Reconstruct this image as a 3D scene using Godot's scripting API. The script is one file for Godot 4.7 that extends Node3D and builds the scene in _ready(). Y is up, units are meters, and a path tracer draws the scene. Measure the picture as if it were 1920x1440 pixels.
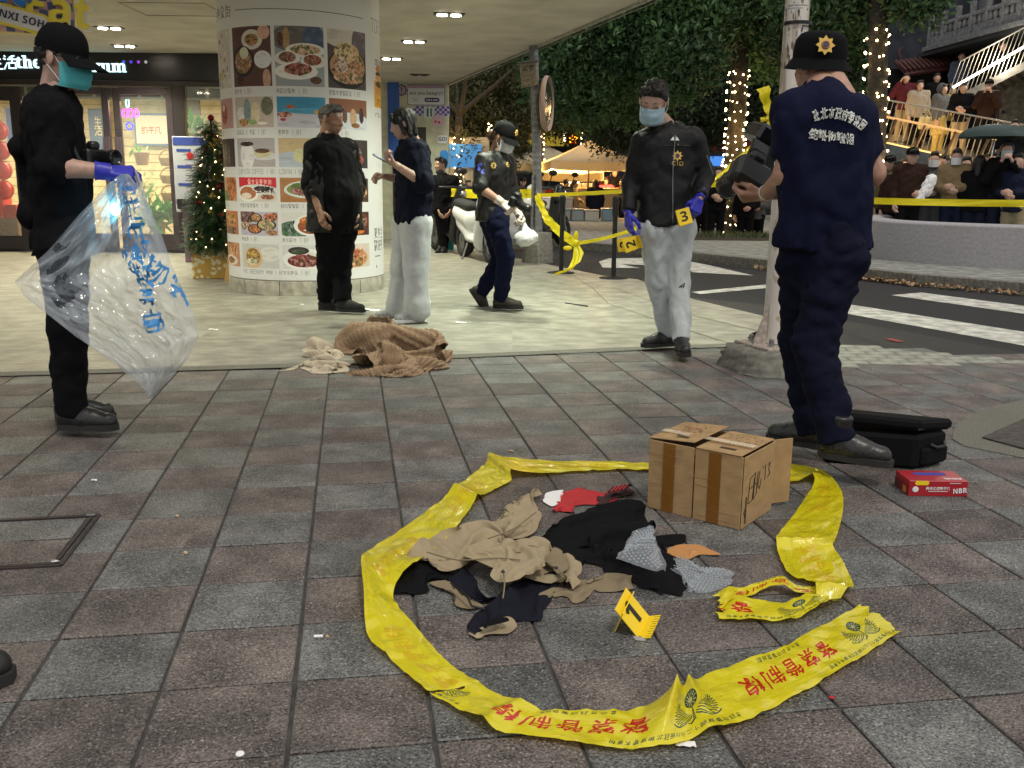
extends Node3D

# A night street in front of an arcade: pavement, plaza under a canopy, road, market and stairs behind.
# Everything is in metres; the camera stands at the origin, 1.1 m above the pavement, looking towards -z.

var M:={}
var used:={}
var rng:=RandomNumberGenerator.new()
var fold_noise:=FastNoiseLite.new()
var fine_noise:=FastNoiseLite.new()
var drape_noise:=FastNoiseLite.new()
var sky_level:=0.98

func _ready():
	rng.seed = 20
	# camera
	var cam:=Camera3D.new()
	cam.name = "camera"
	cam.fov = 43.69
	cam.near = 0.05
	cam.far = 400.0
	cam.position = Vector3(0,1.1,0)
	cam.rotation = Vector3(-0.2075,0,0.0101)
	add_child(cam)
	cam.current = true
	# sky: an even, dim city night sky; nothing of it shows above the trees and houses
	var env:=Environment.new()
	env.background_mode = Environment.BG_SKY
	var sky:=Sky.new()
	var sm:=ProceduralSkyMaterial.new()
	sm.sky_top_color = Color(0.80,0.80,0.80)
	sm.sky_horizon_color = Color(0.80,0.79,0.77)
	sm.ground_horizon_color = Color(0.25,0.25,0.25)
	sm.ground_bottom_color = Color(0.2,0.2,0.2)
	sm.sun_angle_max = 0.0
	sky.sky_material = sm
	env.sky = sky
	env.background_energy_multiplier = sky_level
	env.tonemap_mode = Environment.TONE_MAPPER_LINEAR
	env.tonemap_exposure = 1.35
	env.sdfgi_enabled = true
	env.ssao_enabled = true
	env.ssil_enabled = true
	var we:=WorldEnvironment.new()
	we.name = "environment"
	we.environment = env
	add_child(we)
	# the street's own glow from above and behind the viewer's right shoulder, very soft
	var sun:=DirectionalLight3D.new()
	sun.name = "street_glow"
	sun.light_energy = 0.34
	sun.light_color = Color(1.0,0.96,0.9)
	sun.light_angular_distance = 10.0
	sun.shadow_enabled = true
	sun.rotation = Vector3(-1.05,0.55,0)
	add_child(sun)
	fold_noise.seed = 4
	fold_noise.noise_type = FastNoiseLite.TYPE_SIMPLEX_SMOOTH
	fold_noise.frequency = 1.0
	fold_noise.fractal_type = FastNoiseLite.FRACTAL_RIDGED
	fold_noise.fractal_octaves = 2
	drape_noise.seed = 14
	drape_noise.noise_type = FastNoiseLite.TYPE_SIMPLEX_SMOOTH
	drape_noise.frequency = 1.0
	drape_noise.fractal_type = FastNoiseLite.FRACTAL_NONE
	fine_noise.seed = 9
	fine_noise.frequency = 1.0
	fine_noise.fractal_octaves = 3
	materials()
	ground()
	canopy()
	shop()
	column()
	street_far()
	trees()
	stairs()
	market()
	people_near()
	crowd()
	evidence()
	small_things()

# ---------------------------------------------------------------- naming
func numbered(called: String) -> String:
	var n: int = used.get(called,0)
	used[called] = n+1
	return called if n == 0 else "%s_%03d" % [called,n]

func tag(o: Node3D,label: String,category: String,group:="",kind:="") -> Node3D:
	if label: o.set_meta("label",label)
	if category: o.set_meta("category",category)
	if group: o.set_meta("group",group)
	if kind: o.set_meta("kind",kind)
	return o

func thing(called: String,label: String,category: String,at:=Vector3.ZERO,turn:=0.0,group:="") -> Node3D:
	var o:=Node3D.new()
	o.name = numbered(called)
	add_child(o)
	o.position = at
	o.rotation.y = turn
	return tag(o,label,category,group)

func obj(called: String,m,material: Material,parent: Node3D = null,xf:=Transform3D.IDENTITY) -> MeshInstance3D:
	var o:=MeshInstance3D.new()
	o.mesh = m.mesh() if m is MB else m
	o.material_override = material
	if parent == null:
		o.name = numbered(called)
		add_child(o)
	else:
		o.name = called
		parent.add_child(o,true)
	o.transform = xf
	return o

func struct(called: String,m,material: Material,parent: Node3D = null,xf:=Transform3D.IDENTITY) -> MeshInstance3D:
	var o:=obj(called,m,material,parent,xf)
	if parent == null: o.set_meta("kind","structure")
	return o

func dup(root: Node3D,at: Vector3,turn: float,label:="",group:="") -> Node3D:
	var o: Node3D = root.duplicate()
	o.name = numbered(str(root.name).rstrip("0123456789").trim_suffix("_"))
	add_child(o)
	o.position = at
	o.rotation.y = turn
	if label: o.set_meta("label",label)
	if group: o.set_meta("group",group)
	return o

func place(p: Vector3,yaw:=0.0) -> Transform3D:
	return Transform3D(Basis(Vector3.UP,yaw),p)

# ---------------------------------------------------------------- mesh builder: faces are given counter-clockwise as seen from outside
class MB:
	var v:=PackedVector3Array()
	var uv:=PackedVector2Array()
	var col:=PackedColorArray()
	var ix:=PackedInt32Array()
	var use_c:=false
	func p(a: Vector3,t:=Vector2.ZERO,c:=Color.WHITE) -> int:
		v.append(a)
		uv.append(t)
		col.append(c)
		return v.size()-1
	func tri(a: int,b: int,c: int) -> void:
		ix.append(a)
		ix.append(c)
		ix.append(b)
	func quad(a: int,b: int,c: int,d: int) -> void:
		tri(a,b,c)
		tri(a,c,d)
	func face(a: Vector3,b: Vector3,c: Vector3,d: Vector3) -> void:
		quad(p(a,Vector2(0,1)),p(b,Vector2(1,1)),p(c,Vector2(1,0)),p(d,Vector2(0,0)))
	func ftri(a: Vector3,b: Vector3,c: Vector3) -> void:
		tri(p(a),p(b),p(c))
	func box(at: Vector3,s: Vector3,b:=Basis.IDENTITY,e:=0.0) -> MB:
		var h:=s/2
		for ax in 3:
			for sg in [-1.0,1.0]:
				var n:=Vector3.ZERO
				n[ax] = sg
				var u:=Vector3.ZERO
				u[(ax+1) % 3] = 1
				var w:=Vector3.ZERO
				w[(ax+2) % 3] = 1
				if sg < 0:
					var t:=u
					u = w
					w = t
				var hn:=n*h
				var hu:=u*(h-Vector3.ONE*e)
				var hw:=w*(h-Vector3.ONE*e)
				face(at+b*(hn-hu-hw),at+b*(hn+hu-hw),at+b*(hn+hu+hw),at+b*(hn-hu+hw))
		if e > 0:
			for ax in 3:
				var a1:=(ax+1) % 3
				var a2:=(ax+2) % 3
				for s1 in [-1.0,1.0]:
					for s2 in [-1.0,1.0]:
						var c1:=Vector3.ZERO
						c1[a1] = s1*h[a1]
						c1[a2] = s2*(h[a2]-e)
						var c2:=Vector3.ZERO
						c2[a1] = s1*(h[a1]-e)
						c2[a2] = s2*h[a2]
						var l:=Vector3.ZERO
						l[ax] = h[ax]-e
						_edge(at,b,c1,c2,l,s1*s2 > 0)
			for sx in [-1.0,1.0]:
				for sy in [-1.0,1.0]:
					for sz in [-1.0,1.0]:
						var sgn:=Vector3(sx,sy,sz)
						var q:=sgn*(h-Vector3.ONE*e)
						var x:=at+b*(q+Vector3(sx*e,0,0))
						var y:=at+b*(q+Vector3(0,sy*e,0))
						var z:=at+b*(q+Vector3(0,0,sz*e))
						if sx*sy*sz > 0: ftri(x,y,z)
						else: ftri(x,z,y)
		return self
	func _edge(at: Vector3,b: Basis,c1: Vector3,c2: Vector3,l: Vector3,pos: bool) -> void:
		if pos: quad(p(at+b*(c1-l)),p(at+b*(c2-l)),p(at+b*(c2+l)),p(at+b*(c1+l)))
		else: quad(p(at+b*(c1+l)),p(at+b*(c2+l)),p(at+b*(c2-l)),p(at+b*(c1-l)))
	func tube(path: Array,rad,sides:=8,caps:=true,flat:=1.0) -> MB:
		var first:=v.size()
		var n:=path.size()
		var up:=Vector3.UP
		var d0: Vector3 = (path[1]-path[0]).normalized()
		if absf(d0.dot(up)) > 0.9: up = Vector3.BACK
		var run:=0.0
		for i in n:
			var d: Vector3 = (path[mini(i+1,n-1)]-path[maxi(i-1,0)]).normalized()
			var s:=d.cross(up).normalized()
			up = s.cross(d).normalized()
			if i > 0: run += (path[i] as Vector3).distance_to(path[i-1])
			var r: float = rad[i] if rad is Array else rad
			for k in sides:
				var a:=TAU*k/sides
				p(path[i]+(s*cos(a)+up*sin(a)*flat)*r,Vector2(float(k)/sides,run))
		for i in n-1:
			for k in sides:
				var k2:=(k+1) % sides
				var a:=first+i*sides
				quad(a+k,a+sides+k,a+sides+k2,a+k2)
		if caps:
			for e in [0,n-1]:
				var c:=p(path[e])
				var b:=v.size()
				for k in sides: p(v[first+e*sides+k])
				for k in sides:
					if e == 0: tri(c,b+k,b+(k+1) % sides)
					else: tri(c,b+(k+1) % sides,b+k)
		return self
	func lathe(prof: Array,sides:=24,xf:=Transform3D.IDENTITY,arc:=TAU) -> MB:
		# profile of Vector2(radius, y) from bottom to top, outside facing out
		var first:=v.size()
		var n:=prof.size()
		for i in n:
			for k in sides+1:
				var a:=arc*k/sides
				p(xf*Vector3(sin(a)*prof[i].x,prof[i].y,cos(a)*prof[i].x),Vector2(float(k)/sides,1.0-float(i)/(n-1)))
		for i in n-1:
			for k in sides:
				var a:=first+i*(sides+1)+k
				quad(a,a+1,a+sides+2,a+sides+1)
		return self
	func grid(nu: int,nv: int,f: Callable) -> MB:
		# f(u, v) with u to the right and v upward, seen from outside
		var first:=v.size()
		for j in nv+1:
			for i in nu+1:
				var u:=float(i)/nu
				var w:=float(j)/nv
				p(f.call(u,w),Vector2(u,1.0-w))
		for j in nv:
			for i in nu:
				var a:=first+j*(nu+1)+i
				quad(a,a+1,a+nu+2,a+nu+1)
		return self
	func ball(at: Vector3,r: Vector3,n:=10,b:=Basis.IDENTITY) -> MB:
		return grid(n*2,n,func(u,w):
			var t: float = TAU*u
			var q: float = PI*(w-0.5)
			return at+b*(Vector3(sin(t)*cos(q),sin(q),cos(t)*cos(q))*r))
	func poly(pts: PackedVector2Array,xf: Transform3D,depth: float) -> MB:
		# a flat outline (x right, y up, counter-clockwise or not) with thickness towards -z
		var q:=pts.duplicate()
		if Geometry2D.is_polygon_clockwise(q): q.reverse()
		var t:=Geometry2D.triangulate_polygon(q)
		var a:=v.size()
		for s in q: p(xf*Vector3(s.x,s.y,0),s)
		for s in q: p(xf*Vector3(s.x,s.y,-depth),s)
		var n:=q.size()
		for i in range(0,t.size(),3):
			var ccw:=(q[t[i+1]]-q[t[i]]).cross(q[t[i+2]]-q[t[i]]) > 0
			var i1:=t[i+1] if ccw else t[i+2]
			var i2:=t[i+2] if ccw else t[i+1]
			tri(a+t[i],a+i1,a+i2)
			tri(a+n+t[i],a+n+i2,a+n+i1)
		for i in n:
			var j:=(i+1) % n
			face(xf*Vector3(q[i].x,q[i].y,-depth),xf*Vector3(q[j].x,q[j].y,-depth),xf*Vector3(q[j].x,q[j].y,0),xf*Vector3(q[i].x,q[i].y,0))
		return self
	func add(o: MB,xf:=Transform3D.IDENTITY) -> MB:
		var first:=v.size()
		var turn:=xf.basis.determinant() < 0
		v.append_array(xf*o.v)
		uv.append_array(o.uv)
		col.append_array(o.col)
		for i in range(0,o.ix.size(),3):
			ix.append(first+o.ix[i])
			ix.append(first+(o.ix[i+2] if turn else o.ix[i+1]))
			ix.append(first+(o.ix[i+1] if turn else o.ix[i+2]))
		return self
	func tint(c: Color) -> MB:
		use_c = true
		col.fill(c)
		return self
	func mesh() -> ArrayMesh:
		var nrm:=PackedVector3Array()
		nrm.resize(v.size())
		for i in range(0,ix.size(),3):
			var a:=ix[i]
			var b:=ix[i+1]
			var c:=ix[i+2]
			var n:=(v[c]-v[a]).cross(v[b]-v[a])
			nrm[a] += n
			nrm[b] += n
			nrm[c] += n
		for i in nrm.size():
			nrm[i] = nrm[i].normalized() if nrm[i].length_squared() > 1e-20 else Vector3.UP
		var ar:=[]
		ar.resize(Mesh.ARRAY_MAX)
		ar[Mesh.ARRAY_VERTEX] = v
		ar[Mesh.ARRAY_NORMAL] = nrm
		ar[Mesh.ARRAY_TEX_UV] = uv
		if use_c: ar[Mesh.ARRAY_COLOR] = col
		ar[Mesh.ARRAY_INDEX] = ix
		var m:=ArrayMesh.new()
		if v.size(): m.add_surface_from_arrays(Mesh.PRIMITIVE_TRIANGLES,ar)
		return m

# ---------------------------------------------------------------- smooth bodies: tapered capsules joined by a smooth minimum, meshed as surface nets
class Field:
	var bones:=[]
	var cuts:=[]
	var o: Vector3
	var h:=0.012
	var k:=70.0
	var nx:=0
	var ny:=0
	var nz:=0
	var val:=PackedFloat32Array()
	func cap(a: Vector3,b: Vector3,ra: float,rb: float,flat:=Vector3.ZERO,fs:=1.0,cut:=false) -> Field:
		bones.append([0,a,b,ra,rb,flat,fs,cut])
		return self
	func ell(c: Vector3,r: Vector3,b:=Basis.IDENTITY) -> Field:
		bones.append([1,c,r,b.inverse()])
		return self
	func cut(at: Vector3,n: Vector3) -> Field:
		cuts.append([at,n.normalized()])
		return self
	func hit(p: Vector3,d: Vector3,most:=0.6) -> Vector3:
		# walks from p along d to the surface
		var q:=p
		var st:=h*0.4
		for i in int(most/st):
			var g:=(q-o)/h
			var x:=int(g.x)
			var y:=int(g.y)
			var z:=int(g.z)
			if x >= 0 and y >= 0 and z >= 0 and x < nx-1 and y < ny-1 and z < nz-1:
				var f:=g-Vector3(x,y,z)
				var a:=(z*ny+y)*nx+x
				var c0:=lerpf(lerpf(val[a],val[a+1],f.x),lerpf(val[a+nx],val[a+nx+1],f.x),f.y)
				a += nx*ny
				var c1:=lerpf(lerpf(val[a],val[a+1],f.x),lerpf(val[a+nx],val[a+nx+1],f.x),f.y)
				if lerpf(c0,c1,f.z) < 0: return q
			q += d*st
		return p+d*most*0.5
	func build(cell:=0.012,sharp:=70.0,amp:=0.0,noise: FastNoiseLite = null,scale:=Vector3(14,9,14)) -> MB:
		h = cell
		k = sharp
		var lo:=Vector3.ONE*1e9
		var hi:=-lo
		for b in bones:
			if b[0] == 0:
				var r: float = maxf(b[3],b[4])*maxf(1.0,1.0/b[6])+0.03
				for q in [b[1],b[2]]:
					lo = lo.min(q-Vector3.ONE*r)
					hi = hi.max(q+Vector3.ONE*r)
			else:
				var r2: float = maxf(b[2].x,maxf(b[2].y,b[2].z))+0.03
				lo = lo.min(b[1]-Vector3.ONE*r2)
				hi = hi.max(b[1]+Vector3.ONE*r2)
		o = lo
		nx = int((hi.x-lo.x)/h)+2
		ny = int((hi.y-lo.y)/h)+2
		nz = int((hi.z-lo.z)/h)+2
		var acc:=PackedFloat32Array()
		acc.resize(nx*ny*nz)
		var reach:=3.2*h+2.0/k
		for b in bones:
			var bl: Vector3
			var bh: Vector3
			if b[0] == 0:
				var r: float = maxf(b[3],b[4])*maxf(1.0,1.0/b[6])+reach
				bl = (b[1] as Vector3).min(b[2])-Vector3.ONE*r
				bh = (b[1] as Vector3).max(b[2])+Vector3.ONE*r
			else:
				var r2: float = maxf(b[2].x,maxf(b[2].y,b[2].z))+reach
				bl = b[1]-Vector3.ONE*r2
				bh = b[1]+Vector3.ONE*r2
			var x0:=maxi(0,int((bl.x-o.x)/h))
			var y0:=maxi(0,int((bl.y-o.y)/h))
			var z0:=maxi(0,int((bl.z-o.z)/h))
			var x1:=mini(nx,int((bh.x-o.x)/h)+1)
			var y1:=mini(ny,int((bh.y-o.y)/h)+1)
			var z1:=mini(nz,int((bh.z-o.z)/h)+1)
			if b[0] == 0:
				var A: Vector3 = b[1]
				var ba: Vector3 = b[2]-A
				var bb:=maxf(ba.length_squared(),1e-9)
				var ra: float = b[3]
				var dr: float = b[4]-ra
				var fl: Vector3 = b[5]
				var fs: float = b[6]-1.0
				var isf:=fs != 0.0
				var cutb: bool = b[7]
				var end: Vector3 = b[2]
				var dir:=ba.normalized()
				for z in range(z0,z1):
					for y in range(y0,y1):
						var i:=(z*ny+y)*nx
						for x in range(x0,x1):
							var q:=Vector3(o.x+x*h,o.y+y*h,o.z+z*h)
							var pa:=q-A
							var t:=clampf(pa.dot(ba)/bb,0.0,1.0)
							var w:=pa-ba*t
							if isf: w += fl*(fs*w.dot(fl))
							var d:=w.length()-ra-dr*t
							if cutb: d = maxf(d,(q-end).dot(dir))
							if d < reach: acc[i+x] += exp(-k*d)
			else:
				var C: Vector3 = b[1]
				var R: Vector3 = b[2]
				var B: Basis = b[3]
				var rm:=minf(R.x,minf(R.y,R.z))
				for z in range(z0,z1):
					for y in range(y0,y1):
						var i:=(z*ny+y)*nx
						for x in range(x0,x1):
							var q:=(B*(Vector3(o.x+x*h,o.y+y*h,o.z+z*h)-C))/R
							var l:=q.length()
							var g:=(q/R).length()
							var d:=(l*(l-1.0)/g) if g > 1e-6 else -rm
							if d < reach: acc[i+x] += exp(-k*d)
		val.resize(acc.size())
		val.fill(1.0)
		var lim:=reach
		for z in nz:
			for y in ny:
				var i:=(z*ny+y)*nx
				for x in nx:
					var s:=acc[i+x]
					if s <= 0.0: continue
					var d:=-log(s)/k
					if d > lim: continue
					if amp > 0.0 and absf(d) < lim:
						d += amp*noise.get_noise_3d((o.x+x*h)*scale.x,(o.y+y*h)*scale.y,(o.z+z*h)*scale.z)
					for c in cuts:
						d = maxf(d,(Vector3(o.x+x*h,o.y+y*h,o.z+z*h)-c[0]).dot(c[1]))
					val[i+x] = d
		var m:=MB.new()
		var id:=PackedInt32Array()
		id.resize(acc.size())
		id.fill(-1)
		var sl:=nx*ny
		for z in nz-1:
			for y in ny-1:
				var i:=(z*ny+y)*nx
				for x in nx-1:
					var a:=i+x
					var c0:=val[a]
					var c1:=val[a+1]
					var c2:=val[a+nx]
					var c3:=val[a+nx+1]
					var c4:=val[a+sl]
					var c5:=val[a+sl+1]
					var c6:=val[a+sl+nx]
					var c7:=val[a+sl+nx+1]
					var neg:=int(c0 < 0)+int(c1 < 0)+int(c2 < 0)+int(c3 < 0)+int(c4 < 0)+int(c5 < 0)+int(c6 < 0)+int(c7 < 0)
					if neg == 0 or neg == 8: continue
					var s:=Vector3.ZERO
					var n:=0
					if (c0 < 0) != (c1 < 0):
						s += Vector3(c0/(c0-c1),0,0)
						n += 1
					if (c2 < 0) != (c3 < 0):
						s += Vector3(c2/(c2-c3),1,0)
						n += 1
					if (c4 < 0) != (c5 < 0):
						s += Vector3(c4/(c4-c5),0,1)
						n += 1
					if (c6 < 0) != (c7 < 0):
						s += Vector3(c6/(c6-c7),1,1)
						n += 1
					if (c0 < 0) != (c2 < 0):
						s += Vector3(0,c0/(c0-c2),0)
						n += 1
					if (c1 < 0) != (c3 < 0):
						s += Vector3(1,c1/(c1-c3),0)
						n += 1
					if (c4 < 0) != (c6 < 0):
						s += Vector3(0,c4/(c4-c6),1)
						n += 1
					if (c5 < 0) != (c7 < 0):
						s += Vector3(1,c5/(c5-c7),1)
						n += 1
					if (c0 < 0) != (c4 < 0):
						s += Vector3(0,0,c0/(c0-c4))
						n += 1
					if (c1 < 0) != (c5 < 0):
						s += Vector3(1,0,c1/(c1-c5))
						n += 1
					if (c2 < 0) != (c6 < 0):
						s += Vector3(0,1,c2/(c2-c6))
						n += 1
					if (c3 < 0) != (c7 < 0):
						s += Vector3(1,1,c3/(c3-c7))
						n += 1
					id[a] = m.p(o+(Vector3(x,y,z)+s/n)*h)
		for z in range(1,nz-1):
			for y in range(1,ny-1):
				var i:=(z*ny+y)*nx
				for x in range(1,nx-1):
					var a:=i+x
					if id[a] < 0: continue
					var f:=val[a] < 0
					if f != (val[a+1] < 0): _q(m,id[a],id[a-nx],id[a-nx-sl],id[a-sl],f)
					if f != (val[a+nx] < 0): _q(m,id[a],id[a-sl],id[a-sl-1],id[a-1],f)
					if f != (val[a+sl] < 0): _q(m,id[a],id[a-1],id[a-1-nx],id[a-nx],f)
		return m
	func _q(m: MB,a: int,b: int,c: int,d: int,f: bool) -> void:
		if a < 0 or b < 0 or c < 0 or d < 0: return
		if f: m.quad(a,b,c,d)
		else: m.quad(d,c,b,a)

# ---------------------------------------------------------------- colours, textures, materials
func lin(r: float,g: float,b: float,a:=1.0) -> Color:
	var c:=Color(r,g,b).linear_to_srgb()
	c.a = a
	return c

func hexc(s: String) -> Color:
	return Color.html(s)

func noise_tex(n: int,f: Callable) -> ImageTexture:
	# f(x, y) -> Color, sRGB
	var im:=Image.create(n,n,false,Image.FORMAT_RGB8)
	for y in n:
		for x in n: im.set_pixel(x,y,f.call(x,y))
	return ImageTexture.create_from_image(im)

func soft_noise(freq: float,sd: int,oct:=4) -> FastNoiseLite:
	var f:=FastNoiseLite.new()
	f.seed = sd
	f.frequency = freq
	f.fractal_octaves = oct
	return f

func seamless(n: int,freq: float,sd: int,lo: float,hi: float,normal:=false,strength:=4.0) -> NoiseTexture2D:
	var t:=NoiseTexture2D.new()
	t.width = n
	t.height = n
	t.seamless = true
	t.noise = soft_noise(freq,sd)
	if normal:
		t.as_normal_map = true
		t.bump_strength = strength
	else:
		var g:=Gradient.new()
		g.set_color(0,Color(lo,lo,lo))
		g.set_color(1,Color(hi,hi,hi))
		t.color_ramp = g
	return t

func mat(id: String,c: Color,rough:=0.8,tex: Texture2D = null,per_m:=1.0,bump: Texture2D = null,depth:=1.0,metal:=0.0) -> StandardMaterial3D:
	var m:=StandardMaterial3D.new()
	m.resource_name = id
	m.albedo_color = c
	m.roughness = rough
	m.metallic = metal
	if tex or bump:
		m.uv1_triplanar = true
		m.uv1_world_triplanar = false
		m.uv1_scale = Vector3.ONE*per_m
	if tex: m.albedo_texture = tex
	if bump:
		m.normal_enabled = true
		m.normal_texture = bump
		m.normal_scale = depth
	M[id] = m
	return m

func glow(id: String,c: Color,e: float) -> StandardMaterial3D:
	var m:=StandardMaterial3D.new()
	m.resource_name = id
	m.albedo_color = c
	m.emission_enabled = true
	m.emission = c
	m.emission_energy_multiplier = e
	M[id] = m
	return m

func cloth(id: String,c: Color,rough:=0.85,sheen:=0.25,weave:=60.0) -> StandardMaterial3D:
	var m:=mat(id,c,rough,M.t_cloth,2.3,M.n_cloth,0.22)
	m.rim_enabled = c.get_luminance() > 0.3
	m.rim = sheen
	m.rim_tint = 0.6
	m.metallic_specular = 0.40 if rough < 0.7 else 0.22
	return m

func materials():
	M.t_cloth = seamless(256,0.03,3,0.92,1.0)
	M.n_cloth = seamless(512,0.05,5,0,1,true,6.0)
	M.t_dirt = seamless(512,0.012,8,0.62,1.0)
	M.t_soft = seamless(256,0.02,12,0.85,1.0)
	M.n_rough = seamless(512,0.16,6,0,1,true,5.0)
	M.n_crumple = seamless(512,0.02,16,0,1,true,14.0)
	# exposed-aggregate paving: dark matrix, stone chips light and dark
	var r:=RandomNumberGenerator.new()
	r.seed = 3
	var blot:=soft_noise(0.012,21)
	M.t_chips = noise_tex(512,func(x,y):
		var b: float = 0.64+0.20*blot.get_noise_2d(x,y)
		var q: float = r.randf()
		if q < 0.05: b = 1.0
		elif q < 0.30: b -= 0.42*r.randf()
		else: b += r.randf_range(-0.10,0.10)
		return Color(b,b,b))
	M.n_chips = seamless(512,0.35,26,0,1,true,6.0)
	# black tiles' neighbours: the plaza floor, screeded concrete with streaks
	var st:=soft_noise(0.02,31)
	M.t_plaza = noise_tex(512,func(x,y):
		var b: float = 0.82+0.12*st.get_noise_2d(x*0.5,y*5.0)+0.16*blot.get_noise_2d(x*1.3,y*1.3)+r.randf_range(-0.04,0.04)
		return Color(b,b,b*0.985))
	M.t_terrazzo = noise_tex(512,func(x,y):
		var b: float = 0.66+r.randf_range(-0.30,0.30)+0.08*blot.get_noise_2d(x,y)
		return Color(b,b,b))
	M.t_pebbles = noise_tex(256,func(x,y):
		var b: float = 0.55+0.45*fine_noise.get_noise_2d(x*0.22,y*0.22)+r.randf_range(-0.22,0.22)
		return Color(b,b,b*0.97))
	for i in 3:
		var w:=1.0+0.11*(i-1)
		var a:=mat("tile_grey_%d" % i,lin(0.345*w,0.35*w,0.335*w),0.5,M.t_chips,0.62,M.n_chips,0.5)
		var b:=mat("tile_red_%d" % i,lin(0.345*w,0.29*w,0.265*w),0.6,M.t_chips,0.62,M.n_chips,0.5)
		for m in [a,b]:
			m.uv1_world_triplanar = true
			m.uv1_offset = Vector3(0.31*i,0.2*i,0.17*i)
	mat("grout",lin(0.085,0.082,0.078),0.95,M.t_dirt,2.0)
	var pl:=mat("plaza",lin(0.37,0.35,0.30),0.5,M.t_plaza,0.45,M.n_rough,0.12)
	pl.uv1_world_triplanar = true
	mat("joint",lin(0.2,0.18,0.14),0.9)
	mat("washed",lin(0.62,0.60,0.54),0.9,M.t_pebbles,3.4,M.n_chips,1.0)
	mat("pale_tile",lin(0.36,0.36,0.31),0.7,M.t_dirt,1.4,M.n_rough,0.3)
	mat("asphalt",lin(0.042,0.042,0.045),0.85,M.t_terrazzo,2.4,M.n_chips,0.7)
	mat("old_asphalt",lin(0.10,0.095,0.088),0.9,M.t_terrazzo,2.0,M.n_chips,0.9)
	mat("road_paint",lin(0.78,0.78,0.70),0.7,M.t_dirt,0.9,M.n_rough,0.3)
	mat("red_paint",lin(0.35,0.06,0.05),0.8,M.t_dirt,3.0)
	mat("walk",lin(0.36,0.37,0.34),0.85,M.t_dirt,0.7,M.n_rough,0.4)
	mat("granite",lin(0.80,0.78,0.84),0.75,M.t_terrazzo,3.2,M.n_rough,0.4)
	mat("soffit",lin(0.60,0.55,0.47),0.75,M.t_soft,0.25)
	mat("white_wall",lin(0.74,0.71,0.67),0.6,M.t_soft,0.6)
	mat("dark_metal",lin(0.045,0.035,0.035),0.45,null,1,null,1,0.3)
	mat("bronze",lin(0.10,0.075,0.085),0.4,M.t_soft,1.0,null,1,0.3)
	mat("black_plastic",lin(0.012,0.012,0.013),0.45)
	mat("gloss_black",lin(0.012,0.012,0.014),0.18)
	mat("black_steel",lin(0.015,0.015,0.015),0.4,null,1,null,1,0.4)
	mat("steel",lin(0.36,0.37,0.38),0.5,M.t_dirt,2.0,null,1,0.5)
	mat("chrome",lin(0.7,0.7,0.72),0.18,null,1,null,1,1.0)
	mat("concrete",lin(0.30,0.29,0.25),0.9,M.t_dirt,3.0,M.n_rough,1.0)
	mat("wood",lin(0.26,0.15,0.07),0.7,M.t_dirt,4.0)
	mat("white_plastic",lin(0.72,0.72,0.72),0.35)
	mat("white",lin(0.78,0.78,0.78),0.6)
	mat("rubber",lin(0.016,0.016,0.016),0.8)
	mat("skin",lin(0.48,0.27,0.19),0.5,M.t_soft,6.0)
	mat("skin_pale",lin(0.56,0.35,0.27),0.5,M.t_soft,6.0)
	mat("skin_tan",lin(0.36,0.19,0.12),0.5,M.t_soft,6.0)
	for s in ["skin","skin_pale","skin_tan"]:
		M[s].subsurf_scatter_enabled = true
		M[s].subsurf_scatter_strength = 0.12
	mat("hair",lin(0.010,0.008,0.007),0.6,null,1,M.n_rough,0.3)
	mat("hair_brown",lin(0.09,0.04,0.018),0.45,null,1,M.n_rough,0.3)
	mat("hair_grey",lin(0.06,0.055,0.05),0.6)
	mat("eye",lin(0.02,0.015,0.012),0.2)
	mat("lip",lin(0.34,0.13,0.10),0.5)
	cloth("black_cloth",lin(0.0065,0.0065,0.008))
	cloth("navy",lin(0.007,0.009,0.030))
	cloth("dark_navy",lin(0.0055,0.007,0.020))
	cloth("hoodie",lin(0.008,0.010,0.022))
	cloth("grey_sweat",lin(0.52,0.54,0.55),0.9,0.3)
	cloth("pale_trouser",lin(0.52,0.56,0.57),0.7,0.1)
	cloth("satin_black",lin(0.010,0.0095,0.0095),0.55,0.3)
	cloth("cap_cloth",lin(0.006,0.006,0.007),0.85,0.3)
	cloth("tan",lin(0.36,0.29,0.185),0.8,0.2)
	cloth("tan_dark",lin(0.24,0.19,0.12),0.85,0.2)
	cloth("cream_towel",lin(0.50,0.43,0.33),0.95,0.4)
	cloth("blanket",lin(0.31,0.215,0.135),0.95,0.6)
	M.blanket.normal_scale = 1.2
	cloth("mask_teal",lin(0.10,0.46,0.50),0.8,0.1)
	cloth("mask_blue",lin(0.42,0.60,0.70),0.8,0.1)
	cloth("mask_white",lin(0.72,0.74,0.76),0.8,0.1)
	mat("glove_blue",lin(0.025,0.028,0.40),0.42,null,1,M.n_crumple,0.2)
	mat("glove_white",lin(0.62,0.50,0.44),0.4,null,1,M.n_crumple,0.3)
	cloth("canvas",lin(0.52,0.48,0.36),0.85,0.1)
	M.canvas.backlight_enabled = true
	M.canvas.backlight = lin(0.35,0.32,0.24)
	mat("gold",lin(0.62,0.40,0.07),0.5)
	mat("gold_thread",lin(0.70,0.46,0.10),0.6)
	mat("silver_thread",lin(0.72,0.74,0.70),0.6)
	mat("marker_yellow",lin(0.82,0.58,0.01),0.45)
	mat("print_black",lin(0.01,0.01,0.01),0.6)
	mat("bark",lin(0.060,0.052,0.038),0.95,M.t_dirt,2.0,M.n_crumple,0.9)
	var leaf:=mat("leaf",Color.WHITE,0.6)
	leaf.vertex_color_use_as_albedo = true
	leaf.backlight_enabled = true
	leaf.backlight = lin(0.3,0.42,0.2)
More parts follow.
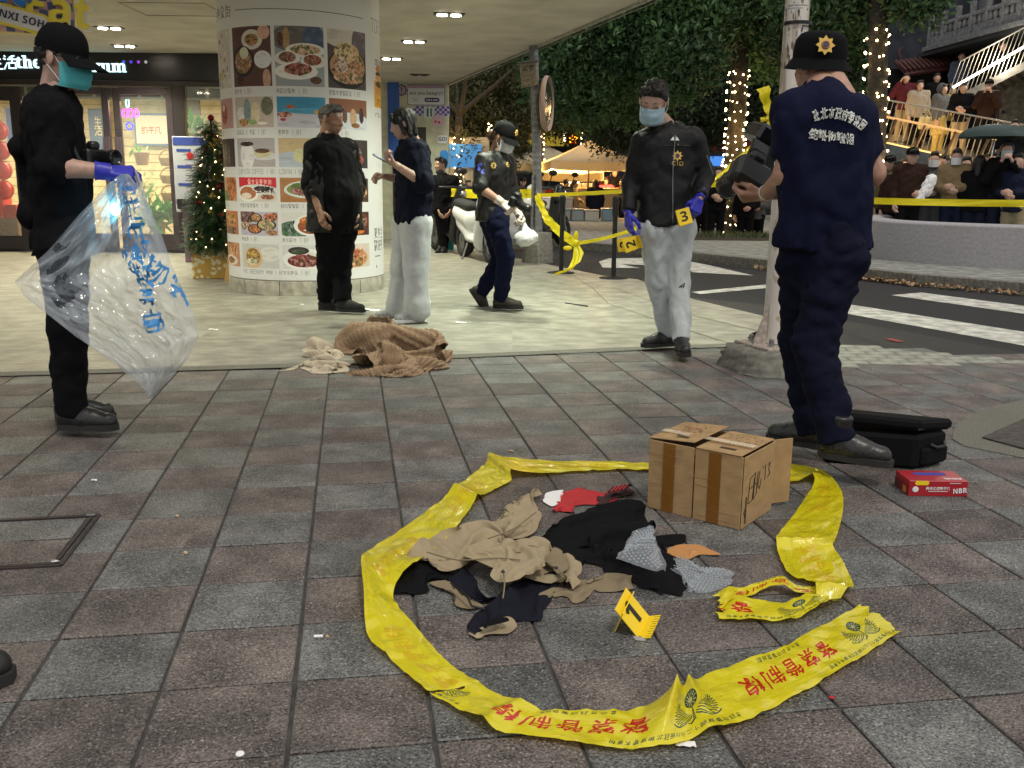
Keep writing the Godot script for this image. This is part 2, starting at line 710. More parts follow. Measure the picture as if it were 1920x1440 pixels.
	glow("bulb",Color(1.0,0.86,0.62),14.0)
	glow("downlight",Color(1.0,0.95,0.86),30.0)
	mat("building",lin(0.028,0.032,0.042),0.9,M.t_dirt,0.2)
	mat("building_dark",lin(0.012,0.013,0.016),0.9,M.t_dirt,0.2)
	var g:=mat("glass",Color(0.9,0.95,0.95,0.08),0.03)
	g.transparency = BaseMaterial3D.TRANSPARENCY_ALPHA
	var tp:=mat("tape",lin(0.80,0.69,0.012),0.2,null,1,M.n_crumple,0.25)
	tp.backlight_enabled = true
	tp.backlight = lin(0.5,0.4,0.02)
	mat("cardboard",lin(0.42,0.27,0.125),0.85,M.t_soft,3.0,M.n_cloth,0.2)
	mat("cardboard_edge",lin(0.22,0.14,0.06),0.9)

	mat("gloss_shoe",lin(0.013,0.013,0.014),0.38,null,1,M.n_cloth,0.3)
	mat("boot_brown",lin(0.045,0.038,0.028),0.7,M.t_dirt,5.0)
	mat("sneaker",lin(0.55,0.55,0.56),0.7,M.t_dirt,6.0)
	cloth("bomber",lin(0.007,0.0075,0.0095),0.62,0.2)
	cloth("navy_polo",lin(0.007,0.009,0.030),0.85,0.35)
	cloth("navy_black",lin(0.011,0.012,0.020),0.8,0.2)

# ---------------------------------------------------------------- brush strokes: runs of points on a 16 x 16 square, one hexadecimal digit per coordinate, y down
const STROKES:={
	"A": "0f70ef 3ada",
	"B": "0f00c0e3c707 07d8eacf0f",
	"C": "e2b040030c4fbfed",
	"E": "e0000fef 07b7",
	"F": "e0000f 07b7",
	"G": "e2b040030c4fbfefe898",
	"H": "000f e0ef 07e7",
	"I": "707f",
	"L": "000fef",
	"N": "0f00efe0",
	"O": "40b0e3ecbf4f0c0340",
	"R": "0f00c0e4c707 77ef",
	"S": "e2b0400357a7dbcf4f0d",
	"T": "00e0 707f",
	"U": "000c4fbfece0",
	"V": "007fe0",
	"Y": "0077e0 777f",
	"1": "43707f",
	"|": "707f",
	"K": "000f e007ef",
	"D": "0f00a0e4eaaf0f",
	"M": "0f0077e0ef",
	"X": "00ef e00f",
	"3": "0290e2e497 97e9ecbf4f0d",
	"2": "0340b0e40fef",
	"!": "707a 7e7f",
	"?": "0340b0e4779c 7e7f",
	"警": "0171 2003 5003 1326 147477 25565727 a083 93e3 d387 94e8 7879 1aea 4bbb 4cbc 4dbdbf4f4d",
	"察": "7081 1412e2d4 5326 4474 7437 5565 94d4 d498 a5d9 59a9 2bdb 7b7f6e 4d2f bddf",
	"管": "3013 2252 4244 9073 82d2 b2b4 7475 1715e5d7 474f 47b7ba4a 4cbcbf4f",
	"制": "2013 1282 0595 504f 18797d6d 181e a3ac e0efce",
	"線": "3013 1335 4216 1656 273f 182b 5a6b 9072 72e2e7 7276 74e4 77e7 a7af8e 79a98d d8aa aafe",
	"證": "2031 0262 1454 1656 18585b1b18 8173 73b3 d2f5 91b5 87f7 8adadc8c8a 9daf eddf 7fff",
	"物": "2024 1353 0868 303f 184a 8165 83e3dcbd a36a c37d",
	"袋": "4016 3237 62e2 8099e8d6 b0c1 7879 1aea 7a2f 494f6e 8aef cb9c",
	"活": "1021 0324 0f48 d072 54f4 a0a8 68e8ee6e68",
	"美": "4052 b092 23d3 35b5 07e7 7378 09f9 781f 89ef",
	"食": "7016 80f6 6273 47b7bd4d 4aba 474f6e 8bef",
	"街": "3013 4416 282f 5393 7178 5696 5a9a 787e 4e9e b3f3 b7f7 d7dfce",
	"臺": "0292 7074 2484 45b5b74745 28b8 1b9b 5a4d 3dcd 7b7f 1fef",
	"北": "505f 0565 0e5b 909eeeec 95e3",
	"市": "7072 13e3 3538 35b5bdad 353d 717f",
	"政": "0171 414e 4777 272e 0f7e b093 93f3 d3af 96ff",
	"府": "7072 13f3 132f 6648 5b6f 87f7 c5cf9e 999a",
	"局": "1111 11e1e515 111f 17e7ededce 39b9be3e39",
	"鑑": "5007 3282 2484 474e 1959 0e8d a0a6 a2f2 a4f4 a6f6 8868 9aeaef9f9a cafc",
	"識": "2031 0262 1454 1656 18585b1b18 7171 8191 73a3 65b5 87a7 8bab 858f c0df f8bf",
	"組": "3013 1335 4216 1656 273f 182b 5a6b 8181 81e1ef 818f 86e6 8aea 7fff",
	"善": "4052 b092 22d2 34b4 16e6 1282 7179 3839 b8a9 19e9 3bbb bbbf3f3b",
	"生": "3024 14d4 29d9 707f 0fff",
	"的": "3013 13636e1e13 1868 9173 92e2ecbd a6b8",
	"平": "11e1 3345 b395 08f8 717f",
	"凡": "212a0f 21b1bdefec 5668",
	"更": "11e1 3333 33c3c93933 36c6 717a3f 3aff",
	"多": "7036 32b26a 5485 8747 58c84f 7a9b",
	"歡": "0171 2003 5003 1454 1737 272f 1878 1b7b 1f7f 484f a083 92e2d4 b36f 97ff",
	"迎": "1122 0636394f 4eff 7162 626b8a 8181 91e1e9c8 919b",
	"水": "717f5e 3565 654d d386 76ff",
	"十": "07f7 707f",
	"二": "33c3 0dfd",
	"七": "08f6 505efeea",
	"行": "3013 4416 282f 73f3 77f7 c7cfad",
}

func glyph(ch: String) -> Array:
	# strokes as arrays of Vector2 in 0..1, y down
	var out:=[]
	if ch == " ": return out
	var known:=STROKES.values()
	for s in (STROKES.get(ch,known[27+ch.unicode_at(0)*7 % (known.size()-27)]) as String).split(" ",false):
		var run:=[]
		for i in range(0,s.length(),2): run.append(Vector2(s[i].hex_to_int(),s[i+1].hex_to_int())/15.0)
		out.append(run)
	return out

# lays a word of strokes as thin ribbons on a surface; at(Vector2) gives the point, x along the line in character widths, y down
func brush(m: MB,word: String,at: Callable,w:=0.09,step:=0.3) -> MB:
	var n:=0
	for ch in word:
		for run in glyph(ch):
			for i in run.size()-1:
				var a: Vector2 = run[i]
				var b: Vector2 = run[i+1]
				var d:=(b-a)
				if d.length() < 0.01: d = Vector2(0.05,0.05)
				var s:=Vector2(-d.y,d.x).normalized()*w/2
				var e:=d.normalized()*w/3
				a -= e
				b += e
				var parts:=maxi(1,int(ceil((b-a).length()/step)))
				var prev:=[]
				for k in parts+1:
					var q:=a.lerp(b,float(k)/parts)
					var off:=Vector2(n+q.x*0.88+0.06,q.y)
					var pr:=[m.p(at.call(off+s*Vector2(0.88,1))),m.p(at.call(off-s*Vector2(0.88,1)))]
					if k > 0: m.quad(prev[0],pr[0],pr[1],prev[1])
					prev = pr
		n += 1
	return m

func draw_line(im: Image,a: Vector2,b: Vector2,w: float,c: Color) -> void:
	var n:=maxi(1,int((b-a).length()/maxf(1.0,w*0.4)))
	var r:=int(maxf(1.0,w))
	for i in n+1:
		var q:=a.lerp(b,float(i)/n)
		im.fill_rect(Rect2i(int(q.x-r/2.0),int(q.y-r/2.0),r,r),c)

func draw_glyph(im: Image,ch: String,at: Vector2,sx: Vector2,sy: Vector2,w: float,c: Color) -> void:
	for run in glyph(ch):
		for i in run.size()-1:
			draw_line(im,at+sx*run[i].x+sy*run[i].y,at+sx*run[i+1].x+sy*run[i+1].y,w,c)

func ellipse(im: Image,c: Vector2,r: Vector2,col: Color,turn:=0.0) -> void:
	var big:=maxf(r.x,r.y)
	var cs:=cos(turn)
	var sn:=sin(turn)
	for y in range(int(c.y-big),int(c.y+big)+1):
		var run:=-1
		for x in range(int(c.x-big),int(c.x+big)+2):
			var d:=Vector2(x,y)-c
			var q:=Vector2(d.x*cs+d.y*sn,-d.x*sn+d.y*cs)/r
			if q.length_squared() <= 1.0:
				if run < 0: run = x
			elif run >= 0:
				im.fill_rect(Rect2i(run,y,x-run,1),col)
				run = -1

func letters(text: String,height: float,bold:=true,serif:=false,depth:=0.004) -> TextMesh:
	var t:=TextMesh.new()
	var f:=SystemFont.new()
	f.font_names = PackedStringArray(["Droid Serif" if serif else "Droid Sans"])
	f.font_weight = 700 if bold else 400
	t.font = f
	t.text = text
	t.font_size = 64
	t.pixel_size = height/46.0
	t.depth = depth
	t.curve_step = 2.0
	return t

# ---------------------------------------------------------------- the ground
func flat_poly(pts: Array,y: float) -> MB:
	# a level sheet from points in the ground plane
	var m:=MB.new()
	var q:=PackedVector2Array()
	for p in pts: q.append(Vector2(p.x,p.z))
	var t:=Geometry2D.triangulate_polygon(q)
	for s in q: m.p(Vector3(s.x,y,s.y))
	for i in range(0,t.size(),3):
		var c:=(q[t[i+1]]-q[t[i]]).cross(q[t[i+2]]-q[t[i]])
		if c < 0: m.tri(t[i],t[i+1],t[i+2])
		else: m.tri(t[i],t[i+2],t[i+1])
	return m

func slab(pts: Array,y: float,depth: float) -> MB:
	# a level slab with upright sides
	var q:=PackedVector2Array()
	for p in pts: q.append(Vector2(p.x,-p.z))
	return MB.new().poly(q,Transform3D(Basis(Vector3.RIGHT,-PI/2),Vector3(0,y,0)),depth)

func inside(p: Vector3,pts: Array) -> bool:
	var q:=PackedVector2Array()
	for s in pts: q.append(Vector2(s.x,s.z))
	return Geometry2D.is_point_in_polygon(Vector2(p.x,p.z),q)

func strip_along(path: Array,w: float,y: float) -> MB:
	var m:=MB.new()
	for i in path.size()-1:
		var a: Vector3 = path[i]
		var b: Vector3 = path[i+1]
		var s:=(b-a).cross(Vector3.UP).normalized()*w/2
		a.y = y
		b.y = y
		m.face(a-s,a+s,b+s,b-s)
	return m

func ground():
	var m:=MB.new()
	m.face(Vector3(-150,-0.03,60),Vector3(150,-0.03,60),Vector3(150,-0.03,-200),Vector3(-150,-0.03,-200))
	struct("road",m,M.asphalt)
	var strip: Array = [Vector3(-9,0,-3.14)]+[Vector3(-2.918,0.000,-5.347),Vector3(-1.356,0.000,-5.691),Vector3(-0.344,0.000,-6.056),Vector3(0.837,0.000,-6.407),Vector3(1.609,0.000,-6.650)]
	# pavement bed with a tile in every cell
	var bed:=struct("pavement",slab([Vector3(-9,0,4),Vector3(8,0,4),Vector3(8,0,-4.6)]+[Vector3(4.709,0.000,-5.773),Vector3(3.304,0.000,-6.089),Vector3(2.608,0.000,-6.165),Vector3(2.188,0.000,-6.381),Vector3(1.609,0.000,-6.650),Vector3(-0.344,0.000,-6.056),Vector3(-1.356,0.000,-5.691),Vector3(-2.918,0.000,-5.347)]+[Vector3(-9,0,-3.0)],-0.007,0.018),M.grout)
	var yaw:=0.1656
	var b:=Basis(Vector3.UP,yaw)
	var patch: Array = [Vector3(2.100,0.000,-4.398),Vector3(2.372,0.000,-4.702),Vector3(2.709,0.000,-4.947),Vector3(3.495,0.000,-5.396),Vector3(2.769,0.000,-3.557),Vector3(2.125,0.000,-3.827),Vector3(1.959,0.000,-4.009),Vector3(1.960,0.000,-4.123)]
	var cover: Array = [Vector3(-2.088,0.000,-2.892),Vector3(-1.370,0.000,-3.028),Vector3(-1.300,0.000,-2.600),Vector3(-1.919,0.000,-2.486)]
	var pale: Array = [Vector3(1.615,0.000,-6.518),Vector3(2.290,0.000,-6.692),Vector3(2.559,0.000,-6.686),Vector3(2.726,0.000,-6.455),Vector3(2.949,0.000,-6.302),Vector3(3.334,0.000,-6.147),Vector3(4.369,0.000,-5.756),Vector3(4.382,0.000,-5.773),Vector3(3.264,0.000,-6.012),Vector3(2.507,0.000,-5.917),Vector3(2.015,0.000,-5.855),Vector3(1.580,0.000,-5.814),Vector3(1.517,0.000,-6.103)]
	var cells:=[]
	for j in range(-9,17):
		for i in range(-16,22):
			var c:=Vector3(-1.0,0,-5.073)+b*Vector3((i+0.5)*0.2904,0,(j+0.5)*0.2861)
			if c.z > -1.2 or c.x < -4.4 or c.x > 4.4: continue
			var d:=-c.z
			if absf(c.x) > d*0.56+0.35: continue
			# beyond the edging lies the plaza
			var e:=-INF
			for k in strip.size()-1:
				if c.x >= strip[k].x and c.x <= strip[k+1].x: e = lerpf(strip[k].z,strip[k+1].z,(c.x-strip[k].x)/(strip[k+1].x-strip[k].x))
			if c.x > strip[-1].x: e = -6.75+(c.x-1.6)*0.25
			if c.z < e-0.05: continue
			cells.append([c,i,j])
	cells.sort_custom(func(x,y): return (x[0] as Vector3).z > (y[0] as Vector3).z)
	var tile:=MB.new().box(Vector3(0,-0.012,0),Vector3(0.2825,0.024,0.2785),Basis.IDENTITY,0.003).mesh()
	var rest:=MB.new()
	var n:=0
	for cc in cells:
		var i: int = cc[1]
		var j: int = cc[2]
		var t:=Transform3D(b*Basis.from_euler(Vector3(rng.randf_range(-0.004,0.004),rng.randf_range(-0.004,0.004),rng.randf_range(-0.004,0.004))),cc[0]+Vector3(rng.randf_range(-0.001,0.001),rng.randf_range(-0.0012,0.0008),0))
		var red:=(i+j) & 1 == 1
		if rng.randf() < 0.03: red = not red
		if n < 300:
			obj("paving_tile",tile,M["tile_%s_%d" % ["red" if red else "grey",rng.randi() % 3]],bed,t)
		else:
			rest.box(t.origin+Vector3(0,-0.012,0),Vector3(0.2825,0.024,0.2785),t.basis)
		n += 1
	if rest.v.size():
		var far:=obj("far_paving_tiles",rest,M.tile_grey_1,bed)
		far.set_meta("kind","stuff")
	print("tiles ",n)
	# plaza floor under the canopy, with its washed-pebble edging and saw-cut joints
	var pz: Array = [Vector3(-2.942,0.000,-5.393),Vector3(-1.372,0.000,-5.760),Vector3(-0.348,0.000,-6.114),Vector3(0.845,0.000,-6.472),Vector3(1.604,0.000,-6.628),Vector3(2.016,0.000,-6.630),Vector3(2.325,0.000,-6.810),Vector3(2.137,0.000,-8.175),Vector3(1.763,0.000,-9.332),Vector3(1.457,0.000,-11.244),Vector3(1.101,0.000,-11.665),Vector3(0.606,0.000,-12.885),Vector3(0.213,0.000,-13.912),Vector3(-0.529,0.000,-15.306)]
	struct("plaza",slab(pz+[Vector3(-1.0,0,-19.0),Vector3(-2.4,0,-20.0),Vector3(-20,0,-20),Vector3(-20,0,0),Vector3(-9,0,-3.0)],0.002,0.03),M.plaza)
	struct("pebble_edging",strip_along([Vector3(-9,0,-3.07)]+[Vector3(-2.910,0.000,-5.332),Vector3(-1.352,0.000,-5.674),Vector3(-0.344,0.000,-6.056),Vector3(0.837,0.000,-6.407),Vector3(1.599,0.000,-6.605)],0.13,0.006),M.washed)
	for q in [[Vector3(0.705,0.000,-11.760),Vector3(0.847,0.000,-10.260),Vector3(0.886,0.000,-8.884),Vector3(1.345,0.000,-7.276),Vector3(1.599,0.000,-6.452)],[Vector3(1.078,0.000,-10.282),Vector3(1.509,0.000,-8.196),Vector3(2.070,0.000,-6.818)],[Vector3(-0.429,0.000,-7.549),Vector3(1.272,0.000,-6.863)]]:
		struct("floor_joint",strip_along(q,0.012,0.0065),M.joint)
	# worn asphalt ramp between plaza and road, and the band of small pale tiles
	struct("worn_kerb_ramp",flat_poly([Vector3(1.755,-0.008,-9.578),Vector3(2.353,-0.008,-9.027),Vector3(2.769,-0.008,-8.048),Vector3(3.498,-0.008,-6.461),Vector3(3.741,-0.008,-5.900),Vector3(3.348,-0.008,-6.172),Vector3(2.995,-0.008,-6.309),Vector3(2.814,-0.008,-6.463),Vector3(2.467,-0.008,-6.615),Vector3(2.318,-0.008,-6.787),Vector3(2.135,-0.008,-8.166)],-0.008),M.old_asphalt)
	for q in [[Vector3(1.719,0,-8.212),Vector3(2.022,0,-7.721)],[Vector3(1.737,0,-8.079),Vector3(1.921,0,-7.806)],[Vector3(2.772,0,-7.007),Vector3(2.818,0,-6.864)]]:
		struct("worn_red_line",strip_along(q,0.07,-0.002),M.red_paint)
	var pb:=struct("pale_tile_band",slab(pale,0.001,0.02),M.joint)
	var pt:=MB.new().box(Vector3(0,-0.008,0),Vector3(0.186,0.02,0.118),Basis.IDENTITY,0.002).mesh()
	var cnt:=0
	for j in 12:
		for i in 34:
			var p:=Vector3(1.498,0,-6.026)+Basis(Vector3.UP,-0.05)*Vector3((i+(0.5 if j % 2 else 0.0))*0.19,0,-(j-1)*0.122)
			if inside(p,pale) and cnt < 300:
				cnt += 1
				obj("small_tile",pt,M.pale_tile,pb,Transform3D(Basis(Vector3.UP,-0.05),p+Vector3(0,0.003+rng.randf_range(-0.001,0.001),0)))
	# round pebble-washed patch with a dark plate, at the right
	struct("pebble_patch",slab(patch,0.004,0.01),M.washed)
	# road markings
	for q in [[Vector3(3.239,-0.030,-9.315),Vector3(4.079,-0.030,-7.570),Vector3(4.636,-0.030,-6.363),Vector3(4.170,-0.030,-5.697),Vector3(3.723,-0.030,-6.888),Vector3(2.980,-0.030,-8.633)],[Vector3(3.995,-0.030,-10.102),Vector3(4.430,-0.030,-10.390),Vector3(4.974,-0.030,-9.289),Vector3(5.656,-0.030,-7.817),Vector3(5.276,-0.030,-7.275),Vector3(4.661,-0.030,-8.688)],[Vector3(5.324,-0.030,-10.957),Vector3(5.799,-0.030,-11.233),Vector3(6.697,-0.030,-9.304),Vector3(6.274,-0.030,-8.700),Vector3(5.574,-0.030,-10.441)]]:
		struct("crosswalk_stripe",flat_poly(q,-0.026),M.road_paint)
	struct("stop_line",flat_poly([Vector3(1.903,-0.030,-10.215),Vector3(4.918,-0.030,-12.754),Vector3(5.044,-0.030,-12.397),Vector3(1.963,-0.030,-10.021)],-0.026),M.road_paint)
	var arrow:=[Vector3(1.257,-0.030,-14.128),Vector3(1.459,-0.030,-14.756),Vector3(2.005,-0.030,-14.933),Vector3(2.612,-0.030,-14.395),Vector3(2.759,-0.030,-13.843),Vector3(3.052,-0.030,-12.186),Vector3(2.339,-0.030,-12.549),Vector3(2.398,-0.030,-13.190),Vector3(1.797,-0.030,-13.637),Vector3(1.539,-0.030,-13.696),Vector3(1.729,-0.030,-13.113),Vector3(1.223,-0.030,-13.138)]
	struct("road_arrow",flat_poly(arrow,-0.026),M.road_paint)
	struct("red_kerb_line",strip_along([Vector3(-1.052,-0.030,-23.053),Vector3(0.566,-0.030,-19.638),Vector3(1.945,-0.030,-17.408),Vector3(2.940,-0.030,-15.847),Vector3(3.748,-0.030,-14.537),Vector3(4.761,-0.030,-13.050),Vector3(5.141,-0.030,-12.553)],0.10,-0.0255),M.red_paint)
	# the pavement across the road, with a raised kerb
	struct("far_pavement",slab([Vector3(-1.727,0.100,-21.958),Vector3(-0.245,0.100,-19.452),Vector3(0.515,0.100,-17.888),Vector3(1.781,0.100,-15.943),Vector3(2.683,0.100,-14.469),Vector3(3.411,0.100,-13.239),Vector3(4.350,0.100,-11.929),Vector3(4.707,0.100,-11.192),Vector3(5.484,0.100,-10.299),Vector3(6.492,0.100,-8.694)]+[Vector3(40,0,-8),Vector3(60,0,-70),Vector3(-12,0,-70),Vector3(-12,0,-24)],0.1,0.14),M.walk)
	var kerb:=MB.new()
	var kp: Array = [Vector3(-1.727,0.100,-21.958),Vector3(-0.245,0.100,-19.452),Vector3(0.515,0.100,-17.888),Vector3(1.781,0.100,-15.943),Vector3(2.683,0.100,-14.469),Vector3(3.411,0.100,-13.239),Vector3(4.350,0.100,-11.929),Vector3(4.707,0.100,-11.192),Vector3(5.484,0.100,-10.299),Vector3(6.492,0.100,-8.694)]
	var kn:=Node3D.new()
	kn.name = "far_kerb"
	kn.set_meta("kind","structure")
	add_child(kn)
	for i in kp.size()-1:
		var a: Vector3 = kp[i]
		var c: Vector3 = kp[i+1]
		var parts:=maxi(1,int(a.distance_to(c)/1.0))
		for s in parts:
			var p0:=a.lerp(c,float(s)/parts)
			var p1:=a.lerp(c,float(s+1)/parts)
			var d:=p1-p0
			obj("kerbstone",MB.new().box(Vector3.ZERO,Vector3(d.length()-0.012,0.15,0.16),Basis.IDENTITY,0.008),M.concrete,kn,Transform3D(Basis(Vector3.UP,-atan2(d.z,d.x)),(p0+p1)/2+Vector3(0,-0.068,0)+d.cross(Vector3.UP).normalized()*-0.02))
	# fallen leaves in the gutter
	var lf:=MB.new()
	for i in 420:
		var f:=rng.randf()
		var k:=5+int(f*3)
		var p: Vector3 = (kp[k] as Vector3).lerp(kp[k+1],f*3-int(f*3))
		p += Vector3(rng.randfn()*0.04-0.10,-0.115+rng.randf()*0.03,rng.randfn()*0.05+0.10)
		var bb:=Basis.from_euler(Vector3(rng.randfn()*0.5,rng.randf()*TAU,rng.randfn()*0.5))*rng.randf_range(0.015,0.04)
		lf.face(p+bb*Vector3(-1,0,0.5),p+bb*Vector3(0,0,0.8),p+bb*Vector3(1,0.2,0),p+bb*Vector3(0,0.1,-0.7))
	tag(obj("gutter_leaves",lf,mat("dry_leaf",lin(0.34,0.22,0.12),0.8)),"drift of dry leaves lying along the gutter of the far kerb","leaves","","stuff")
	# low curved wall of speckled granite
	var wall:=MB.new()
	var path: Array = [Vector3(6.9,0.1,-16.4),Vector3(6.25,0.1,-15.9),Vector3(5.86,0.1,-15.39),Vector3(5.62,0.1,-14.4),Vector3(5.58,0.1,-13.5),Vector3(5.96,0.1,-12.84),Vector3(6.55,0.1,-12.34),Vector3(8.0,0.1,-11.4),Vector3(10.5,0.1,-10.2)]
	var cv:=Curve3D.new()
	for i in path.size():
		var t: Vector3 = (path[mini(i+1,path.size()-1)]-path[maxi(i-1,0)])/6.0
		cv.add_point(path[i],-t,t)
	var pts:=cv.tessellate_even_length(5,0.12)
	var prof:=[Vector2(0,-0.02),Vector2(0.02,0.34),Vector2(0.03,0.47),Vector2(0.06,0.52),Vector2(0.12,0.54),Vector2(0.42,0.54),Vector2(0.46,0.5),Vector2(0.46,-0.02)]
	for i in pts.size():
		var d:=(pts[mini(i+1,pts.size()-1)]-pts[maxi(i-1,0)]).normalized()
		var s:=Vector3.UP.cross(d)
		for q in prof: wall.p(pts[i]-s*q.x+Vector3(0,q.y,0))
	for i in pts.size()-1:
		for k in prof.size()-1:
			var a:=i*prof.size()+k
			wall.quad(a,a+prof.size(),a+prof.size()+1,a+1)
	tag(obj("planter_wall",wall,M.granite),"low curved wall of speckled grey granite in front of the crowd","wall")
	# steel access cover filled with paving, at the left
	var ac:=thing("access_cover","square access cover set flush in the paving, dark steel frame","cover")
	for o in 2:
		var edge:=MB.new()
		var cc:=Vector3.ZERO
		for p in cover: cc += p/4.0
		for i in 4:
			var a: Vector3 = cover[i].lerp(cc,o*0.055)
			var c: Vector3 = cover[(i+1) % 4].lerp(cc,o*0.055)
			var d:=c-a
			edge.box((a+c)/2+Vector3(0,0.0025+o*0.001,0),Vector3(d.length(),0.007,0.010),Basis(Vector3.UP,-atan2(d.z,d.x)))
		obj("steel_frame",edge,M.dark_metal,ac)
	for k in 2:
		var q:=[]
		for p in [[0.0,k*0.5+0.015],[1.0,k*0.5+0.015],[1.0,k*0.5+0.485],[0.0,k*0.5+0.485]]:
			q.append((cover[0] as Vector3).lerp(cover[1],0.04+p[0]*0.915).lerp((cover[3] as Vector3).lerp(cover[2],0.04+p[0]*0.915),0.05+p[1]*0.9))
		obj("paving_inlay",slab(q,0.0045,0.004),M.tile_grey_1 if k == 0 else M.tile_red_1,ac)
	obj("lift_pin",MB.new().box(Vector3(-1.326,0,-2.623)+Vector3(0,0.006,0),Vector3(0.022,0.006,0.012),Basis(Vector3.UP,0.3),0.002),M.chrome,ac)
	obj("lift_pin",MB.new().box(Vector3(-1.394,0,-3.017)+Vector3(0,0.006,0),Vector3(0.03,0.006,0.010),Basis(Vector3.UP,0.1),0.002),M.steel,ac)
	tag(obj("ground_plate",slab([Vector3(2.097,0.000,-4.129),Vector3(2.468,0.000,-4.485),Vector3(3.272,0.000,-5.037),Vector3(2.699,0.000,-3.928),Vector3(2.190,0.000,-3.950)],0.012,0.01),mat("plate",lin(0.10,0.085,0.075),0.8,M.t_dirt,3.0,M.n_cloth,0.6)),"dark brown ribbed plate lying in the pebble patch","plate")

# ---------------------------------------------------------------- canopy with its downlights
const SOFFIT:=2.9

func canopy():
	# soffit edge runs from the far end wall obliquely towards the viewer's right
	var e0:=Vector3(-1.24,SOFFIT,-18.8)
	var dir:=Vector3(0.2833,0,0.959)
	var e1:=e0+dir*13.4
	var rootc:=thing("canopy","broad flat canopy with a pale soffit projecting over the plaza","canopy")
	obj("soffit",slab([e0,e1,Vector3(-9,0,-2.6),Vector3(-20,0,-2.6),Vector3(-20,0,-19.4),Vector3(-1.42,0,-19.4)],SOFFIT+0.22,0.22),M.soffit,rootc)
	var rim:=MB.new()
	var side:=dir.cross(Vector3.UP)
	for s in 9:
		var a:=e0+dir*(s*1.49-0.2)
		var b:=a+dir*1.48
		rim.box((a+b)/2+Vector3(0,0.07,0)+side*0.02,Vector3(0.05,0.20,1.48),Basis(Vector3.UP,atan2(dir.x,dir.z)),0.006)
	obj("edge_trim",rim,mat("trim",lin(0.42,0.40,0.35),0.5,M.t_dirt,1.0),rootc)
	obj("seam",MB.new().box((e0+e1)/2-side*0.13+Vector3(0,-0.002,0),Vector3(0.010,0.008,13.2),Basis(Vector3.UP,atan2(dir.x,dir.z))),M.joint,rootc)
	var hatch:=MB.new()
	var h0:=Vector3(-3.7,SOFFIT-0.002,-11.0)
	for q in [[Vector3(0,0,-0.4),Vector3(0.9,0.006,0.008)],[Vector3(0,0,0.4),Vector3(0.9,0.006,0.008)],[Vector3(-0.45,0,0),Vector3(0.008,0.006,0.8)],[Vector3(0.45,0,0),Vector3(0.008,0.006,0.8)]]: hatch.box(h0+q[0],q[1])
	obj("access_hatch",hatch,M.joint,rootc)
	# twin downlights recessed in the soffit, each with its own lamps
	var frame:=MB.new().box(Vector3(0,0.004,0),Vector3(0.34,0.03,0.15),Basis.IDENTITY,0.004)
	var lens:=MB.new().lathe([Vector2(0.0,0.0),Vector2(0.052,0.0),Vector2(0.056,0.008)],16)
	lens = MB.new().add(lens)
	var proto: Node3D
	var spots:=[Vector3(-0.73,0,-11.1),Vector3(-1.33,0,-13.2),Vector3(-1.85,0,-15.0),Vector3(-1.64,0,-17.2),Vector3(-4.95,0,-12.3),Vector3(-5.4,0,-13.9),
		Vector3(-0.2,0,-9.0),Vector3(-3.0,0,-7.7),Vector3(-5.2,0,-10.1),Vector3(-6.6,0,-8.3),Vector3(0.35,0,-7.7)]
	var where:=["nearest the open edge","halfway to the end wall","beside the column's top","dark, in front of the end wall","nearer of the two before the shop sign","closest to the shop sign","above the walking woman","in front of the column","left of the column","at the far left","over the tiles' edge"]
	for i in spots.size():
		var o: Node3D
		if i == 0:
			o = thing("ceiling_downlight","","downlight",Vector3.ZERO,0,"downlights in the canopy soffit")
			obj("frame",frame,M.black_plastic,o)
			for s in [-0.075,0.075]: obj("lamp",lens,M.downlight,o,Transform3D(Basis(Vector3.RIGHT,PI),Vector3(s,-0.014,0)))
			proto = o
		else: o = dup(proto,Vector3.ZERO,0)
		o.position = spots[i]+Vector3(0,SOFFIT,0)
		o.rotation.y = 0.12
		o.set_meta("label","twin recessed downlight in the soffit, "+where[i])
		if i == 3:
			for c in o.get_children(): if str(c.name).begins_with("lamp"): c.material_override = M.black_plastic
			continue
		var l:=SpotLight3D.new()
		l.name = "downlight_lamp"
		l.light_energy = [4.4,3.6,3.2,0.0,2.0,2.6,4.6,3.2,2.0,1.5,4.4][i]
		l.light_color = Color(1.0,0.94,0.82) if i not in [0,6,10] else Color(0.96,1.0,0.90)
		l.light_size = 0.07
		l.spot_angle = 62.0
		l.spot_angle_attenuation = 0.9
		l.spot_range = 12.0
		l.spot_attenuation = 2.0
		l.shadow_enabled = true
		l.rotation.x = -PI/2
		l.position = Vector3(0,-0.03,0)
		o.add_child(l,true)
	# hanging festival sign at the top left
	var s:=thing("hanging_food_sign","colourful hanging sign with bubble letters and a yellow name plate","sign",Vector3(-4.171,2.458,-8.6),0.42)
	s.scale = Vector3.ONE*0.82
	obj("board",MB.new().box(Vector3(-0.1,0.25,0),Vector3(1.15,0.9,0.10),Basis.IDENTITY,0.01),mat("sign_board",lin(0.62,0.50,0.16),0.5),s)
	var ck:=MB.new()
	var ck2:=MB.new()
	for i in 14:
		for j in 8:
			var q:=ck if (i+j) % 2 else ck2
			q.box(Vector3(-0.62+i*0.08,-0.15+j*0.08,0.053),Vector3(0.08,0.08,0.004))
	obj("check_print",ck,mat("pink_print",lin(0.75,0.46,0.50),0.5),s)
	obj("check_print",ck2,mat("indigo_print",lin(0.10,0.14,0.36),0.5),s)
	var blue:=mat("blue_print",lin(0.02,0.22,0.75),0.4)
	var yel:=mat("yellow_print",lin(0.85,0.70,0.05),0.4)
	var grn:=mat("green_print",lin(0.05,0.30,0.16),0.4)
